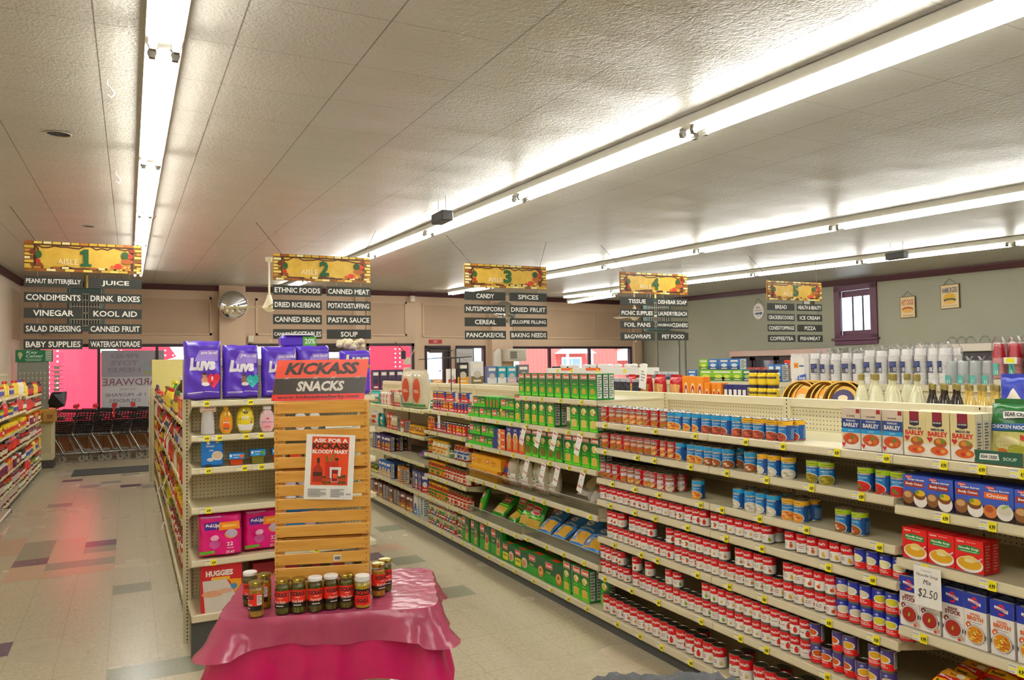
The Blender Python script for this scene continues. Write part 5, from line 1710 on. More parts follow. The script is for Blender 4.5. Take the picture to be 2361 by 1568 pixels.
mix_row([8.39, 8.25, 8.11, 7.99, 7.88], [JP, JW, JW, JW, JW], L5[2], 'on third sauce shelf', 'white sauce jars', 'jar')
put('small_jar', ('5a7a2a', '2a3a24', '7a9a4a', 'e6e2c8'), 7.7, L5[2], 3.13, 'small green pickle jar', 'in front of the white sauce jars', None, 'jar')
mix_row([7.6, 7.51, 7.42, 7.33], [JB], L5[2], 'on third sauce shelf', 'blue-label sauce jars', 'jar', rows=2, start=7)
mix_row([8.39, 8.30, 8.215, 8.13, 8.045, 7.96, 7.875, 7.79, 7.705, 7.62, 7.535, 7.45, 7.365, 7.28], [JP] * 6 + [JT] * 8, L5[3], 'on fourth sauce shelf', 'sauce jars on the fourth shelf', 'jar', rows=2)
mix_row([8.39, 8.30, 8.215, 8.13, 8.045, 7.96, 7.875, 7.79, 7.705, 7.62, 7.535, 7.45, 7.365, 7.28], [JP] * 7 + [JT] * 7, L5[4], 'on fifth sauce shelf', 'sauce jars on the fifth shelf', 'jar')
for lay in range(3):
    mix_row([8.39, 8.31, 8.23, 8.15, 8.07, 7.99, 7.91, 7.83, 7.75, 7.67, 7.52, 7.44][:12 - 2 * (lay > 1)], [CT, CT, ('plain_can', ('d8d0c0', '3a7ab0', 'c8381e'), 'blue-white tomato can'), CT, CT], 0.122 + 0.1105 * lay, 'in %s layer, bottom sauce deck' % ['bottom', 'middle', 'top'][lay], 'tomato cans on the bottom deck', 'can', 0.038)

# taco, rice and dinner unit
L6 = LV['s6']
OB = ('plain_box', (0.09, 0.04, 0.2, 'c8322e', 'e0563a', 'd2a05a'), 'red taco dinner box')
BG = ('plain_box', (0.08, 0.05, 0.17, 'd9cca4', 'b8382e', 'c9b88a'), 'beige taco shell box')
PB = ('plain_box', (0.11, 0.06, 0.2, '4a3a7a', 'a8442c', 'd9a02a'), 'purple rice dinner box')
BB = ('plain_box', (0.11, 0.05, 0.2, '3a6ab8', 'd9b98a', 'e0c49a'), 'blue rice box')
NB = ('plain_box', (0.1, 0.06, 0.19, '6a3a2c', 'c98a2a', '9a4a2a'), 'brown dinner box with red top')
ORB = ('plain_box', (0.14, 0.08, 0.19, 'e88a1e', 'd2641e', 'f0b84a'), 'orange dinner box')
RB = ('plain_box', (0.12, 0.06, 0.21, '44407c', 'd2242c', 'e6e2d0'), 'purple-red rice box')
WB_ = ('plain_box', (0.13, 0.09, 0.24, 'e9e6dc', '3a90c8', '3a4470'), 'white and blue tall box')
TB = ('plain_bag', (0.13, 0.16, '2a9a94', 'e8e4da', 'c8a04a'), 'teal and white taco bag')
TB2 = ('plain_bag', (0.12, 0.17, 'e4ded2', 'd2501e', 'c8381e'), 'white and orange taco bag')
mix_row([10.75, 10.62, 10.49, 10.36, 10.23, 10.1], [TB, TB, TB, TB2, TB2, TB2], L6[0], 'on top taco shelf', 'taco bags', 'bag', 0.06)
mix_row([9.88, 9.77, 9.66, 9.57, 9.48], [OB, OB, BG, BG, BG], L6[0], 'on top taco shelf', 'taco boxes', 'box', 0.05, 2, start=7)
@kind
def tortilla_bag(v):
    m = film('tortilla_film', 'd9cdb4', 0.85, .15, .6)
    return bag('tortilla_bag', 0.3, 0.46, 0.14, m, [('e', .5, .48, .33, .36, c('c9b489', .4)), ('e', .5, .48, .27, .33, c('c4401e', .4)), ('t', 'TORTILLA', .32, .42, .68, .5, c('f2e2c8', .4), .03), ('r', .04, .0, .96, .12, c('2f8a4a', .4))], seed=44)
for i, y in enumerate([9.22, 8.82]):
    o = put('tortilla_bag', ('a',), y, L6[0], 3.17, 'big clear tortilla bag with red oval', ['left of the pair', 'right of the pair'][i] + ' on top taco shelf', 'tortilla bags', 'bag', 0.25)
mix_row([10.75, 10.62, 10.49, 10.36], [TB2, TB2, TB, TB], L6[1], 'on second taco shelf', 'taco bags', 'bag', 0.06)
mix_row([10.01, 9.88, 9.78, 9.68], [OB, OB, BG, BG], L6[1], 'on second taco shelf', 'taco boxes', 'box', 0.05, start=5)
put('plain_box', (0.13, 0.1, 0.14, 'd2242a', 'e8e2d0', '4a8a3a'), 9.33, L6[1], 3.15, 'small red taco kit box', 'on second taco shelf', None, 'box')
mix_row([9.06, 8.95, 8.84, 8.73, 8.62], [('small_jar', ('8a3a1a', 'e0a81e', 'e8a82a', '7a2a1a'), 'salsa jar with yellow lid')], L6[1], 'on second taco shelf', 'yellow-lid salsa jars', 'jar', 0.044, start=10)
mix_row([10.7, 10.58, 10.46, 10.34, 10.22, 10.1, 9.98], [PB], L6[2], 'on third taco shelf', 'purple rice boxes', 'box', 0.055, 3)
o = place('plain_bag', (3.2, 8.9, L6[2] + 0.04), AISLE, 'purple and white bag lying on the third taco shelf', 'bag', None, (0.34, 0.24, '5a3a7a', 'e6e0ea', '7a5a9a'))
o.rotation_euler.x = -1.2
mix_row([10.75, 10.64, 10.53], [('plain_can', ('4a7a2a', 'd8c83a', '8a3a1e'), 'green bean can')], L6[3], 'on fourth taco shelf', 'green bean cans', 'can', 0.04)
mix_row([10.4, 10.28, 10.16, 10.04, 9.92], [BB], L6[3], 'on fourth taco shelf', 'blue rice boxes', 'box', 0.055, 3, start=4)
mix_row([9.62, 9.44], [ORB], L6[3], 'on fourth taco shelf', 'orange dinner boxes', 'box', 0.075, start=9)
mix_row([9.06, 8.92, 8.78, 8.64], [RB], L6[3], 'on fourth taco shelf', 'purple-red rice boxes', 'box', 0.06, start=11)
mix_row([10.84 - 0.116 * i for i in range(16)], [NB], 0.122, 'on bottom taco deck', 'brown dinner boxes', 'box', 0.055, 2)
mix_row([8.95, 8.81, 8.67], [WB_], 0.122, 'on bottom taco deck', 'white and blue tall boxes', 'box', 0.068, start=17)
# ------------------------------------------------------------------ end-cap shelves of the baby-goods gondola
EX0, EX1, EY = 0.365, 1.62, 5.92
LE = [1.715, 1.483, 1.268, 1.004, 0.658]
EL = EX1 - EX0
EN = shelf_unit('end-cap shelf unit facing the front, stocked with nappies and baby goods', (EX0, EY, 0), 0.0, EL, 0.42, LE, 2.0, {0: [0.08, 0.36, 0.62], 1: [0.08, 0.16, 0.33, 0.43], 2: [0.09, 0.32, 0.43], 3: [0.09], 4: [0.12, 0.8]}, None, price='4.99', base_z=0.3)
XA = 0.97
AL = [1.5, 1.25, 0.98, 0.7, 0.42]
for i in range(7):
    shelf_unit('juice-aisle shelf unit of the baby-goods gondola, %s from the end cap' % nth(i + 1), (XA, EY + 0.08 + SEC * (i + 1), 0), -PI / 2, SEC, 0.58, AL if i < 4 else [1.45, 1.2, 0.93, 0.66, 0.4], 1.72 if i else 1.9, {} if i < 4 else None, 'juice aisle units', upright=(1, 0))
for i in range(7):
    shelf_unit('aisle 2 side shelf unit of the baby-goods gondola, %s from the end cap' % nth(i + 1), (XA + 0.05, EY + 0.08 + SEC * i, 0), PI / 2, SEC, 0.55, [1.4, 1.05, 0.7, 0.4], 1.7, None, 'aisle 2 side units', upright=(0, 0))
# tall yellow panel at the far end
r = thing('end_panel', 'tall yellow perforated end panel with slotted post at the far gondola end', 'panel', (0.33, 14.55, 0))
m = MB()
m.box(0.02, 1.25, 0, 0.03, 0.02, 2.1, PEGY)
m.build('panel', r)
m = MB()
m.box(-0.03, 0.05, -0.04, 0.05, 0.0, 1.62, SLOT)
m.build('post', r)

def eput(k, args, x, y, z, label, cat, group=None, rz=0.0):
    return place(k, (x, y, z), rz, label, cat, group, args)
FZ = EY - 0.42          # front edge of the end-cap shelves

@kind
def diaper_pack(v):
    m = film('purple_wrap', '5a3ac0', 1.0, 0.22, 0.35, 12)
    wh = c('f2f0f6', .35)
    pl = c('a28ae6', .35)
    hc = {'1': 'e8324a', '2': '2ab5b0', '3': 'e8a01e'}[v]
    sk = {'1': 'c98a64', '2': '8a5a3c', '3': 'd9a27a'}[v]
    a = [('p', [(.3, .66), (.42, .84), (.92, .84), (.92, .66)], pl), ('t', 'pro level', .45, .755, .9, .83, wh, .03, .1),
         ('t', 'Luvs', .15, .49, .85, .72, c('c4b8ee', .3), .075, .12), ('t', 'Luvs', .16, .5, .84, .71, wh, .05, .12),
         ('e', .58, .33, .1, .07, c(sk, .5)), ('e', .56, .42, .06, .045, c(sk, .5)), ('e', .58, .27, .1, .035, c('f0ece6', .5)), ('e', .56, .445, .05, .02, c('4a3020', .6)),
         ('p', [(.62, .36), (.66, .42), (.74, .44), (.8, .4), (.86, .44), (.94, .42), (.97, .36), (.94, .3), (.8, .2), (.66, .29)], c(hc, .4)), ('t', v, .74, .33, .79, .39, wh, .03), ('t', '40', .7, .26, .8, .3, c('2a2a8a', .4), .02)]
    a += [('r', .1, .12, .52, .135, wh), ('r', .1, .1, .46, .107, pl), ('r', .56, .13, .95, .14, wh)]
    return bag('diaper_pack', 0.235, 0.4, 0.15, m, a, pw=7, seed=ord(v), wob=0.009, teeth=False, ph=10)
for i, (x, v, rz, lab) in enumerate([(0.415, '1', -0.05, 'purple nappy pack with red heart, far left of the top shelf'), (0.665, '2', 0.03, 'purple nappy pack with teal heart, second on the top shelf'), (0.925, '3', 0.04, 'purple nappy pack with orange heart, third on the top shelf'), (1.17, '1', 0.1, 'purple nappy pack behind the orange snack sign')]):
    o = eput('diaper_pack', (v,), x + 0.03, FZ + 0.12 + 0.02 * i, LE[0] + 0.004, lab, 'nappy pack', 'purple nappy packs', rz)
    o.scale.z = (1.0, 0.93, 0.9, 0.92)[i]
@kind
def training_pack(v):
    m = film('green_purple_wrap', '5a3ac0', 1.0, 0.25, 0.3, 10)
    a = [('t', 'Luvs', .1, .72, .9, .9, c('e6f0e0', .3), .05, .1), ('r', .02, .6, .98, .68, c('b58a1e', .4)), ('e', .5, .42, .16, .1, c('7a4a30', .5)), ('e', .55, .2, .2, .14, c('2aa06a', .4)), ('e', .5, .48, .15, .06, c('3a2418', .5))]
    return bag('training_pants_pack', 0.22, 0.33, 0.15, m, a, pw=7, seed=8, wob=0.007, teeth=False, ph=10)
eput('training_pack', ('a',), 1.5, FZ + 0.12, LE[0] + 0.004, 'purple nappy pack with child in green, right end of the top shelf', 'nappy pack', 'purple nappy packs', 0.05)
m = MB()
rn = random.Random(2)
for i in range(26):
    m.ball((rn.uniform(-.09, .09), rn.uniform(-.06, .06), rn.uniform(0, .05)), .028, .028, .022, c('e9dcb8', .6), 7, 4)
tag(m.build('popcorn_heap', None, (1.5, FZ + 0.22, LE[0] + 0.36)), 'pale shredded bow on top of the right purple pack', 'bow')
MB_ = MB()
MB_.box(-.1, .1, -.09, .09, 0, .012, c('e8e6de', .5))
MB_.box(-.13, .13, -.07, .07, -.09, 0, film('purple_wrap', '5a3ac0', 1.0), .02)
MB_.art([('r', .6, .1, .98, .9, c('5ab52a', .4)), ('t', '20%', .65, .3, .95, .75, WHITE, .03)], planar((-.13, -.07, -.09), (.26, 0, 0), (0, 0, .09)))
tag(MB_.build('diaper_pack', None, (1.12, FZ + 0.3, LE[0] + 0.45)), 'purple pack with green corner lying on top behind the sign', 'nappy pack')
# baby toiletries
@kind
def bottle_sleeve(v):
    m = MB()
    m.lathe([(.04, 0), (.044, .01), (.042, .08), (.038, .13), (.037, .16)], c('d2d2d0', .35, alpha=.9), 16)
    o = m.build('baby_bottle')
    m = MB()
    m.box(-.05, .05, -.03, .03, .15, .2, c('e6e2da', .45), .004)
    m.art([('r', .1, .1, .9, .85, c('f0eae0', .4)), ('r', .1, .1, .9, .3, c('e0a05a', .4)), ('t', 'Parents', .3, .5, .85, .72, c('c43a3a', .4), .02)], planar((-.05, -.03, .15), (.1, 0, 0), (0, 0, .05)))
    m.build('card_header', o)
    return o
@kind
def oval_bottle(body, cap, lab, w, h, capr):
    m = MB()
    bm_ = c(body, .12, coat=.6, alpha=.93)
    prof = [(.55, 0), (.72, .01), (1.0, .25 * h), (1.0, .45 * h), (.86, .68 * h), (.6, .8 * h), (.34, .85 * h), (.34, .87 * h)]
    m.lathe([(w / 2 * a, z) for a, z in prof], bm_, 20, 1, .55)
    o = m.build('baby_bottle')
    m = MB()
    m.lathe([(capr, .85 * h), (capr, .97 * h), (capr * .85, h)], c(cap, .35), 14, 1, .8)
    m.build('cap', o)
    m = MB()
    def pr(v):
        z = v * h
        P = [(w / 2 * a, q) for a, q in prof]
        for (r0, z0), (r1, z1) in zip(P, P[1:]):
            if z <= z1:
                return r0 + (r1 - r0) * (z - z0) / max(z1 - z0, 1e-6)
        return P[-1][0]
    cm = cylmap(0, 0, h, 1, .55, span=2 * PI, prof=pr)
    li = {'j': [('p', [(.36, .12), (.36, .4), (.42, .56), (.5, .66), (.58, .56), (.64, .4), (.64, .12), (.5, .06)], c('e88a1e', .4)), ('p', [(.4, .2), (.46, .44), (.54, .44), (.6, .2)], c('e8641e', .4)), ('t', 'baby', .43, .38, .57, .45, WHITE, .02), ('r', .43, .16, .57, .22, c('6a6a5a', .4))],
          'w': [('p', [(.34, .1), (.33, .5), (.4, .68), (.5, .72), (.6, .68), (.67, .5), (.66, .1)], c('e8d41e', .4)), ('p', [(.35, .08), (.34, .3), (.5, .26), (.66, .3), (.65, .08)], c('f2f0ea', .4)), ('e', .5, .66, .05, .05, c('3a3a2a', .4)), ('t', 'BABY', .43, .48, .57, .54, WHITE, .02), ('t', 'WASH', .43, .42, .57, .47, WHITE, .02), ('e', .6, .34, .03, .05, c('c98a64', .4))],
          'p': [('p', [(.37, .12), (.37, .34), (.43, .5), (.5, .62), (.57, .5), (.63, .34), (.63, .12), (.5, .07)], c('f0b0bc', .4)), ('t', "Johnson's", .36, .33, .64, .41, c('5a5ab0', .4), .01, .2), ('e', .5, .5, .03, .03, c('d8405a', .4)), ('r', .44, .18, .56, .21, c('d8405a', .4))]}[lab]
    m.art(li, cm)
    m.build('label', o)
    return o
ZT = LE[1] + 0.002
eput('bottle_sleeve', ('a',), 0.475, FZ + .06, ZT, 'frosted baby bottle with white card header, left end of the second shelf', 'bottle')
eput('oval_bottle', ('e0a81e', 'e8b01e', 'j', .088, .185, .018), 0.59, FZ + .05, ZT, 'amber baby shampoo bottle with orange drop label', 'bottle')
eput('oval_bottle', ('c9b41e', 'c4b02a', 'w', .12, .215, .014), 0.715, FZ + .05, ZT, 'yellow-green baby wash bottle with pump top', 'bottle')
eput('oval_bottle', ('f2d2d6', 'f4eeee', 'p', .105, .182, .03), 0.86, FZ + .05, ZT, 'pale pink baby lotion bottle with white cap', 'bottle')
for i, x in enumerate([1.09, 1.19]):
    eput('oval_bottle', ('f0f0ea', 'f0f0ea', 'p', .085, .15, .026), x, FZ + .06, ZT, 'white baby bottle behind the top crate, %s of two' % ['left', 'right'][i], 'bottle', 'white baby bottles')
eput('plain_box', (0.2, 0.06, 0.06, '3a80c8', 'e8e4da', 'd9cf8a'), 1.36, FZ + .06, ZT, 'low blue box behind the top crate', 'box')
# baby food
@kind
def cereal_pouch(v):
    m = film('blue_cereal_wrap', '1f7ad0', 1.0, 0.25, 0.3, 10)
    a = [('e', .32, .8, .08, .05, WHITE), ('t', 'Gerber', .2, .66, .6, .73, WHITE, .02), ('t', 'rice', .35, .52, .55, .58, WHITE, .02), ('e', .72, .36, .26, .16, c('e6e2da', .4)), ('e', .72, .37, .21, .12, c('d2bb9a', .4)), ('e', .4, .24, .16, .06, c('d9d6cc', .5)), ('e', .72, .82, .08, .05, c('d2b07a', .4)), ('r', .2, .02, .45, .09, c('2a3a4a', .4))]
    return bag('cereal_pouch', 0.14, 0.2, 0.06, m, a, pw=9, seed=5, wob=0.004, teeth=False, ph=12)
@kind
def food_tub(v):
    fc = {'o': 'cf4a1e', 'g': '7a7a2a'}[v[0]]
    hh = 0.045 if v[1] == 's' else 0.06
    m = MB()
    m.hull([(x * s, y * s, z) for x in (-.042, .042) for y in (-.042, .042) for z, s in ((0, .86), (hh, 1))], c(fc, .3))
    o = m.build('baby_food_tub')
    m = MB()
    m.box(-.05, .05, -.05, .05, hh * .9, hh + .035, c('1f86cc', .4), .003)
    m.art([('r', 0, 0, 1, 1, c('2088d0', .4)), ('t', 'Gerber', .25, .6, .7, .85, WHITE, .03), ('e', .12, .6, .08, .25, WHITE), ('e', .8, .5, .14, .3, c('e8641e' if v[0] == 'o' else '5aa02a', .4)), ('r', .3, .2, .6, .35, c('9ad0f0', .4))], planar((-.05, -.05, hh * .9), (.1, 0, 0), (0, 0, hh * .1 + .035)))
    m.build('card_sleeve', o)
    return o
ZB = LE[2] + 0.002
eput('cereal_pouch', ('a',), 0.50, FZ + .05, ZB, 'blue baby cereal pouch on the third end-cap shelf', 'pouch')
for x, v, lab in [(0.655, 'os', 'single low orange baby food tub with blue sleeve'), (0.795, 'gt', 'green baby food tub with blue sleeve'), (0.94, 'ot', 'orange baby food tub right of the green one'), (1.05, 'ot', 'orange baby food tub beside the crates')]:
    eput('food_tub', (v,), x, FZ + .07, ZB, lab, 'tub')
for i, x in enumerate([1.15, 1.25]):
    eput('food_tub', ('gt',), x, FZ + .07, ZB, 'green baby food tub behind the crates, %s of two' % ['left', 'right'][i], 'tub', 'tubs behind the crates')
# formula tins behind the crate
@kind
def formula_tin(v):
    m = MB()
    m.lathe([(.05, 0), (.05, .02), (.0502, .09), (.05, .14)], [c('d8d4e0', .4), c('6a4aa8', .4), c('cfc8dc', .4)], 18)
    o = m.build('formula_tin')
    m = MB()
    m.lathe([(.052, .138), (.052, .152), (.048, .154)], c('e0c84a', .4), 18)
    m.build('lid', o)
    return o
for i, (x, y) in enumerate([(0.985, FZ + .1), (1.0, FZ + .21), (1.1, FZ + .1), (1.21, FZ + .1), (1.32, FZ + .1)]):
    eput('formula_tin', ('a',), x + .03, y, LE[3] + 0.002, 'white and purple formula tin, %s from left on the fourth shelf' % nth(i + 1), 'tin', 'formula tins')
# pull-on pants packs
@kind
def pants_pack(v):
    col = {'p': 'e0187c', 'b': '1f86c8'}[v]
    m = film('pants_wrap_' + v, col, 1.0, 0.25, 0.3, 10)
    wh = c('f4f0f4', .35)
    a = [('p', [(.14, .62), (.12, .8), (.5, .83), (.5, .65)], c('4a2a9a', .4)), ('t', 'Pull-Ups', .16, .67, .48, .78, wh, .04, .1), ('p', [(.46, .62), (.47, .8), (.93, .8), (.94, .62)], c('f0901e', .35)), ('r', .54, .68, .86, .74, c('f6c05a', .35)), ('e', .74, .52, .15, .11, c('e8a83a', .35)), ('e', .74, .53, .13, .095, c('c9b8dc', .35)), ('t', '22', .64, .25, .78, .33, wh, .02), ('t', '3T-4T', .62, .07, .82, .13, wh, .02), ('p', [(.02, .08), (.02, .15), (.36, .17), (.36, .1)], c('6ab52a', .4)), ('r', .64, .19, .8, .21, c('f2a0c8', .4)), ('r', .05, .92, .5, .95, c('c49ae0', .4))]
    a += [('e', .36, .45, .09, .06, c('f6b8d8', .35)), ('e', .36, .3, .12, .1, c('c9509a', .35))] if v == 'p' else []
    return bag('training_pants_pack', 0.275, 0.29, 0.16, m, a, pw=7, seed=18, wob=0.006, teeth=False, ph=8)
eput('pants_pack', ('p',), 0.555, FZ + .1, LE[4] + .003, 'pink training pants pack, left of the pair', 'nappy pack', 'pink training pants packs', -.05)
eput('pants_pack', ('p',), 0.84, FZ + .15, LE[4] + .003, 'pink training pants pack, right of the pair', 'nappy pack', 'pink training pants packs', .06)
eput('pants_pack', ('b',), 1.1, FZ + .2, LE[4] + .003, 'blue training pants pack behind the crates', 'nappy pack', None, .1)
# big boxes on the base deck
@kind
def nappy_box(v):
    w, d, h = 0.26, 0.2, 0.32
    a = [('r', 0, 0, 1, 1, c('c81e26', .4)), ('p', [(.1, 0), (.04, .66), (.62, .66), (.8, .4), (.95, 0)], c('d9d2c8', .45)), ('p', [(.62, .66), (.7, .62), (.86, .3), (.98, .1), (.98, .64)], c('e8a01e', .4)), ('t', 'HUGGIES', .12, .74, .78, .86, WHITE, .05), ('r', .25, .66, .7, .72, c('e8b83a', .4)), ('e', .28, .38, .26, .07, c('d9a07a', .5)), ('e', .58, .42, .2, .05, c('d9a88a', .5)), ('e', .8, .5, .08, .06, c('3a8ac0', .4))]
    return carton(w, d, h, c('b81a22', .4), a, [('r', 0, 0, 1, 1, c('c01c24', .4))], None, None, 'nappy_box')
eput('nappy_box', ('a',), 0.56, FZ + .12, 0.3, 'red nappy box with hand photo on the end-cap base', 'box', None, -.05)
m = MB()
m.box(-.32, .32, -.1, .1, 0, .28, c('8a1a20', .4), .003)
m.art([('t', 'Goodnites', .06, .62, .4, .76, c('d8b0a8', .5), .02), ('r', .06, .5, .3, .54, c('b85a5a', .5))], planar((-.32, -.1, 0), (.64, 0, 0), (0, 0, .28)))
tag(m.build('nappy_box', None, (1.08, FZ + .16, .3)), 'long dark red box behind the tablecloth', 'box')

# ------------------------------------------------------------------ display table in front
TH = 0.80
TA, TL, TW = -0.312, 0.98, 0.69         # turned a little to the camera
TO = Vector((0.352, 3.680))
ua, ub = Vector((math.cos(TA), math.sin(TA))), Vector((-math.sin(TA), math.cos(TA)))
def tp(a, b, z=0.0):
    p = TO + ua * a + ub * b
    return (p.x, p.y, z)
r = thing('display_table', 'small display table on a cream pedestal under a pink plastic cloth', 'table', tp(TL / 2, TW / 2), TA)
m = MB()
m.box(-TL / 2 + .03, TL / 2 - .03, -TW / 2 + .03, TW / 2 - .03, TH - 0.03, TH - 0.004, c('c9b79a', .5), .004)
m.build('tabletop', r)
m = MB()
m.box(-0.22, 0.26, -0.1, 0.28, 0.0, TH - 0.03, c('d2bba4', .5), .01)
m.build('pedestal', r)

def cloth(name, drop, mat, lift, label, ripple, parent=None, seed=1, corner=0.1, seglen=0.02):
    """A sheet over the table: flat top, folds that deepen towards the hem, points at the corners."""
    rc = 0.07
    pts = []
    for cx, cy, a0 in ((TL - rc, rc, -PI / 2), (TL - rc, TW - rc, 0), (rc, TW - rc, PI / 2), (rc, rc, PI)):
        for i in range(7):
            a = a0 + PI / 2 * i / 6
            pts.append((cx + rc * math.cos(a), cy + rc * math.sin(a), math.cos(a), math.sin(a), 1 - abs(i - 3) / 3.0))
    per = []
    for (x0, y0, nx0, ny0, k0), (x1, y1, nx1, ny1, k1) in zip(pts, pts[1:] + pts[:1]):
        L = math.hypot(x1 - x0, y1 - y0)
        n = max(1, int(L / seglen))
        for i in range(n):
            t = i / n
            e = min(t * L, (1 - t) * L)
            k = max(0.0, (k0 * (1 - t) + k1 * t)) if n == 1 else 0.0
            per.append((x0 + (x1 - x0) * t, y0 + (y1 - y0) * t, nx0 + (nx1 - nx0) * t, ny0 + (ny1 - ny0) * t, k, e))
    N = len(per)
    rnd = random.Random(seed)
    ph = [rnd.uniform(0, 6.28) for i in range(6)]
    s, S_ = 0.0, []
    for i in range(N):
        S_.append(s)
        a, b = per[i], per[(i + 1) % N]
        s += math.hypot(b[0] - a[0], b[1] - a[1])
    rings = 12
    vs = []
    def zc(x, y):
        return TH + lift + 0.0025 * math.sin(17 * x + ph[0]) * math.sin(13 * y + ph[1])
    for j in range(rings + 1):
        f = j / rings
        for i, (x, y, nx, ny, k, e) in enumerate(per):
            q = S_[i]
            # nearness to a corner along the edge
            dx = min(x, TL - x)
            dy = min(y, TW - y)
            near = math.exp(-((max(dx, dy) / 0.16) ** 2))
            dr = drop * (1 + corner * near * 4) * (0.92 + 0.08 * math.sin(9 * q + ph[2]))
            fold = (0.5 + 0.5 * math.sin(31 * q + ph[3] + 1.5 * math.sin(7 * q))) * ripple * f * (1 + 1.5 * near)
            out = 0.012 * math.sin(min(1.0, f * 4) * PI / 2) + fold + 0.07 * f * f * near + lift
            z = zc(x, y) - dr * f - 0.004 * (1 - math.cos(min(1, f * 5) * PI / 2))
            vs.append((x + nx * out + 0.004 * math.sin(50 * q + 9 * f), y + ny * out, z))
    fs = []
    for j in range(rings):
        for i in range(N):
            i2 = (i + 1) % N
            fs.append((j * N + i, (j + 1) * N + i, (j + 1) * N + i2, j * N + i2))
    m = MB()
    m.add(vs, fs, mat, True)
    # flat top
    g = 20
    inner = []
    cx, cy = TL / 2, TW / 2
    top = [vs[i] for i in range(N)]
    allr = [top]
    for j in range(1, 7):
        f = 1 - j / 7.0
        allr.append([(cx + (p[0] - cx) * f, cy + (p[1] - cy) * f, zc(cx + (p[0] - cx) * f, cy + (p[1] - cy) * f)) for p in top])
    tv = [p for rr in allr for p in rr] + [(cx, cy, zc(cx, cy))]
    tf = []
    for j in range(6):
        for i in range(N):
            i2 = (i + 1) % N
            tf.append((j * N + i, j * N + i2, (j + 1) * N + i2, (j + 1) * N + i))
    for i in range(N):
        tf.append((6 * N + i, 6 * N + (i + 1) % N, len(tv) - 1))
    m.add(tv, tf, mat, True)
    o = m.build(name, None, (TO.x, TO.y, 0), TA)
    return tag(o, label, 'tablecloth')
CLOTH1 = film('magenta_plastic_sheet', 'c8145f', 1.0, 0.3, 0.35, 18)
CLOTH2 = film('dusty_pink_plastic_sheet', 'b04766', 0.9, 0.22, 0.55, 16)
cloth('tablecloth', 0.34, CLOTH1, 0.001, 'bright magenta plastic tablecloth hanging low round the display table', 0.02, seed=4, corner=0.03)
cloth('cloth_overlay', 0.13, CLOTH2, 0.006, 'dull pink translucent plastic sheet laid over the magenta tablecloth', 0.02, seed=9, corner=0.07)

# three wooden crates standing on end
def mat_pine():
    n = NT('varnished_pine', 0.32)
    X = n.xyz()
    mp = n.n('Mapping')
    mp.inputs['Scale'].default_value = (2.2, 9.0, 26.0)
    n.link(n.n('TexCoord').outputs['Object'], mp.inputs[0])
    g = n.noise(1.6, 4.0, mp.outputs[0])
    k = n.noise(5.0, 1.0)
    kn = n.math('GREATER_THAN', k, 0.77)
    base = n.mix(g, hexcol('b9771c'), hexcol('eab75a'))
    n.color(n.mix(n.math('MULTIPLY', kn, 0.6), base, hexcol('7a4414')))
    n.bump(g, 0.1, 0.003)
    return n.m
PINE = mat_pine()
NAIL = c('5a4630', .5)
CW, CH_, CD = 0.432, 0.319, 0.24
def crate(label, z, yaw, off):
    p = tp(0.448 + off, 0.105)
    r = thing('wooden_crate', label, 'crate', (p[0], p[1], z), yaw, 'stacked pine crates')
    sh = CH_ / 5.0
    def slat(x0, x1, y0, y1, z0, z1, nails):
        m = MB()
        m.box(x0, x1, y0, y1, z0, z1, PINE, .002)
        for nx, nz in nails:
            m.cyl((nx, y0 - 0.0006, nz), (nx, y0 + 0.004, nz), 0.0028, NAIL, 6)
        m.build('slat', r)
    for i in range(5):
        z0, z1 = sh * i + 0.0065, sh * (i + 1) - 0.0065
        zc = (z0 + z1) / 2
        slat(-CW / 2, CW / 2, 0, 0.01, z0, z1, [(sx * (CW / 2 - 0.012), zc + e) for sx in (-1, 1) for e in (-.014, .014)])
    for s in (-1, 1):
        m = MB()
        x0, x1 = sorted((s * CW / 2, s * (CW / 2 - 0.018)))
        m.box(x0, x1, 0.0105, CD - 0.0105, 0.002, CH_ - 0.002, PINE, .002)
        m.build('end_board', r)
        m = MB()
        x0, x1 = sorted((s * (CW / 2 - 0.0185), s * (CW / 2 - 0.035)))
        m.box(x0, x1, 0.011, 0.03, 0.002, CH_ - 0.002, PINE)
        m.build('corner_post', r)
    for zz in (0.001, CH_ - 0.011):
        m = MB()
        for j in range(3):
            m.box(-CW / 2 + 0.02, CW / 2 - 0.02, 0.03 + j * 0.08, 0.1 + j * 0.08, zz, zz + 0.01, PINE)
        m.build('inner_boards', r)
    return r
crate('pine slat crate at the bottom of the stack, standing on the tablecloth', TH + 0.008, TA + .01, 0.0)
crate('pine slat crate in the middle of the stack', TH + 0.010 + CH_, TA, 0.004)
crate('pine slat crate on top, under the orange snack sign', TH + 0.012 + 2 * CH_, TA - .01, 0.0)
ZC = TH + 0.013 + 3 * CH_
def front(a, up, out=0.0):
    """A point on the crates' front: a along, up from the crate foot."""
    p = TO + ua * (0.448 + a) + ub * (0.105 - out)
    return (p.x, p.y, TH + up)
# small paper sticker with bars on the bottom crate
m = MB()
m.box(-.017, .017, -.001, 0, 0, .026, TAGW)
m.art([('r', .12 + .1 * i, .2, .17 + .1 * i + (.03 if i % 2 else 0), .8, INK) for i in range(8)], planar((-.017, -.001, 0), (.034, 0, 0), (0, 0, .026)))
tag(m.build('barcode_sticker', None, front(0.07, 0.216, 0.001), TA), 'small white barcode sticker on the bottom crate', 'sticker')
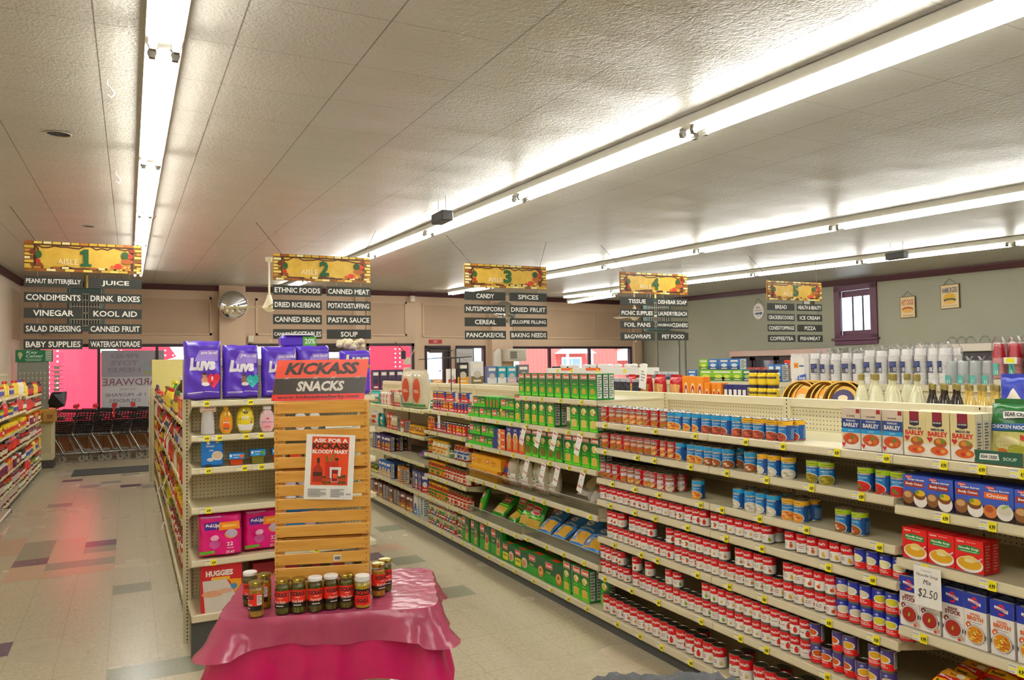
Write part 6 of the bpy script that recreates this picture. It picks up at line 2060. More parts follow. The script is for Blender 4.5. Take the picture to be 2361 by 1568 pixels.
# sign on top
ORG = c('e2441e', .35)
BRN = c('33261c', .35)
def kick_sign(name, label, loc, rz, w, h, url=True):
    r = MB()
    dx, dy = 0.012, 0.05
    pr = [(-w / 2 - dx, 0), (w / 2 - dx, 0), (w / 2 + dx, h), (-w / 2 + dx, h)]
    th = 0.004
    vs = [(x, y0 + z / h * dy, z) for y0 in (0, th) for x, z in pr]
    r.add(vs, [(0, 1, 2, 3), (7, 6, 5, 4), (0, 4, 5, 1), (1, 5, 6, 2), (2, 6, 7, 3), (3, 7, 4, 0)], ORG)
    U, V = Vector((w, 0, 0)), Vector((2 * dx, dy, h))
    mp = planar((-w / 2 - dx, -0.0005, 0), U, V)
    a = [('r', .003, .56, .997, .997, ORG), ('r', .003, .15, .997, .545, BRN), ('r', .003, .003, .997, .15, c('d8241a', .35)), ('t', 'KICKASS', .1, .63, .9, .93, c('33231a', .4), .045, .2), ('t', 'SNACKS', .25, .22, .76, .47, c('cfc8bc', .4), .045, .1), ('t', 'www.kickassbeefjerky.com', .06, .02, .94, .13, c('3a1a12', .4), .02)]
    br = c('c9b8a8', .4)
    a += [('r', .003, .545, .997, .553, br)]
    for x in (.13, .44, .63, .9):
        a += [('p', [(x - .03, .52), (x - .025, .515), (x + .035, .58), (x + .03, .585)], br), ('p', [(x - .015, .58), (x - .01, .585), (x + .02, .515), (x + .015, .51)], br)]
    r.art(a, mp)
    o = r.build(name, None, loc, rz)
    return tag(o, label, 'sign')
p = tp(0.44, 0.17)
kick_sign('snack_sign', 'orange and brown snack sign leaning on top of the crate stack', (p[0], p[1], ZC), TA, 0.435, 0.195)
# poster
p = front(0.03, 0.505, 0.006)
r = MB()
pw, ph = 0.225, 0.305
r.T = Matrix.Rotation(0.055, 4, 'Y')
r.box(-pw / 2, pw / 2, -0.001, 0, 0, ph, TAGW)
po = [('p', [(.12, .22), (.12, .965), (.88, .965), (.88, .22)], c('e2481a', .45)), ('t', 'ASK FOR A', .15, .875, .85, .94, WHITE, .04), ('t', 'KICKASS', .135, .775, .865, .87, c('3a1a10', .5), .045), ('t', 'BLOODY MARY', .135, .705, .865, .765, WHITE, .04),
      ('p', [(.16, .27), (.16, .46), (.24, .54), (.24, .64), (.29, .64), (.29, .54), (.36, .46), (.36, .27)], c('a8301a', .4)), ('r', .237, .56, .293, .64, c('3a2a22', .4)), ('r', .17, .36, .35, .42, c('4a2a20', .4)), ('p', [(.42, .36), (.4, .58), (.68, .58), (.66, .36)], c('c4281a', .4)), ('p', [(.43, .58), (.4, .68), (.44, .68), (.48, .58)], c('7a6a1e', .4)), ('p', [(.5, .58), (.56, .72), (.6, .72), (.55, .58)], c('8a7a2a', .4)), ('e', .64, .62, .04, .025, c('4a3a1e', .4)), ('p', [(.52, .27), (.5, .5), (.74, .5), (.72, .27)], c('e6e0d8', .4)), ('p', [(.55, .28), (.55, .46), (.68, .46), (.67, .28)], c('8a1a1a', .4)), ('r', .57, .33, .66, .4, c('e8501e', .4))]
for x, hh in ((.4, .1), (.5, .07), (.72, .1), (.8, .12)):
    po += [('r', x - .04, .245, x + .04, .26 + hh, c('5a4a1e', .4)), ('r', x - .04, .28, x + .04, .3 + hh * .3, c('c2441e', .4))]
po += lines(.08, .45, .04, .17, 5, c('8a8a8a', .6)) + lines(.54, .82, .04, .17, 5, c('8a8a8a', .6)) + [('t', '$9.49', .86, .07, .96, .1, INK, .02)]
r.art(po, planar((-pw / 2, -0.001, 0), (pw, 0, 0), (0, 0, ph)))
o = r.build('poster', None, p, TA)
tag(o, 'white drink poster with orange picture pinned to the crates', 'poster')

# pickle jars
GLS = glassy('jar_glass', (0.96, 0.98, 0.94), 0.05)
@kind
def pickle_jar(v):
    """Glass jar with packed pickles, red and black wrap label and a screw lid."""
    R0, H0 = (0.034, 0.158) if v[0] != 'e' else (0.036, 0.14)
    body = MB()
    body.lathe([(R0 - .003, 0), (R0, .005), (R0, H0 - .035), (R0 - .004, H0 - .024), (R0 - .007, H0 - .018), (R0 - .007, H0 - .012)], GLS, 22)
    o = body.build('pickle_jar')
    m = MB()
    fill = {'b': ('5f5a1c', '6f6a22'), 'g': ('59501a', '6a5c1e'), 'm': ('b8862a', 'cda04a'), 'e': ('d2b01e', 'e2d28a')}[v[0]]
    m.lathe([(R0 - .004, .004), (R0 - .003, .01), (R0 - .003, H0 - .038), (R0 - .006, H0 - .03)], c(fill[0], .2, noise=.2, nscale=60), 18)
    m.build('brine', o)
    m = MB()
    rnd = random.Random(len(v))
    pc = c(fill[1], .35, noise=.25, nscale=80)
    if v[0] in 'bg':
        for i in range(13):
            a = 2 * PI * i / 13
            q = R0 - .0062
            m.cyl((q * math.cos(a), q * math.sin(a), .007 + rnd.uniform(0, .012)), (q * math.cos(a + .1), q * math.sin(a + .1), H0 - .045 - rnd.uniform(0, .015)), .0055, pc, 6)
    else:
        for lv in range(5):
            for i in range(6):
                a = 2 * PI * (i + .5 * (lv % 2)) / 6
                q = R0 - .0135
                m.ball((q * math.cos(a), q * math.sin(a), .018 + lv * .022), .0125, .0125, .012, pc, 8, 6)
    m.build('pickles', o)
    m = MB()
    lid = c('ecebe8', .3) if v[1] == 'w' else c('b9a24a', .25, .9)
    rl = R0 - .002
    zl = H0 - .018
    hl = .016 if v[0] != 'e' else .026
    m.lathe([(rl, zl), (rl + .001, zl + .003), (rl + .001, zl + hl - .003), (rl - .002, zl + hl), (.001, zl + hl - .0015)], lid, 24)
    m.build('lid', o)
    m = MB()
    bk = c('1c120e', .4)
    if v[0] == 'e':
        a = [('r', .22, .12, .78, .62, c('e8201a', .4)), ('r', .22, .44, .78, .64, bk), ('t', 'KICKASS', .36, .48, .64, .58, c('e8301e', .4), .03), ('t', 'EGGS', .38, .2, .62, .33, bk, .03), ('r', .38, .36, .62, .4, c('a8241a', .4))]
    else:
        a = [('r', .17, .24, .83, .68, c('e4281a', .4)), ('r', .17, .2, .83, .34, bk), ('t', 'KICKASS', .345, .52, .655, .64, INK, .04), ('r', .46, .47, .56, .495, c('f0b0a0', .4)), ('t', {'b': 'Green Beans', 'g': 'Asparagus', 'm': 'Mushrooms'}[v[0]], .38, .33, .62, .43, c('e6c9b8', .4), .02), ('r', .42, .25, .58, .28, c('d9cfc4', .4)), ('r', .72, .36, .82, .64, c('efe8e0', .4))] + lines(.73, .81, .38, .62, 6, c('8a8a86', .6))
    m.art(a, cylmap(R0 + .0003, 0, H0))
    m.build('wrap_label', o)
    return o
ZJ = TH + 0.009
JARS = [('b', 'g', .278, .032, 'green-bean jar with gold lid, left of the front row', -.35), ('b', 'g', .347, .036, 'green-bean jar with gold lid, second in the front row', -.1), ('g', 'w', .421, .04, 'asparagus jar with white lid, third in the front row', .15),
        ('g', 'w', .491, .06, 'asparagus jar with white lid, fourth in the front row', .45), ('b', 'g', .561, .064, 'green-bean jar with gold lid, fifth in the front row', .05), ('e', 'w', .634, .055, 'yellow pickled-egg jar with white lid, right of the front row', 0),
        ('m', 'g', .164, .017, 'mushroom jar with gold lid at the front left table corner', -1.2), ('b', 'w', .105, .197, 'white-lid jar behind the left corner jar', .2), ('m', 'g', .178, .145, 'gold-lid jar between the corner jar and the crates', -1.5),
        ('m', 'g', .705, .22, 'gold-lid jar right of the crates, nearer one', .5), ('b', 'g', .735, .295, 'gold-lid jar right of the crates, farther one', .4),
        ('b', 'g', .34, .41, 'gold-lid jar behind the bottom crate, left one', 0), ('b', 'g', .44, .41, 'gold-lid jar behind the bottom crate, middle one', 0), ('b', 'w', .6, .41, 'white-lid jar behind the bottom crate, right one', 0)]
for k, l, x, y, lab, tw in JARS:
    place('pickle_jar', tp(x, y, ZJ), tw - 0.25, lab, 'jar', 'snack pickle jars', (k + l,))
# ------------------------------------------------------------------ goods on the aisle 3 side and on the paper-goods gondola
AB = PI / 2
def top3(k, args, y, x, z, label, cat, group=None, rz=AISLE):
    return place(k, (x, y, z), rz, label, cat, group, args)
Z3 = 1.452
@kind
def jug_bottle(body, cap, lab1, lab2, w, h):
    m = MB()
    b = c(body, .12, coat=.6, alpha=.88)
    m.lathe([(w * .46, 0), (w * .5, .01), (w * .5, h * .5), (w * .47, h * .58), (w * .3, h * .74), (w * .17, h * .82), (w * .16, h * .9)], b, 18)
    o = m.build('liquid_bottle')
    m = MB()
    m.lathe([(w * .2, h * .9), (w * .2, h * .985), (w * .17, h)], c(cap, .4), 14)
    m.build('cap', o)
    m = MB()
    m.art([('r', .18, .12, .82, .52, c(lab1, .4)), ('r', .24, .26, .76, .42, c(lab2, .4)), ('r', .3, .3, .7, .36, c('f0e2d0', .4))], cylmap(w * .5, 0, h))
    m.build('label', o)
    return o
JUG = ('e0dcb4', '8a7a3a', 'a8241e', '3a4a8a', .098, .385)
for i, (y, x) in enumerate([(3.296, 4.17), (3.221, 4.0), (3.175, 4.17), (3.118, 4.0), (3.066, 4.17), (3.0, 4.0), (2.853, 4.0)]):
    top3('jug_bottle', JUG, y - (.03 if x > 4.1 else .0), x, Z3, 'clear pale vinegar jug with olive cap, %s from left behind the top rail' % nth(i + 1), 'bottle', 'clear vinegar jugs', AB)
DKB = ('2a1a12', '8a7a3a', 'd8d8dc', '2a3a9a', .066, .33)
OIL = ('d9b85a', '8a7a3a', 'c8201e', 'e8a01e', .066, .33)
for i, (y, x) in enumerate([(2.852, 4.12), (2.753, 4.0), (2.781, 4.12), (2.682, 4.0), (2.71, 4.12), (2.612, 4.0)]):
    top3('jug_bottle', DKB, y, x, Z3, 'dark syrup bottle with olive cap, %s from left' % nth(i + 1), 'bottle', 'dark syrup bottles', AB)
for i, (y, x) in enumerate([(2.64, 4.12), (2.543, 4.0), (2.57, 4.12), (2.472, 4.0), (2.5, 4.12), (2.402, 4.0)]):
    top3('jug_bottle', OIL, y, x, Z3, 'golden oil bottle with red label, %s from left' % nth(i + 1), 'bottle', 'golden oil bottles', AB)
# red tray of blue seasoning bags
put('display_tray', ('r',), 2.27, Z3, 4.0, 'bright red cardboard display tray', 'behind the nearest top rail', 'red display trays', 'tray')
put('display_tray', ('r',), 2.07, Z3, 4.0, 'bright red cardboard display tray', 'second behind the nearest top rail', 'red display trays', 'tray')
@kind
def seasoning_bag(v):
    m = film('blue_seasoning_wrap', '2a3aa8', 1.0, .3, .4)
    return bag('seasoning_bag', .15, .36, .06, m, [('p', [(.1, .6), (.5, .85), (.9, .6), (.5, .42)], c('e9e2d0', .4)), ('t', 'LOUISIANA', .2, .57, .8, .66, c('b3241e', .4), .03), ('r', .05, .05, .95, .4, c('d9c08a', .4))], seed=3)
for i, y in enumerate([2.31, 2.2, 2.06]):
    put('seasoning_bag', ('a',), y, Z3 + .01, 4.0 + .06 * (i % 2), 'blue seasoning bag in the red tray', '%s from left' % nth(i + 1), 'blue seasoning bags', 'bag')
# pie tins leaning on edge
@kind
def pie_tin(lab):
    m = MB()
    al = c('a8843e', .3, .9)
    m.lathe([(.095, 0), (.1, .002), (.118, .03), (.125, .031), (.125, .034), (.116, .034), (.098, .005), (.001, .005)], [al, al, c('c9c4b8', .25, 1.0), c('c9c4b8', .25, 1.0), al, al, al], 24)
    o = m.build('pie_tin')
    m = MB()
    m.art([('e', .5, .5, .38, .38, c(lab, .4)), ('e', .5, .6, .16, .1, c('e8d8b0', .4)), ('r', .28, .36, .72, .46, c('c8381e', .4))], planar((-.1, -.1, .006), (.2, 0, 0), (0, .2, 0)))
    m.build('paper_label', o)
    return o
n = 0
for yy, lab, k in [(3.69, 'e8941e', 4), (3.5, 'e8941e', 3), (3.36, '3a3060', 2)]:
    for j in range(k):
        n += 1
        o = place('pie_tin', (4.0 + .02 * j, yy - .03 * j, 1.452 + .21), 0, 'foil pie tin with round label, %s in its stack, %s stack from left' % (nth(j + 1), {3.69: 'first', 3.5: 'second', 3.36: 'third'}[yy]), 'pie tin', 'foil pie tins', (lab,))
        o.rotation_euler = (PI / 2 - .28, 0, AISLE + .25)
m = MB()
m.box(-.08, .2, -.17, .33, 0, .085, ALM2)
tag(m.build('riser', None, (4.02, 3.52, 1.452)), 'low almond riser under the pie tins', 'riser')
# bright yellow, orange and red packs on the aisle 3 shelf
@kind
def soda_box(w, h):
    a = [('r', 0, 0, 1, 1, c('ea8a14', .4)), ('e', .5, .62, .34, .24, c('f2d9a8', .4)), ('e', .5, .62, .27, .19, c('b8281e', .4)), ('e', .5, .62, .16, .11, c('f0dcb4', .4)), ('r', .12, .22, .88, .32, c('4a3a7a', .4)), ('r', .6, .04, .9, .12, c('3a6a2a', .4))]
    return carton(w, .07, h, c('e2820f', .4), a, None, None, None, 'baking_soda_box')
for i, (y, w, h) in enumerate([(4.815, .082, .36), (4.732, .082, .355), (4.648, .082, .355), (4.57, .06, .31), (4.49, .05, .31), (4.436, .05, .31)]):
    top3('soda_box', (w, h), y, 3.99, Z3, 'orange baking soda box with red roundel, %s from left' % nth(i + 1), 'box', 'orange baking soda boxes')
for i, y in enumerate([4.378, 4.33, 4.28, 4.234, 4.187]):
    top3('plain_box', (.044, .06, .3, '2a2a6a', 'c8242e', 'c9a08a'), y, 4.0, Z3, 'blue and red small box, %s from left beside the orange boxes' % nth(i + 1), 'box', 'small blue-red boxes')
ARGO = ('small_jar', ('e9c81e', '2a2440', 'e8c81e', '3a2a24'))
for lv in range(3):
    for i in range((4, 3, 3)[lv]):
        top3('small_jar', ARGO[1], 4.11 - .087 * i, 4.0, Z3 + .107 + .1075 * lv - .02, 'yellow starch tub with dark lid, %s from left, %s layer' % (nth(i + 1), ['bottom', 'middle', 'top'][lv]), 'tub', 'yellow starch tubs')
m = MB()
m.box(-.06, .06, -.17, .17, 0, .086, c('dcd2b4', .5))
tag(m.build('riser', None, (4.0, 3.98, Z3)), 'low almond riser under the yellow tubs', 'riser')
for i, y in enumerate([5.6, 5.49, 5.37, 5.28, 5.18, 5.07, 4.96]):
    o = top3('plain_bag', (.105, .35, 'b8141c', 'd8a05a', '7a3a2a'), y, 4.0 + .05 * (i % 2), Z3, 'shiny red chip bag, %s from left behind the rail' % nth(i + 1), 'bag', 'shiny red bags')
for i in range(6):
    top3('far_jar', ('2a2a34', 'b0b0b8', '3a3a44'), 5.98 - .055 * i * 1.6, 4.0, Z3 + .18, 'small dark spice jar, %s from left beside the red bags' % nth(i + 1), 'jar', 'dark spice jars')
m = MB()
m.box(-.06, .06, -.24, .3, 0, .18, c('dcd2b4', .5))
tag(m.build('riser', None, (4.0, 5.75, Z3)), 'almond riser under the dark spice jars', 'riser')
for i, y in enumerate([6.62, 6.5]):
    top3('plain_box', (.2, .1, .34, 'e0b41e', '3a9a3a', 'c8301e'), y, 4.05, Z3, 'yellow and green flat box, %s behind the small green pasta boxes' % nth(i + 1), 'box', 'yellow boxes')

# paper-goods gondola: cups in clear sleeves
ZC1 = 1.69
m = MB()
m.box(6.18, 6.78, 2.3, 12.1, 1.655, 1.6895, ALM2)
m.box(6.17, 6.185, 2.3, 12.1, 1.64, 1.692, ALMOND)
tag(m.build('top_shelf'), 'long almond top shelf of the paper-goods gondola under the cups', 'shelf')
@kind
def cup_sleeve(v):
    """A tall stack of foam cups in a clear bag with a gathered top."""
    wh = c('f8f7f4', .5, noise=.01)
    m = MB()
    prof = []
    for i in range(16):
        z = i * .0185
        prof += [(.041, z), (.044, z + .012), (.046, z + .014), (.046, z + .0175)]
    prof += [(.038, .30), (.034, .36)]
    m.lathe(prof, wh, 16)
    m.lathe([(.034, .36), (.001, .36)], wh, 16, cap=False)
    o = m.build('cup_stack')
    m = MB()
    fl = glassy('clear_bag_film', (.995, .995, 1), .05, .12)
    rn = random.Random(6)
    n = 18
    def fn(u, v_):
        a = 2 * PI * u
        r_ = .05 + .003 * math.sin(7 * a + 9 * v_)
        z = .42 * v_
        if v_ > .86:
            r_ *= 1 - .55 * (v_ - .86) / .14 + .1 * math.sin(5 * a)
        return (r_ * math.cos(a), r_ * math.sin(a), z)
    m.grid(fn, n, 14, fl)
    m.build('clear_bag', o)
    m = MB()
    m.art([('r', .42, .3, .58, .56, c('2a3468', .45)), ('r', .43, .32, .49, .4, c('c9b02a', .45)), ('r', .52, .32, .57, .42, c('e9e9e6', .45))] + lines(.43, .57, .44, .54, 3, c('5a64a0', .5)), cylmap(.0525, 0, .42))
    m.build('paper_label', o)
    return o
k = 0
for yy in [5.62, 5.49, 5.36, 5.23, 5.1, 4.97, 4.84, 4.71, 4.58, 4.45, 4.32, 4.22]:
    k += 1
    for q, x in enumerate((6.30, 6.43)):
        o = top3('cup_sleeve', ('a',), yy, x, ZC1 - .005, 'tall clear bag of white foam cups, %s from left, %s row' % (nth(k), ['front', 'back'][q]), 'cup pack', 'white foam cup packs', AISLE + RJ.uniform(-.5, .5))
        o.scale = (1.2, 1.2, .8 + .05 * RJ.random() + (.06 if k > 5 else 0))
@kind
def party_cup_pack(v):
    col = {'r': 'b81e30', 'c': 'dfe6e6'}[v]
    m = MB()
    cu = c(col, .3, alpha=1.0 if v == 'r' else .55)
    if v == 'r':
        st = c('d89a9a', .4)
        m.lathe([(.032, 0), (.045, .004)] + [(.046 + .002 * (i % 2), .006 + .0085 * i) for i in range(20)] + [(.046, .18), (.034, .28)], [st] * 21 + [cu, cu], 16)
    else:
        m.lathe([(.034, 0), (.044, .1), (.046, .11), (.04, .2), (.034, .21)], cu, 14)
    o = m.build('party_cups')
    m = MB()
    fl = glassy('clear_bag_film', (.995, .995, 1), .05, .12)
    H = .34 if v == 'r' else .25
    m.grid(lambda u, w: ((.054 + .004 * math.sin(6 * 2 * PI * u)) * (1 - max(0, w - .85) * 3) * math.cos(2 * PI * u), (.054 + .004 * math.sin(5 * 2 * PI * u)) * (1 - max(0, w - .85) * 3) * math.sin(2 * PI * u), H * w), 16, 8, fl)
    m.build('clear_bag', o)
    m = MB()
    m.art([('r', .42, .08, .56, .36, c('5ab5a8', .4)), ('r', .48, .1, .54, .2, c('e8eeee', .4))], cylmap(.056, 0, H))
    m.build('paper_label', o)
    return o
for i in range(5):
    top3('party_cup_pack', ('c',), 4.27 - .1 * i * 1.05, 6.36 if i < 1 else 6.3, ZC1 - .005, 'clear plastic cup pack with green label, %s from left' % nth(i + 1), 'cup pack', 'clear cup packs')
for i in range(4):
    for q in range(2):
        top3('party_cup_pack', ('r',), 3.76 - .125 * i, 6.3 + .12 * q, ZC1 + .06, 'red party cup pack, %s from left, %s row' % (nth(i + 1), ['front', 'back'][q]), 'cup pack', 'red party cup packs')
m = MB()
m.box(-.12, .15, -.3, .26, 0, .055, c('dcd2b4', .5))
tag(m.build('riser', None, (6.33, 3.5, ZC1)), 'almond riser under the red party cups', 'riser')
# price cards on wire in front of the red cups
for i, y in enumerate([3.60, 3.44, 3.30]):
    m = MB()
    m.box(-.05, .05, -.001, 0, 0, .05, TAGW)
    m.box(-.03, .03, -.002, -.001, .008, .042, YEL)
    m.tube([(0, .002, 0), (.02, .03, -.12)], .002, INK, 4)
    tag(m.build('price_card', None, (6.17, y, ZC1 + .18), AISLE), 'white price card with yellow oval before the red cups, %s from left' % nth(i + 1), 'price card', 'price cards at the red cups')
# paper towels, tissues
@kind
def towel_pack(v):
    m = MB()
    fl = c('efece6', .35)
    for i in range(2):
        for j in range(2):
            m.cyl((-.06 + .12 * i, -.06 + .12 * j, 0), (-.06 + .12 * i, -.06 + .12 * j, .3), .06, fl, 14)
    m.box(-.12, .12, -.12, .12, .01, .29, fl, .03)
    o = m.build('paper_towel_pack')
    m = MB()
    m.art([('r', .3, .5, .55, .68, c('f0a01e', .4)), ('t', '+11', .34, .54, .5, .63, c('a33a1a', .4), .02), ('r', .6, .54, .85, .6, c('5a7ab8', .4)), ('p', [(.5, .05), (.5, .22), (.95, .3), (.95, .1)], c('2a5ac0', .4)), ('t', 'Scott', .55, .1, .92, .22, WHITE, .03, .2)], planar((-.12, -.12, 0), (.24, 0, 0), (0, 0, .3)))
    m.build('printed_front', o)
    return o
top3('towel_pack', ('a',), 5.79, 6.35, ZC1, 'white paper towel pack left of the foam cups', 'paper towels')
TIS = [('b', '3a7ac8', '1f4a8a', 'd8e8f0'), ('l', '8ac82a', '4a8a2a', 'e0e85a'), ('d', '4a8a5a', '2a4a6a', 'a9c86a')]
nn = 0
for lv, ys in ((0, [(7.60, 0), (7.37, 1), (7.15, 1), (6.98, 1), (6.81, 1), (6.64, 2)]), (1, [(7.38, 1), (7.21, 0), (7.02, 0), (6.85, 0)])):
    for y, v in ys:
        nn += 1
        w_ = .22 if (lv, v) == (0, 1) and y > 7 else .165
        top3('plain_box', (w_, .11, .13) + TIS[v][1:], y - w_ / 2, 6.33, ZC1 + .1305 * lv, '%s tissue box, %s from left, %s layer on the paper-goods gondola' % (['blue', 'green', 'leafy green'][v], nth(nn), ['lower', 'upper'][lv]), 'tissue box', 'tissue boxes')
for i, y in enumerate([6.2, 6.1]):
    top3('plain_box', (.09, .11, .19) + TIS[0][1:], y, 6.33, ZC1, 'blue tissue cube, %s beside the spray bottle' % nth(i + 1), 'tissue box', 'blue tissue cubes')
m = MB()
o = kick_sign('snack_sign', 'smaller orange snack sign behind the tissue boxes', (6.72, 6.95, 1.69), AISLE + .3, .3, .15)
for i in range(6):
    top3('far_can', ('3a4a6a', '8a9ab0', 'd8dce0'), 8.3 - .08 * i, 6.33, ZC1, 'small dark blue can, %s from left beyond the tissues' % nth(i + 1), 'can', 'small blue cans')
@kind
def spray_bottle(v):
    m = MB()
    m.lathe([(.035, 0), (.04, .01), (.038, .12), (.02, .18), (.014, .2)], c('f0eee8', .3), 14, 1, .7)
    o = m.build('spray_bottle')
    m = MB()
    m.box(-.016, .05, -.014, .014, .2, .235, c('e8441e', .35), .004)
    m.box(.03, .045, -.006, .006, .17, .2, c('e8441e', .35))
    m.build('trigger', o)
    return o
top3('spray_bottle', ('a',), 6.2, 6.5, ZC1, 'white spray bottle with red trigger among the paper goods', 'spray bottle')
o = top3('plain_bag', (.3, .2, 'd9c08a', 'c8301e', 'e0a85a'), 6.05, 6.55, ZC1, 'golden snack bag left of the paper towels', 'bag')
# white trays of picnic ware at the far end
r = thing('picnic_tray', 'long white tray of picnic packs with price strip', 'tray', (6.3, 9.9, ZC1 + .06), AISLE)
m = MB()
m.box(-1.35, 1.3, -.02, .3, 0, .1, c('eeece6', .5))
m.build('tray', r)
m = MB()
for i, x in enumerate([-1.0, -.55, .2, .9]):
    m.box(x, x + .06, -.026, -.02, .03, .08, YEL)
m.box(-.85, -.5, -.024, -.02, .06, .1, c('e8641e', .4))
m.box(-.1, .3, -.024, -.02, .06, .1, c('e8641e', .4))
m.build('price_strip', r)
rn = random.Random(4)
for i in range(12):
    m = MB()
    m.lathe([(.04, 0), (.06, .03), (.05, .05), (.001, .06)], c('f0eeea', .5), 10)
    tag(m.build('picnic_pack', None, (6.44 + rn.uniform(-.06, .06), 8.7 + .2 * i, ZC1 + .16)), 'white picnic pack on the long tray, %s from the near end' % nth(i + 1), 'pack', 'white picnic packs')
m = MB()
m.box(-.05, .05, -.001, 0, 0, .2, TAGW)
m.art(lines(.2, .8, .3, .8, 4), planar((-.05, -.001, 0), (.1, 0, 0), (0, 0, .2)))
o = tag(m.build('price_slip', None, (3.93, 5.36, 1.7), AISLE), 'white paper slip standing among the red bags', 'price slip')
o.rotation_euler.y = .15

# ------------------------------------------------------------------ right wall: coolers, plaques
def cooler(label, y0, y1, xf, doors):
    r = thing('glass_door_cooler', label, 'cooler', (xf, y1, 0), AISLE)
    L = y1 - y0
    st = c('c9c2b4', .3, .85)
    dk = c('2a2226', .4)
    m = MB()
    m.box(0, L, 0, .6, .0, 2.16, c('3a3638', .5))
    m.build('cabinet', r)
    m = MB()
    m.box(-.02, L + .02, -.06, .6, 2.02, 2.17, st, .01)
    m.build('header', r)
    for i in range(doors):
        a, b = L * i / doors + .03, L * (i + 1) / doors - .03
        d = MB()
        for p, q, e, f in ((a, b, .2, .28), (a, b, 1.92, 2.0), (a, a + .06, .2, 2.0), (b - .06, b, .2, 2.0)):
            d.box(p, q, -.05, -.005, e, f, dk)
        dd = d.build('door', r)
        g = MB()
        g.box(a + .06, b - .06, -.035, -.03, .28, 1.92, c('3a3a44', .05, noise=.01, coat=1.0))
        g.build('door_glass', dd)
        h = MB()
        h.tube([(a + .08, -.08, 1.0), (a + .08, -.08, 1.4)], .012, st, 6)
        h.build('door_handle', dd)
    return r
cooler('glass-door cooler below the small purple window', 11.7, 14.75, 13.6, 4)
cooler('long glass-door cooler near the frame edge behind the cups', 5.6, 9.4, 13.25, 5)
for i, y in enumerate([8.9, 8.72, 8.55, 8.3, 7.6, 7.45]):
    m = MB()
    m.lathe([(.09, 0), (.09, .03), (.06, .1), (.02, .13)], glassy('clear_bag_film', (.995, .995, 1), .05, .12), 14)
    tag(m.build('clear_dome', None, (13.5, y, 2.172)), 'clear plastic dome on top of the long cooler, %s from left' % nth(i + 1), 'dome', 'clear domes on the cooler')
def on_right(y, out=.0):
    return (xr(y) - out, y)
RWZ = AISLE - .0954
def plaque(label, y, zt, w, h, art, shape='rect'):
    x, yy = on_right(y, .03)
    r = thing('wall_plaque', label, 'plaque', (x, yy, zt - h), RWZ)
    m = MB()
    if shape == 'rect':
        m.box(-w / 2, w / 2, 0, .02, 0, h, c('4a3a24', .5))
        m.art(art, planar((-w / 2 + .012, 0, .012), (w - .024, 0, 0), (0, 0, h - .024)))
    else:
        m.T = Matrix.Translation((0, .02, h / 2)) @ Matrix.Rotation(PI / 2, 4, 'X')
        m.lathe([(w / 2, 0), (w / 2, .016), (.001, .018)], c('dcd9d2', .5), 26)
        m.T = None
        m.art(art, planar((-w / 2, 0, 0), (w, 0, 0), (0, 0, h)))
    m.build('board', r)
    m = MB()
    m.tube([(-w * .35, .01, h), (0, .005, h + w * .28), (w * .35, .01, h)], .004, c('4a3a24', .6), 4)
    m.build('hanging_wire', r)
TANB = c('d8c08e', .55)
plaque('square tan hot dog plaque hanging on the grey wall', 10.38, 3.19, .37, .44, [('r', 0, 0, 1, 1, TANB), ('t', 'HOT DOGS', .08, .6, .92, .88, c('a8402a', .5), .03), ('e', .5, .38, .42, .15, c('c98a2a', .5)), ('e', .5, .42, .38, .08, c('a3441e', .5)), ('e', .5, .34, .4, .09, c('d8a24a', .5)), ('r', .12, .06, .88, .1, c('a88a5a', .5))])
plaque('square tan hamburger plaque, right of the hot dog one', 9.41, 3.34, .41, .47, [('r', 0, 0, 1, 1, TANB), ('t', 'HAMBURGERS', .06, .66, .94, .9, c('3a4660', .5), .03), ('e', .5, .48, .33, .17, c('d2a21e', .5)), ('e', .5, .36, .36, .07, c('4a6a2a', .5)), ('e', .5, .32, .33, .06, c('4a2a1a', .5)), ('e', .5, .26, .33, .09, c('d8a84a', .5)), ('t', 'BETTER THAN THE REST', .1, .07, .9, .12, c('8a4a2a', .5), .01)])
plaque('round white plaque with blue scoop left of the aisle 5 sign', 15.0, 3.42, .42, .42, [('t', "Peg's", .3, .62, .62, .82, c('a3402e', .5), .03, .2), ('t', 'Soup Spoon', .16, .5, .84, .62, c('8a4a3a', .5), .01, .2), ('e', .42, .36, .26, .06, c('3a5a80', .5)), ('e', .74, .36, .14, .08, c('3a5a80', .5)), ('r', .3, .2, .7, .24, c('a9a9a6', .5))], 'round')
plaque('white mug-shaped plaque half hidden behind the aisle 5 sign', 13.2, 3.52, .36, .42, [('r', .1, .05, .7, .95, c('c9c9c2', .5)), ('p', [(.7, .5), (.95, .55), (.95, .9), (.7, .9), (.7, .8), (.86, .8), (.86, .62), (.7, .6)], c('c9c9c2', .5))])

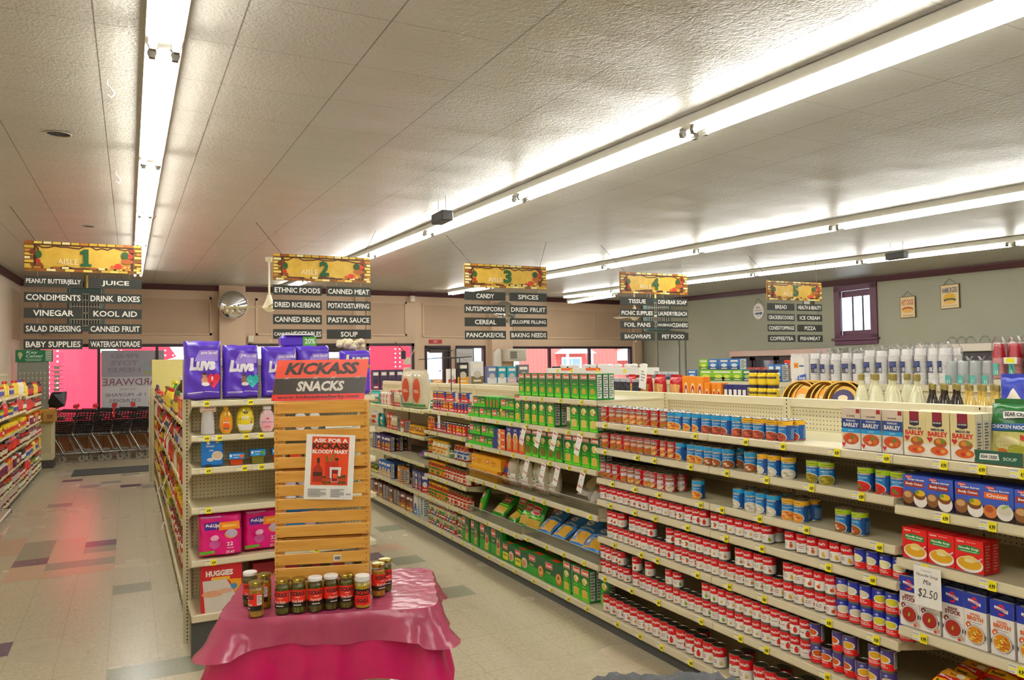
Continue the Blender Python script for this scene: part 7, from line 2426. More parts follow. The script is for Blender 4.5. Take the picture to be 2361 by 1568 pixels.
# ------------------------------------------------------------------ heaters, air conditioner, boxes on the front wall
GRN2 = c('3a5654', .5)
def heater(label, x, y, z, rz, w, h):
    r = thing('unit_heater', label, 'heater', (x, y, z), rz)
    m = MB()
    m.box(-w / 2, w / 2, .02, .5, 0, h, GRN2, .02)
    m.build('casing', r)
    m = MB()
    m.box(-w / 2 + .06, w / 2 - .06, .012, .03, .08, h - .1, c('2a2a28', .6))
    for i in range(6):
        zz = .1 + (h - .22) * i / 5
        m.box(-w / 2 + .05, w / 2 - .05, -.02, .01, zz - .012, zz + .012, c('8a8878', .5))
    for i in range(11):
        xx = -w / 2 + .07 + (w - .14) * i / 10
        m.box(xx - .006, xx + .006, 0, .012, .09, h - .11, c('b0a892', .5))
    m.build('louvre_grille', r)
    m = MB()
    for s in (-.25, .25):
        m.tube([(s * w, .25, h), (s * w, .25, ceil_z(y) - z)], .008, c('8a8880', .4, .8), 5)
    m.tube([(0, .3, h), (0, .3, h + .35)], .04, c('b09a5a', .4, .6), 8)
    m.build('hanger', r)
heater('dark green heater hanging over the shopping carts', -.78, 17.4, 2.72, 0, .64, .86)
heater('dark green heater hanging near the front right corner', 12.0, 15.6, 2.72, -.45, .62, .82)
# pipes and a bracket below the second heater
for x, y, lab in [(14.75, 19.3, 'tall green-grey pipe in the front right corner'), (13.55, 16.5, 'thin green-grey pipe below the right heater'), (13.25, 16.4, 'second thin pipe below the right heater')]:
    m = MB()
    m.tube([(x, y, 0), (x, y, 3.6 if x > 14 else 2.7)], .035, c('7c8070', .45), 8)
    if x < 14:
        m.tube([(x, y, 2.7), (x - 1.0, y - .2, 2.75)], .03, c('7c8070', .45), 8)
    tag(m.build('pipe'), lab, 'pipe')
ra = math.atan2(dB.y, dB.x)
p = B0 + dB * 2.75
r = thing('air_conditioner', 'small white box air conditioner on the pillar by the big window', 'air conditioner', (p.x, p.y - .18, 2.0), ra)
m = MB()
m.box(-.05, .62, -.34, -.01, 0, .36, c('cfc8b6', .4), .012)
m.build('casing', r)
m = MB()
m.box(0, .57, -.355, -.34, .04, .32, c('b8b2a0', .4))
m.box(.03, .26, -.36, -.35, .07, .29, c('55524a', .5))
for i in range(5):
    m.box(.03, .26, -.37, -.355, .08 + .045 * i, .095 + .045 * i, c('b8b2a0', .4))
m.build('grille', r)
m = MB()
m.prism([(-.35, 0.5), (-.1, .5), (-.1, 2.28), (-.16, 2.36), (-.26, 2.36), (-.35, 2.26)], 'y', -.1, -.02, c('ded6cc', .4))
tag(m.build('white_panel', None, (p.x, p.y - .18, 0), ra), 'rounded white upright panel beside the air conditioner', 'panel')
p = B0 + dB * .6
m = MB()
m.box(-.2, .2, -.02, 0, 0, .1, c('a8242a', .5))
m.art([('t', 'EXIT', .35, .25, .65, .75, c('f0d8d4', .5), .02)], planar((-.2, -.02, 0), (.4, 0, 0), (0, 0, .1)))
tag(m.build('exit_sign', None, (p.x, p.y - .01, 2.52), ra), 'small red EXIT sign above the side door', 'sign')
p = B0 + dB * 1.52
r = thing('whiteboard', 'whiteboard with faint handwriting standing in the side window', 'whiteboard', (p.x, p.y - .05, 1.45), ra)
m = MB()
m.box(-.28, .28, -.02, 0, 0, .92, c('b9b9ba', .4))
hw = c('a07a76', .5)
m.art([('t', 'Welcome to', .08, .78, .92, .9, hw, -.01, .2), ('t', 'The', .35, .62, .6, .72, hw, -.01, .2), ('t', 'Grocery Store', .06, .44, .94, .56, hw, -.01, .2), ('t', '(4L-28)', .16, .14, .84, .28, c('7a98b0', .5), -.01, .2)], planar((-.28, -.02, 0), (.56, 0, 0), (0, 0, .92)))
m.build('board', r)
m = MB()
for a, b, e, f in ((-.3, .3, -.02, 0), (-.3, .3, .92, .94), (-.3, -.28, 0, .92), (.28, .3, 0, .92)):
    m.box(a, b, -.03, .005, e, f, c('4a4a50', .4))
m.build('frame', r)
# white conduit boxes near the side door
p = B0 - Vector((.35, .06))
r = thing('switch_boxes', 'cluster of white and black switch boxes between window and side door', 'switch', (p.x, p.y, 1.6))
m = MB()
m.box(-.1, .02, -.09, 0, .5, .72, c('2a2a2a', .4), .01)
m.build('black_box', r)
for z in (.1, .36):
    m = MB()
    m.box(-.02, .16, -.08, 0, z, z + .18, c('d8d0bc', .4), .01)
    m.build('white_box', r)
m = MB()
m.tube([(-.02, -.03, .72), (-.25, -.03, .95)], .012, dk, 5)
m.tube([(.12, -.04, .5), (.32, -.08, .85), (.2, -.08, 1.2)], .012, c('c9c0b0', .4), 5)
m.build('cable', r)
for x, y, z, lab in [(6.73, 19.3, 3.62, 'small white sensor box at the top of the corner'), (2.62, 19.33, 2.55, 'white alarm box above the second window'), (5.25, 19.3, 2.6, 'white light unit above the entrance door')]:
    m = MB()
    m.box(-.06, .06, -.06, .04, 0, .16, c('ded6c2', .4), .01)
    tag(m.build('wall_box', None, (x, y, z)), lab, 'box')
# posters stuck in the first window
def poster(name, label, x, z, w, h, bgc, art, alpha=1.0):
    m = MB()
    m.box(-w / 2, w / 2, 0, .003, 0, h, c(bgc, .6, alpha=alpha))
    m.art(art, planar((-w / 2, 0, 0), (w, 0, 0), (0, 0, h)))
    return tag(m.build(name, None, (x, YA + .005, z)), label, 'poster')
gl = c('8f8a98', .6)
poster('window_poster', 'grey toy poster seen from behind, lettering mirrored', .08, 1.75, 1.28, .62, 'a3a2ae', [('t', 'FIND', .58, .72, .14, .88, gl, .04), ('t', 'TOYS', .58, .45, .14, .64, gl, .04), ('t', 'HERE!', .62, .2, .1, .38, gl, .04), ('e', .72, .4, .1, .2, c('98a4ae', .6)), ('e', .84, .5, .09, .18, c('a9968e', .6)), ('r', .66, .12, .92, .26, c('a3a47e', .6))])
poster('window_poster', 'white hardware poster seen from behind, lettering mirrored', .08, .98, 1.28, .79, 'd8d8dc', [('r', 0, .72, 1, 1, c('c9c9d2', .6)), ('t', 'HARDWARE', 1.0, .76, .02, .96, c('8a5a68', .6), .01), ('t', 'WE HAVE', .54, .62, .28, .68, gl), ('t', '1 lb. PROPANE', .7, .44, .06, .54, gl, .02), ('t', 'CYLINDERS', .62, .28, .12, .38, gl, .02), ('r', .8, .2, 1.0, .5, c('b3603a', .6))])
# ------------------------------------------------------------------ left wall gondola with condiments
XLF = -1.48
LLV = [1.58, 1.32, 1.06, .8, .54, .3]
for i in range(7):
    y0 = 8.5 + SEC * i
    shelf_unit('condiment shelf unit along the left wall, %s from the near end' % nth(i + 1), (XLF - .56, y0, 0), PI / 2, SEC, .54, LLV if i < 5 else [1.52, 1.28, 1.02, .78, .52, .3], 1.9, {} if i > 1 else None, 'condiment shelf units', base_z=.13, price='3.49')
FJ = [('far_jar', ('6a2418', 'b8281e', 'd9c9a8'), 'dark sauce jar, red lid'), ('far_jar', ('d8b41e', 'e8c81e', 'c8301e'), 'yellow mustard jar'), ('far_jar', ('5a6a2a', 'c8281e', 'e6e0cc'), 'green pickle jar'), ('far_jar', ('3a1a14', '2a2a2a', 'e9e4d6'), 'dark jam jar, black lid'), ('far_jar', ('c9b88a', 'd82a1e', '3a4a9a'), 'pale jar, blue label'), ('far_jar', ('8a2a34', 'e8e4da', '6a2a4a'), 'purple jelly jar')]
FB = [('far_bottle', ('b8241c', 'e8e4da', 'd8382a'), 'red ketchup bottle'), ('far_bottle', ('4a1a10', '2a2420', 'c8362a'), 'dark sauce bottle'), ('far_bottle', ('e0c02a', 'c8281e', 'e8d24a'), 'yellow bottle'), ('far_bottle', ('e6dcc0', '3a4a9a', 'e8e4da'), 'white dressing bottle'), ('far_bottle', ('8a4a1e', '3a7a2a', 'e2c84a'), 'amber bottle'), ('far_bottle', ('6a1e24', '4a2a6a', 'c9b8a8'), 'grape bottle')]
FX = [('far_box', ('d8321e', 'e8c81e', 'e8e0d0'), 'red box'), ('far_box', ('e08a1e', 'c8301e', 'f0d89a'), 'orange box'), ('far_can', ('3a4a8a', 'c8b41e', '5a8a2a'), 'blue and green can'), ('far_can', ('c8281e', 'e8e4da', 'a81e1a'), 'red can')]
rl = random.Random(20)
def far_row(y0, y1, step, x, z, pool, rz, where, group, dz=.0):
    y, n = y0, 0
    run, cur = 0, None
    while y < y1:
        if run <= 0:
            cur = rl.choice(pool)
            run = rl.randint(2, 5)
        run -= 1
        n += 1
        k, a, d = cur
        place(k, (x + rl.uniform(-.008, .008), y, z), rz, '%s, %s from near end, %s' % (d, nth(n), where), 'grocery', group, a)
        y += step
    return n
shn = ['top', 'second', 'third', 'fourth', 'fifth', 'sixth']
pools = [[FB[3], FB[2], FJ[4], FX[0]], [FJ[2], FX[2], FJ[4], FB[0]], [FB[1], FJ[1], FX[3], FB[2]], [FJ[3], FB[1], FJ[0], FB[0]], [FJ[5], FJ[0], FX[0], FJ[3]], [FB[5], FJ[2], FX[3], FJ[0]]]
for i, z in enumerate(LLV):
    far_row(9.3, 14.6, .13, XLF - .045, z, pools[i], AB, 'left wall %s shelf' % shn[i], 'condiments on the left wall shelves')
for i, z in enumerate([1.52, 1.28, 1.02, .78, .52, .3]):
    far_row(14.7, 16.95, .13, XLF - .045, z, pools[(i + 2) % 6], AB, 'far left wall %s shelf' % shn[i], 'condiments on the far left wall shelves')
far_row(9.6, 16.9, .13, XLF - .045, .132, [FB[5], FJ[0], FJ[2]], AB, 'left wall bottom deck', 'condiments on the left wall bottom deck')
# white slips hanging out of the left shelves
for i, (y, z) in enumerate([(11.9, 1.55), (11.4, 1.28), (12.1, .78), (14.2, .11), (16.4, 1.0)]):
    o = place('sale_tag', (XLF + .02, y, z), AB, 'white price slip on the left wall shelves, %s' % ['high and near', 'second shelf', 'fourth shelf', 'lowest one', 'farthest one'][i], 'price slip', 'left wall price slips', ('$1.99',))
    o.rotation_euler.x = .5

# juice-aisle side of the baby-goods gondola
pools2 = [[FB[4], FX[2], FB[2], FX[0]], [FB[5], FX[2], FJ[4], FB[1]], [FX[1], FB[3], FB[0], FX[2]], [FX[3], FX[1], FJ[1], FB[1]], [FX[2], FX[3], FB[2], FX[1]]]
for i in range(5):
    far_row(6.15, 10.6, .125, .42, AL[i] , pools2[i], AISLE, 'juice aisle %s shelf' % shn[i], 'juice aisle goods')
    far_row(10.8, 14.4, .2, .42, [1.45, 1.2, .93, .66, .4][i] + .0, pools2[(i + 1) % 5], AISLE, 'far juice aisle %s shelf' % shn[i], 'far juice aisle goods')
far_row(6.2, 14.3, .16, .46, .122, [FX[3], FX[2], FB[2]], AISLE, 'juice aisle bottom deck', 'juice aisle bottom goods')
place('jug_bottle', (.47, 8.1, 1.5), AISLE, 'tall dark brown juice jug with white cap on the juice aisle top shelf', 'bottle', None, ('3a1e12', 'e6e2da', 'b8281e', 'e0b08a', .17, .36))
for i, (y, cc_) in enumerate([(9.4, '4a9a2a'), (9.9, 'c9d21e'), (7.6, 'c9d21e')]):
    place('jug_bottle', (.47, y, 1.5), AISLE, ['green juice bottle with yellow cap behind the dark jug', 'yellow juice bottle, farther one on the juice top shelf', 'yellow juice bottle beside the white boxes'][i], 'bottle', None, (cc_, 'e2d81e', 'e8e4da', '5aa02a', .1, .3))
for i, (y, w) in enumerate([(7.25, .16), (7.0, .16), (6.7, .2)]):
    place('plain_box', (.45, y, 1.5), AISLE, 'white and cyan juice pack on the juice aisle top shelf, %s from the far one' % nth(i + 1), 'box', 'white and cyan packs', (w, .1, .22, 'e2e8ec', '3aa8d8', '8ac8e8'))
place('plain_can', (.45, 6.25, 1.5), AISLE, 'blue and red can at the near end of the juice top shelf', 'can', None, ('2a3a7a', 'c8281e', 'e0b04a'))
for i, (y, z) in enumerate([(8.3, 1.46), (7.3, 1.46), (7.9, .95), (9.5, .66), (8.6, .4)]):
    o = place('sale_tag', (.33, y, z), AISLE, 'white price slip curling off the juice aisle shelves, %s of five' % nth(i + 1), 'price slip', 'juice aisle slips', ('$2.49',))
    o.rotation_euler.x = -.4

# ------------------------------------------------------------------ shopping carts in a row under the windows
@kind
def shopping_cart():
    """Black wire cart seen from its side: basket, frame, child seat, handle, four castors; it points along +x."""
    r = thing('shopping_cart', '', 'shopping cart')
    ch = c('a8a49a', .25, .9)
    bk = c('1d1c1e', .45)
    m = MB()
    def bask(u, v, s):
        x = -.38 + (.86 + .04 * v) * u - .1 * (1 - v) * (1 - u)
        z = .47 + .4 * v + .05 * (1 - u) * v
        y = (.17 + .06 * v + .04 * (1 - u))
        return (x, s * y, z)
    for s in (-1, 1):
        for j in range(13):
            m.tube([bask(i / 4, j / 12, s) for i in range(5)], .0055, bk, 4)
        for i in range(19):
            m.tube([bask(i / 18, j / 2, s) for j in range(3)], .0045, bk, 4)
    for j in range(10):
        a, b = bask(1, j / 9, -1), bask(1, j / 9, 1)
        m.tube([a, b], .0035, bk, 4)
        a, b = bask(0, j / 9, -1), bask(0, j / 9, 1)
        m.tube([a, b], .0035, bk, 4)
    for i in range(12):
        a, b = bask(i / 11, 0, -1), bask(i / 11, 0, 1)
        m.tube([a, b], .0035, bk, 4)
    for s in (-1, 1):
        m.tube([bask(0, 1, s), bask(1, 1, s)], .009, bk, 6)
        m.tube([bask(0, 0, s), bask(1, 0, s)], .008, bk, 6)
    m.build('basket', r)
    m = MB()
    for s in (-1, 1):
        y = s * .2
        m.tube([(-.46, y, .98), (-.44, y, .88), (-.52, y, .5), (-.34, y, .16), (.42, y * .6, .16)], .012, ch, 7)
        m.tube([(-.5, y, .5), (.4, y * .75, .45)], .009, ch, 6)
        m.tube([(.05, y * .8, .45), (.15, y * .7, .2), (.4, y * .6, .2)], .008, ch, 6)
    for x in (-.3, 0.0, .3):
        m.tube([(x, -.17, .18), (x, .17, .18)], .007, ch, 5)
    m.build('frame', r)
    m = MB()
    m.tube([(-.47, -.25, .99), (-.47, .25, .99)], .018, c('2a2a2e', .35), 8)
    m.box(-.5, -.44, -.05, .05, .975, 1.005, c('c81e2c', .35))
    for s in (-1, 1):
        m.box(-.5, -.42, s * .25 - .025, s * .25 + .025, .95, 1.01, c('c81e2c', .35), .006)
    m.build('handle', r)
    m = MB()
    m.hull([(-.34, -.17, .62), (-.34, .17, .62), (-.1, .17, .72), (-.1, -.17, .72), (-.34, -.17, .6), (-.34, .17, .6), (-.1, .17, .7), (-.1, -.17, .7)], c('4a4038', .5))
    m.box(-.2, -.02, -.19, .19, .74, .8, c('8a745c', .5), .004)
    m.build('child_seat', r)
    for x in (-.36, .38):
        for s in (-1, 1):
            y = s * (.2 if x < 0 else .13)
            w = MB()
            w.cyl((x, y - .014, .06), (x, y + .014, .06), .06, c('8d8576', .6), 14)
            w.cyl((x, y - .016, .06), (x, y + .016, .06), .02, c('55504a', .5), 10)
            for q in (-1, 1):
                w.tube([(x, y + q * .02, .06), (x - .02, y + q * .02, .16)], .006, c('3a3a3a', .4), 5)
            w.build('castor', r)
    return r
NCART = 9
for i in range(NCART):
    x = -1.35 + .36 * i
    o = place('shopping_cart', (x + .15, 18.75, 0), 0.0, 'black wire shopping cart nested in the row under the window, %s from left' % nth(i + 1), 'shopping cart', 'row of shopping carts')
    o.scale = (1.15, 1.0, 1.2)
m = MB()
m.box(-.02, .02, -.002, .002, -.28, 0, c('c81e22', .5))
m.box(-.02, .02, -.002, .03, -.004, 0, c('c81e22', .5))
tag(m.build('red_strap', None, (-.3, 18.47, 1.2)), 'red strap hanging from a cart handle', 'strap')
m = MB()
m.box(-1.8, 2.0, 0, .03, .15, .8, c('bd8350', .5))
for i in range(12):
    m.box(-1.8 + .32 * i, -1.79 + .32 * i, -.004, 0, .15, .8, c('7a4a24', .6))
struct(m.build('trim_5', None, (0, 19.35, 0)))
m = MB()
m.box(-.95, 1.4, 16.1, 17.1, 0.0, .012, c('43423f', .9, bump=.5, nscale=160))
tag(m.build('floor_mat'), 'dark grey floor mat at the end of aisle 1', 'mat')

# counter end with yellow top at the far left
r = thing('counter_cabinet', 'almond counter cabinet with yellow top panel beside the carts', 'cabinet', (-1.52, 17.75, 0))
m = MB()
m.box(-.55, .16, 0, .5, .16, .9, c('cdc49c', .5), .006)
m.box(-.1, .13, -.006, 0, .3, .84, c('bdb389', .5))
m.build('body', r)
m = MB()
m.box(-.6, .17, -.02, .5, .9, 1.17, c('c8a21e', .45), .006)
m.build('top_panel', r)
m = MB()
m.box(-.35, .17, -.01, .5, 0, .16, c('4a4644', .5))
m.build('kick_plate', r)
m = MB()
m.box(-.11, .11, -.1, .1, 0, .2, c('b5813c', .6), .003)
m.art([('r', .3, .3, .75, .7, c('8a5a24', .6))], planar((-.11, -.1, 0), (.22, 0, 0), (0, 0, .2)))
o = tag(m.build('cardboard_box', None, (-1.40, 17.6, .94)), 'small brown cardboard box at the yellow counter end', 'box')
rn = random.Random(3)
m = MB()
m.hull([(rn.uniform(-.17, .17), rn.uniform(-.15, .15), rn.uniform(0, .34)) for i in range(40)], c('1e1e22', .35, bump=.6, nscale=20))
tag(m.build('black_bag', None, (-1.30, 18.0, 1.175)), 'crumpled black bag on the yellow counter', 'bag')
# key and hook display with a green header
r = thing('key_rack', 'tall key-cutting rack with green header board behind the condiments', 'rack', (-1.72, 17.95, 0))
m = MB()
m.box(-.27, .27, 0, .05, 1.172, 2.14, c('8a8c82', .5))
m.build('back_board', r)
for i in range(6):
    for j in range(7):
        k = MB()
        k.lathe([(.001, 0), (.016, .002), (.016, .006), (.001, .008)], c('cfc0a0', .35, .6), 8)
        k.box(-.004, .004, -.05, -.01, .002, .006, c('cfc0a0', .35, .6))
        ko = k.build('key', r, (-.22 + .07 * j, -.01, 1.4 + .1 * i))
        ko.rotation_euler.x = PI / 2
m = MB()
m.box(-.3, .34, -.02, .05, 2.12, 2.36, c('1f7a4e', .5))
m.art([('t', 'Key', .28, .62, .6, .92, c('d8e8dc', .5), .02, .2), ('t', 'Center', .28, .36, .74, .62, c('d8e8dc', .5), .02, .2), ('r', .25, .2, .7, .25, c('b5d0be', .5)), ('r', .28, .08, .68, .13, c('b5d0be', .5)), ('p', [(.06, .7), (.14, .85), (.2, .6), (.12, .15)], c('c9c49a', .5))] + [('r', .8, .1 + .15 * i, .97, .19 + .15 * i, c('d8d8d0', .5)) for i in range(6)], planar((-.3, -.02, 2.12), (.64, 0, 0), (0, 0, .24)))
m.build('header_board', r)
for i in range(9):
    h = MB()
    h.tube([(.3, -.02, 1.3 + .09 * i), (.52, -.02, 1.31 + .09 * i)], .005, c('3a3a3c', .4), 5)
    h.box(.36, .46, -.035, -.005, 1.25 + .09 * i, 1.31 + .09 * i, c('b9b7b5', .3, .7), .004)
    h.build('hook', r)
# framed sign and dark panel on the left wall
m = MB()
m.box(0, .02, -.25, .25, 0, .62, c('b89a4a', .5), .004)
m.art([('r', .1, .1, .9, .9, c('8a7a5a', .6)), ('e', .5, .5, .3, .2, c('c9a85a', .6))], planar((.02, .25, 0), (0, -.5, 0), (0, 0, .62)))
tag(m.build('wall_plaque', None, (XL, 15.0, 2.95)), 'tan framed plaque on the left wall', 'plaque')
m = MB()
m.box(0, .03, -.5, .5, 0, 1.0, M_TANP)
struct(m.build('trim_6', None, (XL, 18.6, 2.6)))

# ------------------------------------------------------------------ corner of a chest freezer at the left frame edge
r = thing('chest_freezer', 'corner of a chest freezer with green curved glass lid at the left edge', 'freezer', (-1.35, 6.5, 0))
m = MB()
m.box(-.5, .42, -.6, .85, 0, .58, c('c8c8c2', .4), .03)
m.build('body', r)
m = MB()
al = c('bdbdb8', .25, .9)
for a, b, e, f in ((-.5, .5, -.62, -.56), (-.5, .5, .84, .9), (.44, .5, -.62, .9), (-.5, -.44, -.62, .9)):
    m.box(a, b, e, f, .78, .83, al, .008)
m.build('lid_frame', r)
m = MB()
m.grid(lambda u, v: (-.44 + .88 * u, -.56 + 1.4 * v, .8 + .03 * math.sin(PI * u)), 10, 4, c('8a9a80', .08, alpha=.75, coat=1.0))
m.build('glass_lid', r)
m = MB()
m.grid(lambda u, v: (.5 - .07 * u ** 2, -.6 + 1.48 * v, .78 - .2 * u), 6, 4, c('5f7a58', .08, alpha=.85, coat=1.0))
m.build('curved_glass', r)

# ------------------------------------------------------------------ dark rock-like edge at the bottom of the frame
r = MB()
rn = random.Random(12)
def rock(u, v):
    a = -.15 + 2.0 * u - .5
    # a low rough dome
    x = .62 * (2 * u - 1)
    y = .34 * (2 * v - 1)
    d = max(0.0, 1 - (x / .62) ** 2 - (y / .34) ** 2)
    z = .28 * d ** .4
    n_ = .014 * math.sin(31 * u + 5 * v) + .012 * math.sin(19 * v + 40 * u * v) + rn.uniform(-.008, .008)
    return (x, y, z + n_ * (d > 0))
r.grid(rock, 46, 26, c('4c4d50', .7, noise=.3, nscale=35, bump=.9))
r.box(-.5, .5, -.25, .25, -.72, .02, c('45464a', .7))
tag(r.build('stone_ornament', None, (1.27, 1.80, .715), -.12), 'rough dark grey stone-like dome at the bottom edge of the frame', 'ornament')

# ------------------------------------------------------------------ checkout side: counters, person, jugs, magazines
r = thing('person', 'person in a dark cap standing at the checkout by the big window', 'person', (9.9, 15.2, 0), .5)
sk = c('b98466', .5)
def limb_body():
    me = D.meshes.new('person_body')
    P = {'pel': (0, 0, .95), 'sp': (0, 0, 1.15), 'ch': (0, -.01, 1.38), 'nk': (0, -.01, 1.52), 'hd0': (0, -.02, 1.6), 'hd1': (0, -.03, 1.72), 'hd2': (0, -.02, 1.8)}
    order = ['pel', 'sp', 'ch', 'nk', 'hd0', 'hd1', 'hd2']
    vs = [P[k] for k in order]
    rad = [.15, .14, .16, .06, .075, .095, .06]
    es = [(i, i + 1) for i in range(6)]
    def chain(start, pts, rr):
        prev = start
        for p_, q in zip(pts, rr):
            vs.append(p_)
            rad.append(q)
            es.append((prev, len(vs) - 1))
            prev = len(vs) - 1
    for s in (-1, 1):
        chain(2, [(s * .2, 0, 1.42), (s * .25, .02, 1.14), (s * .2, -.2, 1.03), (s * .17, -.28, 1.02)], [.07, .05, .04, .035])
        chain(0, [(s * .1, 0, .9), (s * .11, -.02, .5), (s * .11, .02, .08), (s * .12, -.12, .04)], [.1, .065, .045, .04])
    me.from_pydata(vs, es, [])
    ob = D.objects.new('person_body', me)
    COL.objects.link(ob)
    sm = ob.modifiers.new('skin', 'SKIN')
    for i, sv in enumerate(me.skin_vertices[0].data):
        sv.radius = (rad[i], rad[i] * (.75 if i < 3 else 1))
        sv.use_root = i == 0
    ss = ob.modifiers.new('sub', 'SUBSURF')
    ss.levels = ss.render_levels = 2
    dg = bpy.context.evaluated_depsgraph_get()
    m2 = D.meshes.new_from_object(ob.evaluated_get(dg))
    D.objects.remove(ob)
    o = D.objects.new('body', m2)
    COL.objects.link(o)
    shirt, jean = c('3c4c5c', .8), c('2a3446', .8)
    m2.materials.clear()
    for mm in (sk, shirt, jean):
        m2.materials.append(mm)
    for pl in m2.polygons:
        z = pl.center.z
        pl.use_smooth = True
        pl.material_index = 0 if z > 1.5 or (pl.center.y < -.17 and z > .9) else (1 if z > .98 else 2)
    return o
o = limb_body()
o.parent = r
m = MB()
hat = c('3a332e', .8)
m.lathe([(.105, 1.74), (.11, 1.78), (.1, 1.84), (.06, 1.88), (.001, 1.885)], hat, 18, 1, 1.15)
m.hull([(x, y, z) for x, y in ((-.08, -.1), (.08, -.1), (.07, -.2), (-.07, -.2), (0, -.22)) for z in (1.745, 1.757)], hat)
m.build('cap', r)
m = MB()
for s in (-1, 1):
    m.ball((s * .035, -.115, 1.705), .011, .007, .008, c('f2eee8', .3), 8, 5)
    m.ball((s * .035, -.12, 1.705), .005, .004, .005, c('2a2018', .3), 8, 5)
    m.ball((s * .096, -.02, 1.69), .012, .022, .032, sk, 8, 6)
m.hull([(-.014, -.112, 1.665), (.014, -.112, 1.665), (0, -.135, 1.668), (0, -.112, 1.71)], sk)
m.box(-.024, .024, -.116, -.106, 1.632, 1.64, c('8a4a40', .5))
m.build('face', r)
for s in (-1, 1):
    m = MB()
    m.ball((s * .17, -.31, 1.02), .02, .045, .035, sk, 10, 6)
    for i in range(4):
        m.tube([(s * .17 - .024 + .016 * i, -.345, 1.02), (s * .17 - .026 + .017 * i, -.385, 1.012), (s * .17 - .026 + .017 * i, -.4, .995)], .008, sk, 6)
    m.tube([(s * .17 - s * .03, -.31, 1.02), (s * .17 - s * .05, -.35, 1.01)], .009, sk, 6)
    m.build('hand', r)
# counters
def counter(label, x, y, w, d, h, rz, top='cfc6a6'):
    r = thing('checkout_counter', label, 'counter', (x, y, 0), rz)
    m = MB()
    m.box(-w / 2, w / 2, -d / 2, d / 2, .1, h - .05, c('c9bf9c', .5))
    m.box(-w / 2 + .04, w / 2 - .04, -d / 2 + .05, d / 2 - .05, 0, .1, KICK)
    m.build('body', r)
    m = MB()
    m.box(-w / 2 - .02, w / 2 + .02, -d / 2 - .02, d / 2 + .02, h - .05, h, c(top, .45), .006)
    m.build('countertop', r)
counter('long almond checkout counter by the big window', 10.3, 14.55, 4.5, .7, 1.0, 0)
m = MB()
m.box(-.32, .32, -.02, .02, .12, .5, c('26262a', .4), .008)
m.box(-.05, .05, -.02, .05, 0, .12, c('26262a', .4))
m.box(-.12, .12, -.08, .1, 0, .012, c('26262a', .4))
tag(m.build('monitor', None, (8.55, 14.6, 1.36), .3), 'dark flat monitor seen from behind at the checkout', 'monitor')
m = MB()
m.box(-.3, .3, -.25, .25, 0, .36, c('b8ae90', .5))
tag(m.build('counter_riser', None, (8.55, 14.6, 1.0)), 'almond riser under the monitor', 'riser')
@kind
def jug(v):
    k = c('8a1a2c', .35)
    m = MB()
    m.hull([(x * s, y, z) for x in (-.14, .14) for y in (-.09, .09) for z, s in ((0, .95), (.05, 1), (.2, 1), (.28, .7))], k)
    o = m.build('fuel_jug')
    m = MB()
    m.tube([(-.09, 0, .26), (-.07, 0, .34), (.06, 0, .34), (.1, 0, .26)], .022, k, 8)
    m.build('handle', o)
    m = MB()
    m.lathe([(.03, .27), (.03, .32), (.02, .33)], c('3a1a20', .4), 12)
    m.build('cap', o)
    return o
for i, x in enumerate([9.25, 10.02]):
    place('jug', (x - .55, 13.2, 1.52), -.3, 'dark red plastic jug by the big window, %s of two' % ['left', 'right'][i], 'jug', 'dark red jugs', ('a',))
r = thing('display_rack', 'almond display rack under the red jugs', 'rack', (9.1, 13.3, 0))
m = MB()
m.box(-.75, 1.6, -.3, .3, 1.48, 1.52, ALM2)
for x in (-.73, 1.56):
    m.box(x, x + .03, -.28, .28, 0, 1.48, ALMOND)
m.box(-.7, 1.56, .2, .22, .1, 1.48, PEG)
m.build('rack', r)
for i, (x, cc_) in enumerate([(8.35, 'd8a86a'), (8.5, 'e0b88a'), (9.35, '3a8ac8'), (9.6, 'c8d01e'), (9.8, 'd8c81e'), (10.2, 'c8281e')]):
    m = MB()
    m.hull([(rn.uniform(-.12, .12), rn.uniform(-.1, .1), rn.uniform(0, .16 if i < 2 else .1)) for q in range(26)], c(cc_, .4))
    tag(m.build('snack_pack', None, (x, 13.12, 1.523)), ['tan', 'pale tan', 'blue', 'lime', 'yellow', 'red'][i] + ' snack pack on the rack beside the red jugs', 'pack')
# fittings further left along the far counter
counter('far almond counter with magazines before the side door', 6.6, 13.9, 3.6, .6, 1.55, 0.12)
for i, (x, w, h, k1, k2) in enumerate([(5.55, .16, .3, 'e9e4e0', 'b83a3a'), (5.78, .24, .42, '2a2624', 'e8a01e'), (6.08, .28, .44, 'e8e6e2', '7a6a4a'), (6.4, .22, .34, '6a7aa8', 'd8dce8'), (6.62, .2, .33, '2a9ab0', 'e8ecf0'), (6.84, .22, .33, '3aa0b8', 'd8b8c8'), (7.1, .26, .36, '6e7274', '8a9a8a')]):
    place('plain_box', (x, 13.72, 1.552), .1, 'box or magazine on the far counter, %s from left before the side door' % nth(i + 1), 'box', 'boxes on the far counter', (w, .1, h, k1, k2, 'c9c0b0'))
for i in range(4):
    place('plain_box', (3.95 + .15 * i, 13.4, 1.5), .05, 'dark purple wine box, %s from left by the entrance door' % nth(i + 1), 'box', 'dark purple boxes', (.13, .1, .36, '4a3a5a', '6a2a5a', '3a2a40'))
counter('almond shelf counter under the purple boxes', 4.3, 13.5, 1.9, .5, 1.5, 0.05)
for i, (x, k1) in enumerate([(5.02, '3a8ac8'), (5.22, 'e8901e')]):
    place('plain_box', (x - .05, 13.5, 1.5), 0, ['blue', 'orange'][i] + ' low box beside the purple boxes', 'box', None, (.2, .1, .16, k1, 'e8c81e', 'e8e4da'))
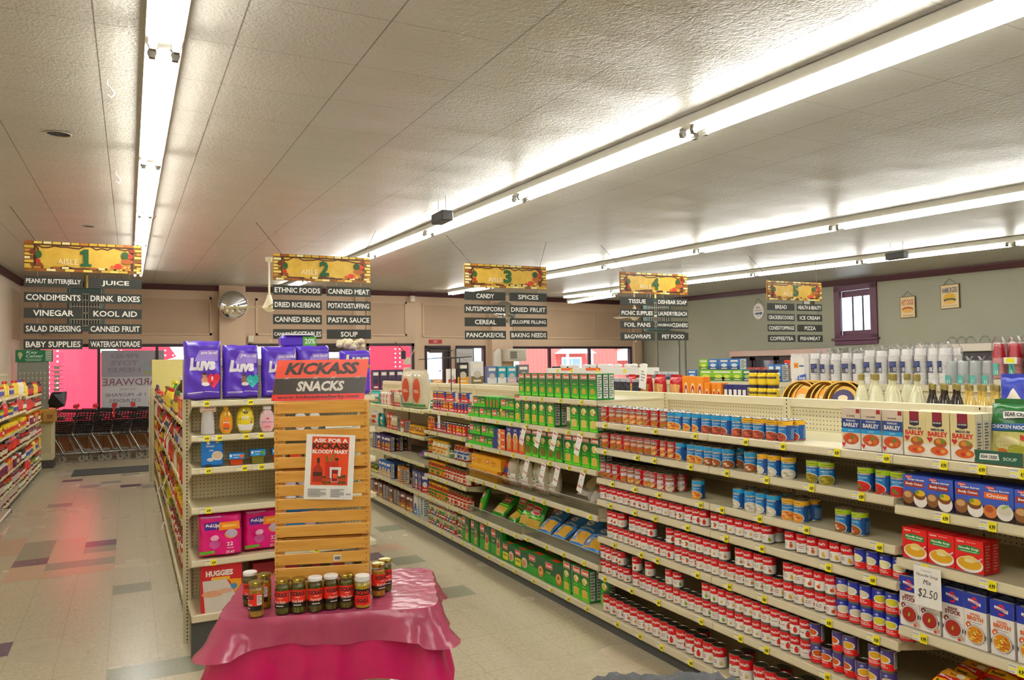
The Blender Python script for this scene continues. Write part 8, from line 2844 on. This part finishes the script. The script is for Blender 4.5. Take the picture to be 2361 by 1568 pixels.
# wire stand hung behind the tortilla bags
m = MB()
for s in (-.14, .14):
    m.tube([(s, 0, 0), (s, 0, .62)], .006, INK, 5)
m.tube([(-.5, 0, .62), (.5, 0, .62)], .006, INK, 5)
m.tube([(-.5, 0, .62), (-.5, -.3, .6)], .005, INK, 5)
m.tube([(.5, 0, .62), (.5, -.3, .6)], .005, INK, 5)
tag(m.build('wire_stand', None, (3.6, 8.75, 1.402), AISLE), 'thin black wire stand behind the tortilla bags', 'stand')
# ------------------------------------------------------------------ outside the windows
m = MB()
m.box(-40, 90, 19.7, 140, -0.35, -0.25, c('a9a49a', .8))
struct(m.build('ground'))
# red delivery lorry with white script, parked across the front
TRK = c('dc2c44', .4, noise=.02)
TRY = 23.5
r = thing('delivery_lorry', 'red lorry trailer with white swirls and rows of rivets outside the windows', 'lorry', (0, TRY, 0))
m = MB()
m.box(-6.5, 8.25, 0, 2.6, 0.35, 4.2, TRK, .03)
m.build('trailer_body', r)
m = MB()
wt = c('f4f2f0', .35)
rv = c('e9d2d0', .4)
RB = [0]
def ribbon(pts, w0, w1):
    RB[0] += 1
    yy = -.016 - .004 * RB[0]
    n = len(pts)
    for i in range(n - 1):
        a, b = Vector(pts[i]), Vector(pts[i + 1])
        d = (b - a).normalized()
        q = Vector((-d.y, d.x))
        wa, wb2 = w0 + (w1 - w0) * i / n, w0 + (w1 - w0) * (i + 1) / n
        m.add([(a.x + q.x * wa, yy, a.y + q.y * wa), (b.x + q.x * wb2, yy, b.y + q.y * wb2), (b.x - q.x * wb2, yy, b.y - q.y * wb2), (a.x - q.x * wa, yy, a.y - q.y * wa)], [(3, 2, 1, 0)], wt)
def arc(cx, cz, rx, rz, a0, a1, n=16):
    return [(cx + rx * math.cos(a0 + (a1 - a0) * i / n), cz + rz * math.sin(a0 + (a1 - a0) * i / n)) for i in range(n + 1)]
ribbon(arc(0.6, 3.6, 1.6, 1.6, -2.6, -0.9), .16, .16)
ribbon(arc(1.9, 2.1, .5, .45, 0.2, 3.8), .12, .1)
ribbon(arc(2.6, 1.5, 2.0, 1.3, 0.5, 2.4), .22, .3)
ribbon(arc(6.0, 1.0, 2.6, 2.2, 1.9, 3.0), .3, .14)
ribbon(arc(5.2, 1.0, 2.2, 2.2, 1.3, 2.9), .12, .12)
ribbon(arc(3.0, 3.4, 2.0, 1.2, -1.4, -0.2), .22, .22)
ribbon(arc(8.0, 2.4, 2.2, 3.2, 2.5, 3.9), .45, .3)
m.build('white_swirls', r)
m = MB()
for x in [-3.1, -2.9, -1.9, -1.7, -0.4, -0.2, 0.9, 1.1, 2.2, 2.4, 3.6, 4.4, 4.55, 5.5, 5.65, 6.6, 6.75, 7.6, 7.75, ]:
    for i in range(26):
        z = .5 + .14 * i
        m.add([(x - .022, -.014, z - .022), (x + .022, -.014, z - .022), (x + .022, -.014, z + .022), (x - .022, -.014, z + .022)], [(0, 1, 2, 3)], rv)
m.build('rivets', r)
for x in (-4.5, -3.3, 7.0):
    m = MB()
    m.cyl((x, -.02, .12), (x, .3, .12), .48, c('2a2a2a', .8), 18)
    m.build('wheel', r)

def house(label, name, x0, x1, y0, y1, wall, h, roofc, ridge, wins, roof_axis='x'):
    r = thing(name, label, 'building', ((x0 + x1) / 2, y0, 0))
    w, d = (x1 - x0) / 2, y1 - y0
    m = MB()
    m.box(-w, w, 0, d, -.3, h, wall)
    if roof_axis == 'y':
        m.prism([(-w, h), (w, h), (0, h + ridge)], 'y', 0, d, wall)
    m.build('walls', r)
    m = MB()
    if roof_axis == 'x':
        m.prism([(-.4, h - .05), (d + .4, h - .05), (d / 2, h + ridge)], 'x', -w - .3, w + .3, roofc)
    else:
        for s in (-1, 1):
            m.prism([(s * (w + .4), h - .4 * ridge / w), (0, h + ridge), (0, h + ridge + .3), (s * (w + .4), h - .4 * ridge / w + .3)], 'y', -.35, d, roofc)
    m.build('roof', r)
    for wx, wz, ww, wh, sh in wins:
        m = MB()
        wt = c('f2f2f0', .5)
        m.box(wx - ww / 2 - .12, wx + ww / 2 + .12, -.06, 0.02, wz - .12, wz + wh + .12, wt)
        m.box(wx - ww / 2, wx + ww / 2, -.07, -.055, wz, wz + wh, c('8fb4cc', .15))
        m.box(wx - ww / 2, wx + ww / 2, -.085, -.06, wz + wh / 2 - .04, wz + wh / 2 + .04, wt)
        m.box(wx - .04, wx + .04, -.085, -.06, wz, wz + wh, wt)
        if sh:
            for s in (-1, 1):
                a = wx + s * (ww / 2 + .4)
                m.box(a - .25, a + .25, -.05, 0.02, wz - .1, wz + wh + .1, c('3a4a68', .5))
        m.build('window', r)
    return r

def siding(h, name, vertical):
    n = NT(name, .55)
    X = n.xyz()
    d = n.cell(X[0] if vertical else X[2], .3 if vertical else .2, 0)
    k = hexcol(h)
    n.color(n.mix(n.math('LESS_THAN', d, .02), k, tuple(v * .7 for v in k)))
    n.bump(d, .4, .02)
    return n.m
RS, BS = siding('c4504a', 'red_board_siding', True), siding('4f94cc', 'blue_lap_siding', False)
house('red boarded barn-like house with white trim across the street', 'red_house', 20.0, 30.2, 44.0, 54.0, RS, 3.0, c('eceef2', .4), 3.4, [(-4.7, .5, 1.3, 1.9, False), (1.4, .3, 1.3, 1.9, False)], 'y')
# lean-to porch roof on the red house
m = MB()
m.prism([(-1.2, 2.55), (1.2, 2.55), (0, 3.25), ], 'y', -1.4, 0, c('e9ecf2', .5))
m.box(-1.0, -.86, -1.3, -1.16, -.3, 2.55, c('f0f0f0', .5))
m.box(.86, 1.0, -1.3, -1.16, -.3, 2.55, c('f0f0f0', .5))
tag(m.build('porch', None, (26.4, 44, 0)), 'small white gabled porch on the red house front', 'porch')
house('red shed with white eaves beside the blue house', 'red_shed', 29.5, 36.5, 46.0, 52.0, RS, 2.1, c('eceef2', .4), 1.0, [], 'x')
house('blue sided house with shuttered windows across the street', 'blue_house', 30.0, 62.0, 58.0, 68.0, BS, 6.0, c('5a6674', .7), 3.0, [(-9.5, 3.2, 1.0, 1.6, True), (-5.8, 3.2, 1.2, 1.7, True), (1.5, 3.2, 1.3, 1.9, True), (8.0, 3.2, 1.3, 1.9, True), (1.5, .4, 1.3, 1.7, True)], 'x')
house('pale grey building behind the side door', 'grey_building', 12.5, 20.5, 40.0, 50.0, c('c3ced6', .7), 5.0, c('e2e6ea', .6), .4, [(-1.0, .8, 1.0, 1.6, False), (1.4, .4, 1.0, 2.0, False)], 'x')
# leafy branch in front of the blue house
r = thing('street_tree', 'leafy green tree in front of the blue house', 'tree', (33.0, 45.0, -.3))
m = MB()
m.tube([(0, 0, 0), (.1, 0, 1.6), (.05, .1, 3.0), (-.2, 0, 4.6)], .11, c('5a4a3a', .8), 8)
for a in range(7):
    t = a * .9
    m.tube([(0, 0, 2.6 + a * .2), (1.0 * math.cos(t), 1.0 * math.sin(t), 3.4 + a * .22)], .04, c('5a4a3a', .8), 5)
m.build('trunk', r)
m = MB()
rn = random.Random(8)
lf = [c('4f9a34', .6), c('6cb84a', .6), c('86cc5a', .6)]
for i in range(2600):
    a, b, rr = rn.uniform(0, 6.28), rn.uniform(-1, 1), rn.random() ** .4
    k = math.sqrt(1 - b * b)
    x, y, z = 2.5 * rr * k * math.cos(a), 2.2 * rr * k * math.sin(a), 4.6 + 1.6 * rr * b
    s = rn.uniform(.06, .12)
    u = Vector((rn.uniform(-1, 1), rn.uniform(-1, 1), rn.uniform(-.6, .6))).normalized() * s
    v = u.orthogonal().normalized() * s * .6
    m.add([(x - u.x, y - u.y, z - u.z), (x + v.x, y + v.y, z + v.z), (x + u.x, y + u.y, z + u.z), (x - v.x, y - v.y, z - v.z)], [(0, 1, 2, 3)], lf[i % 3])
m.build('foliage', r)
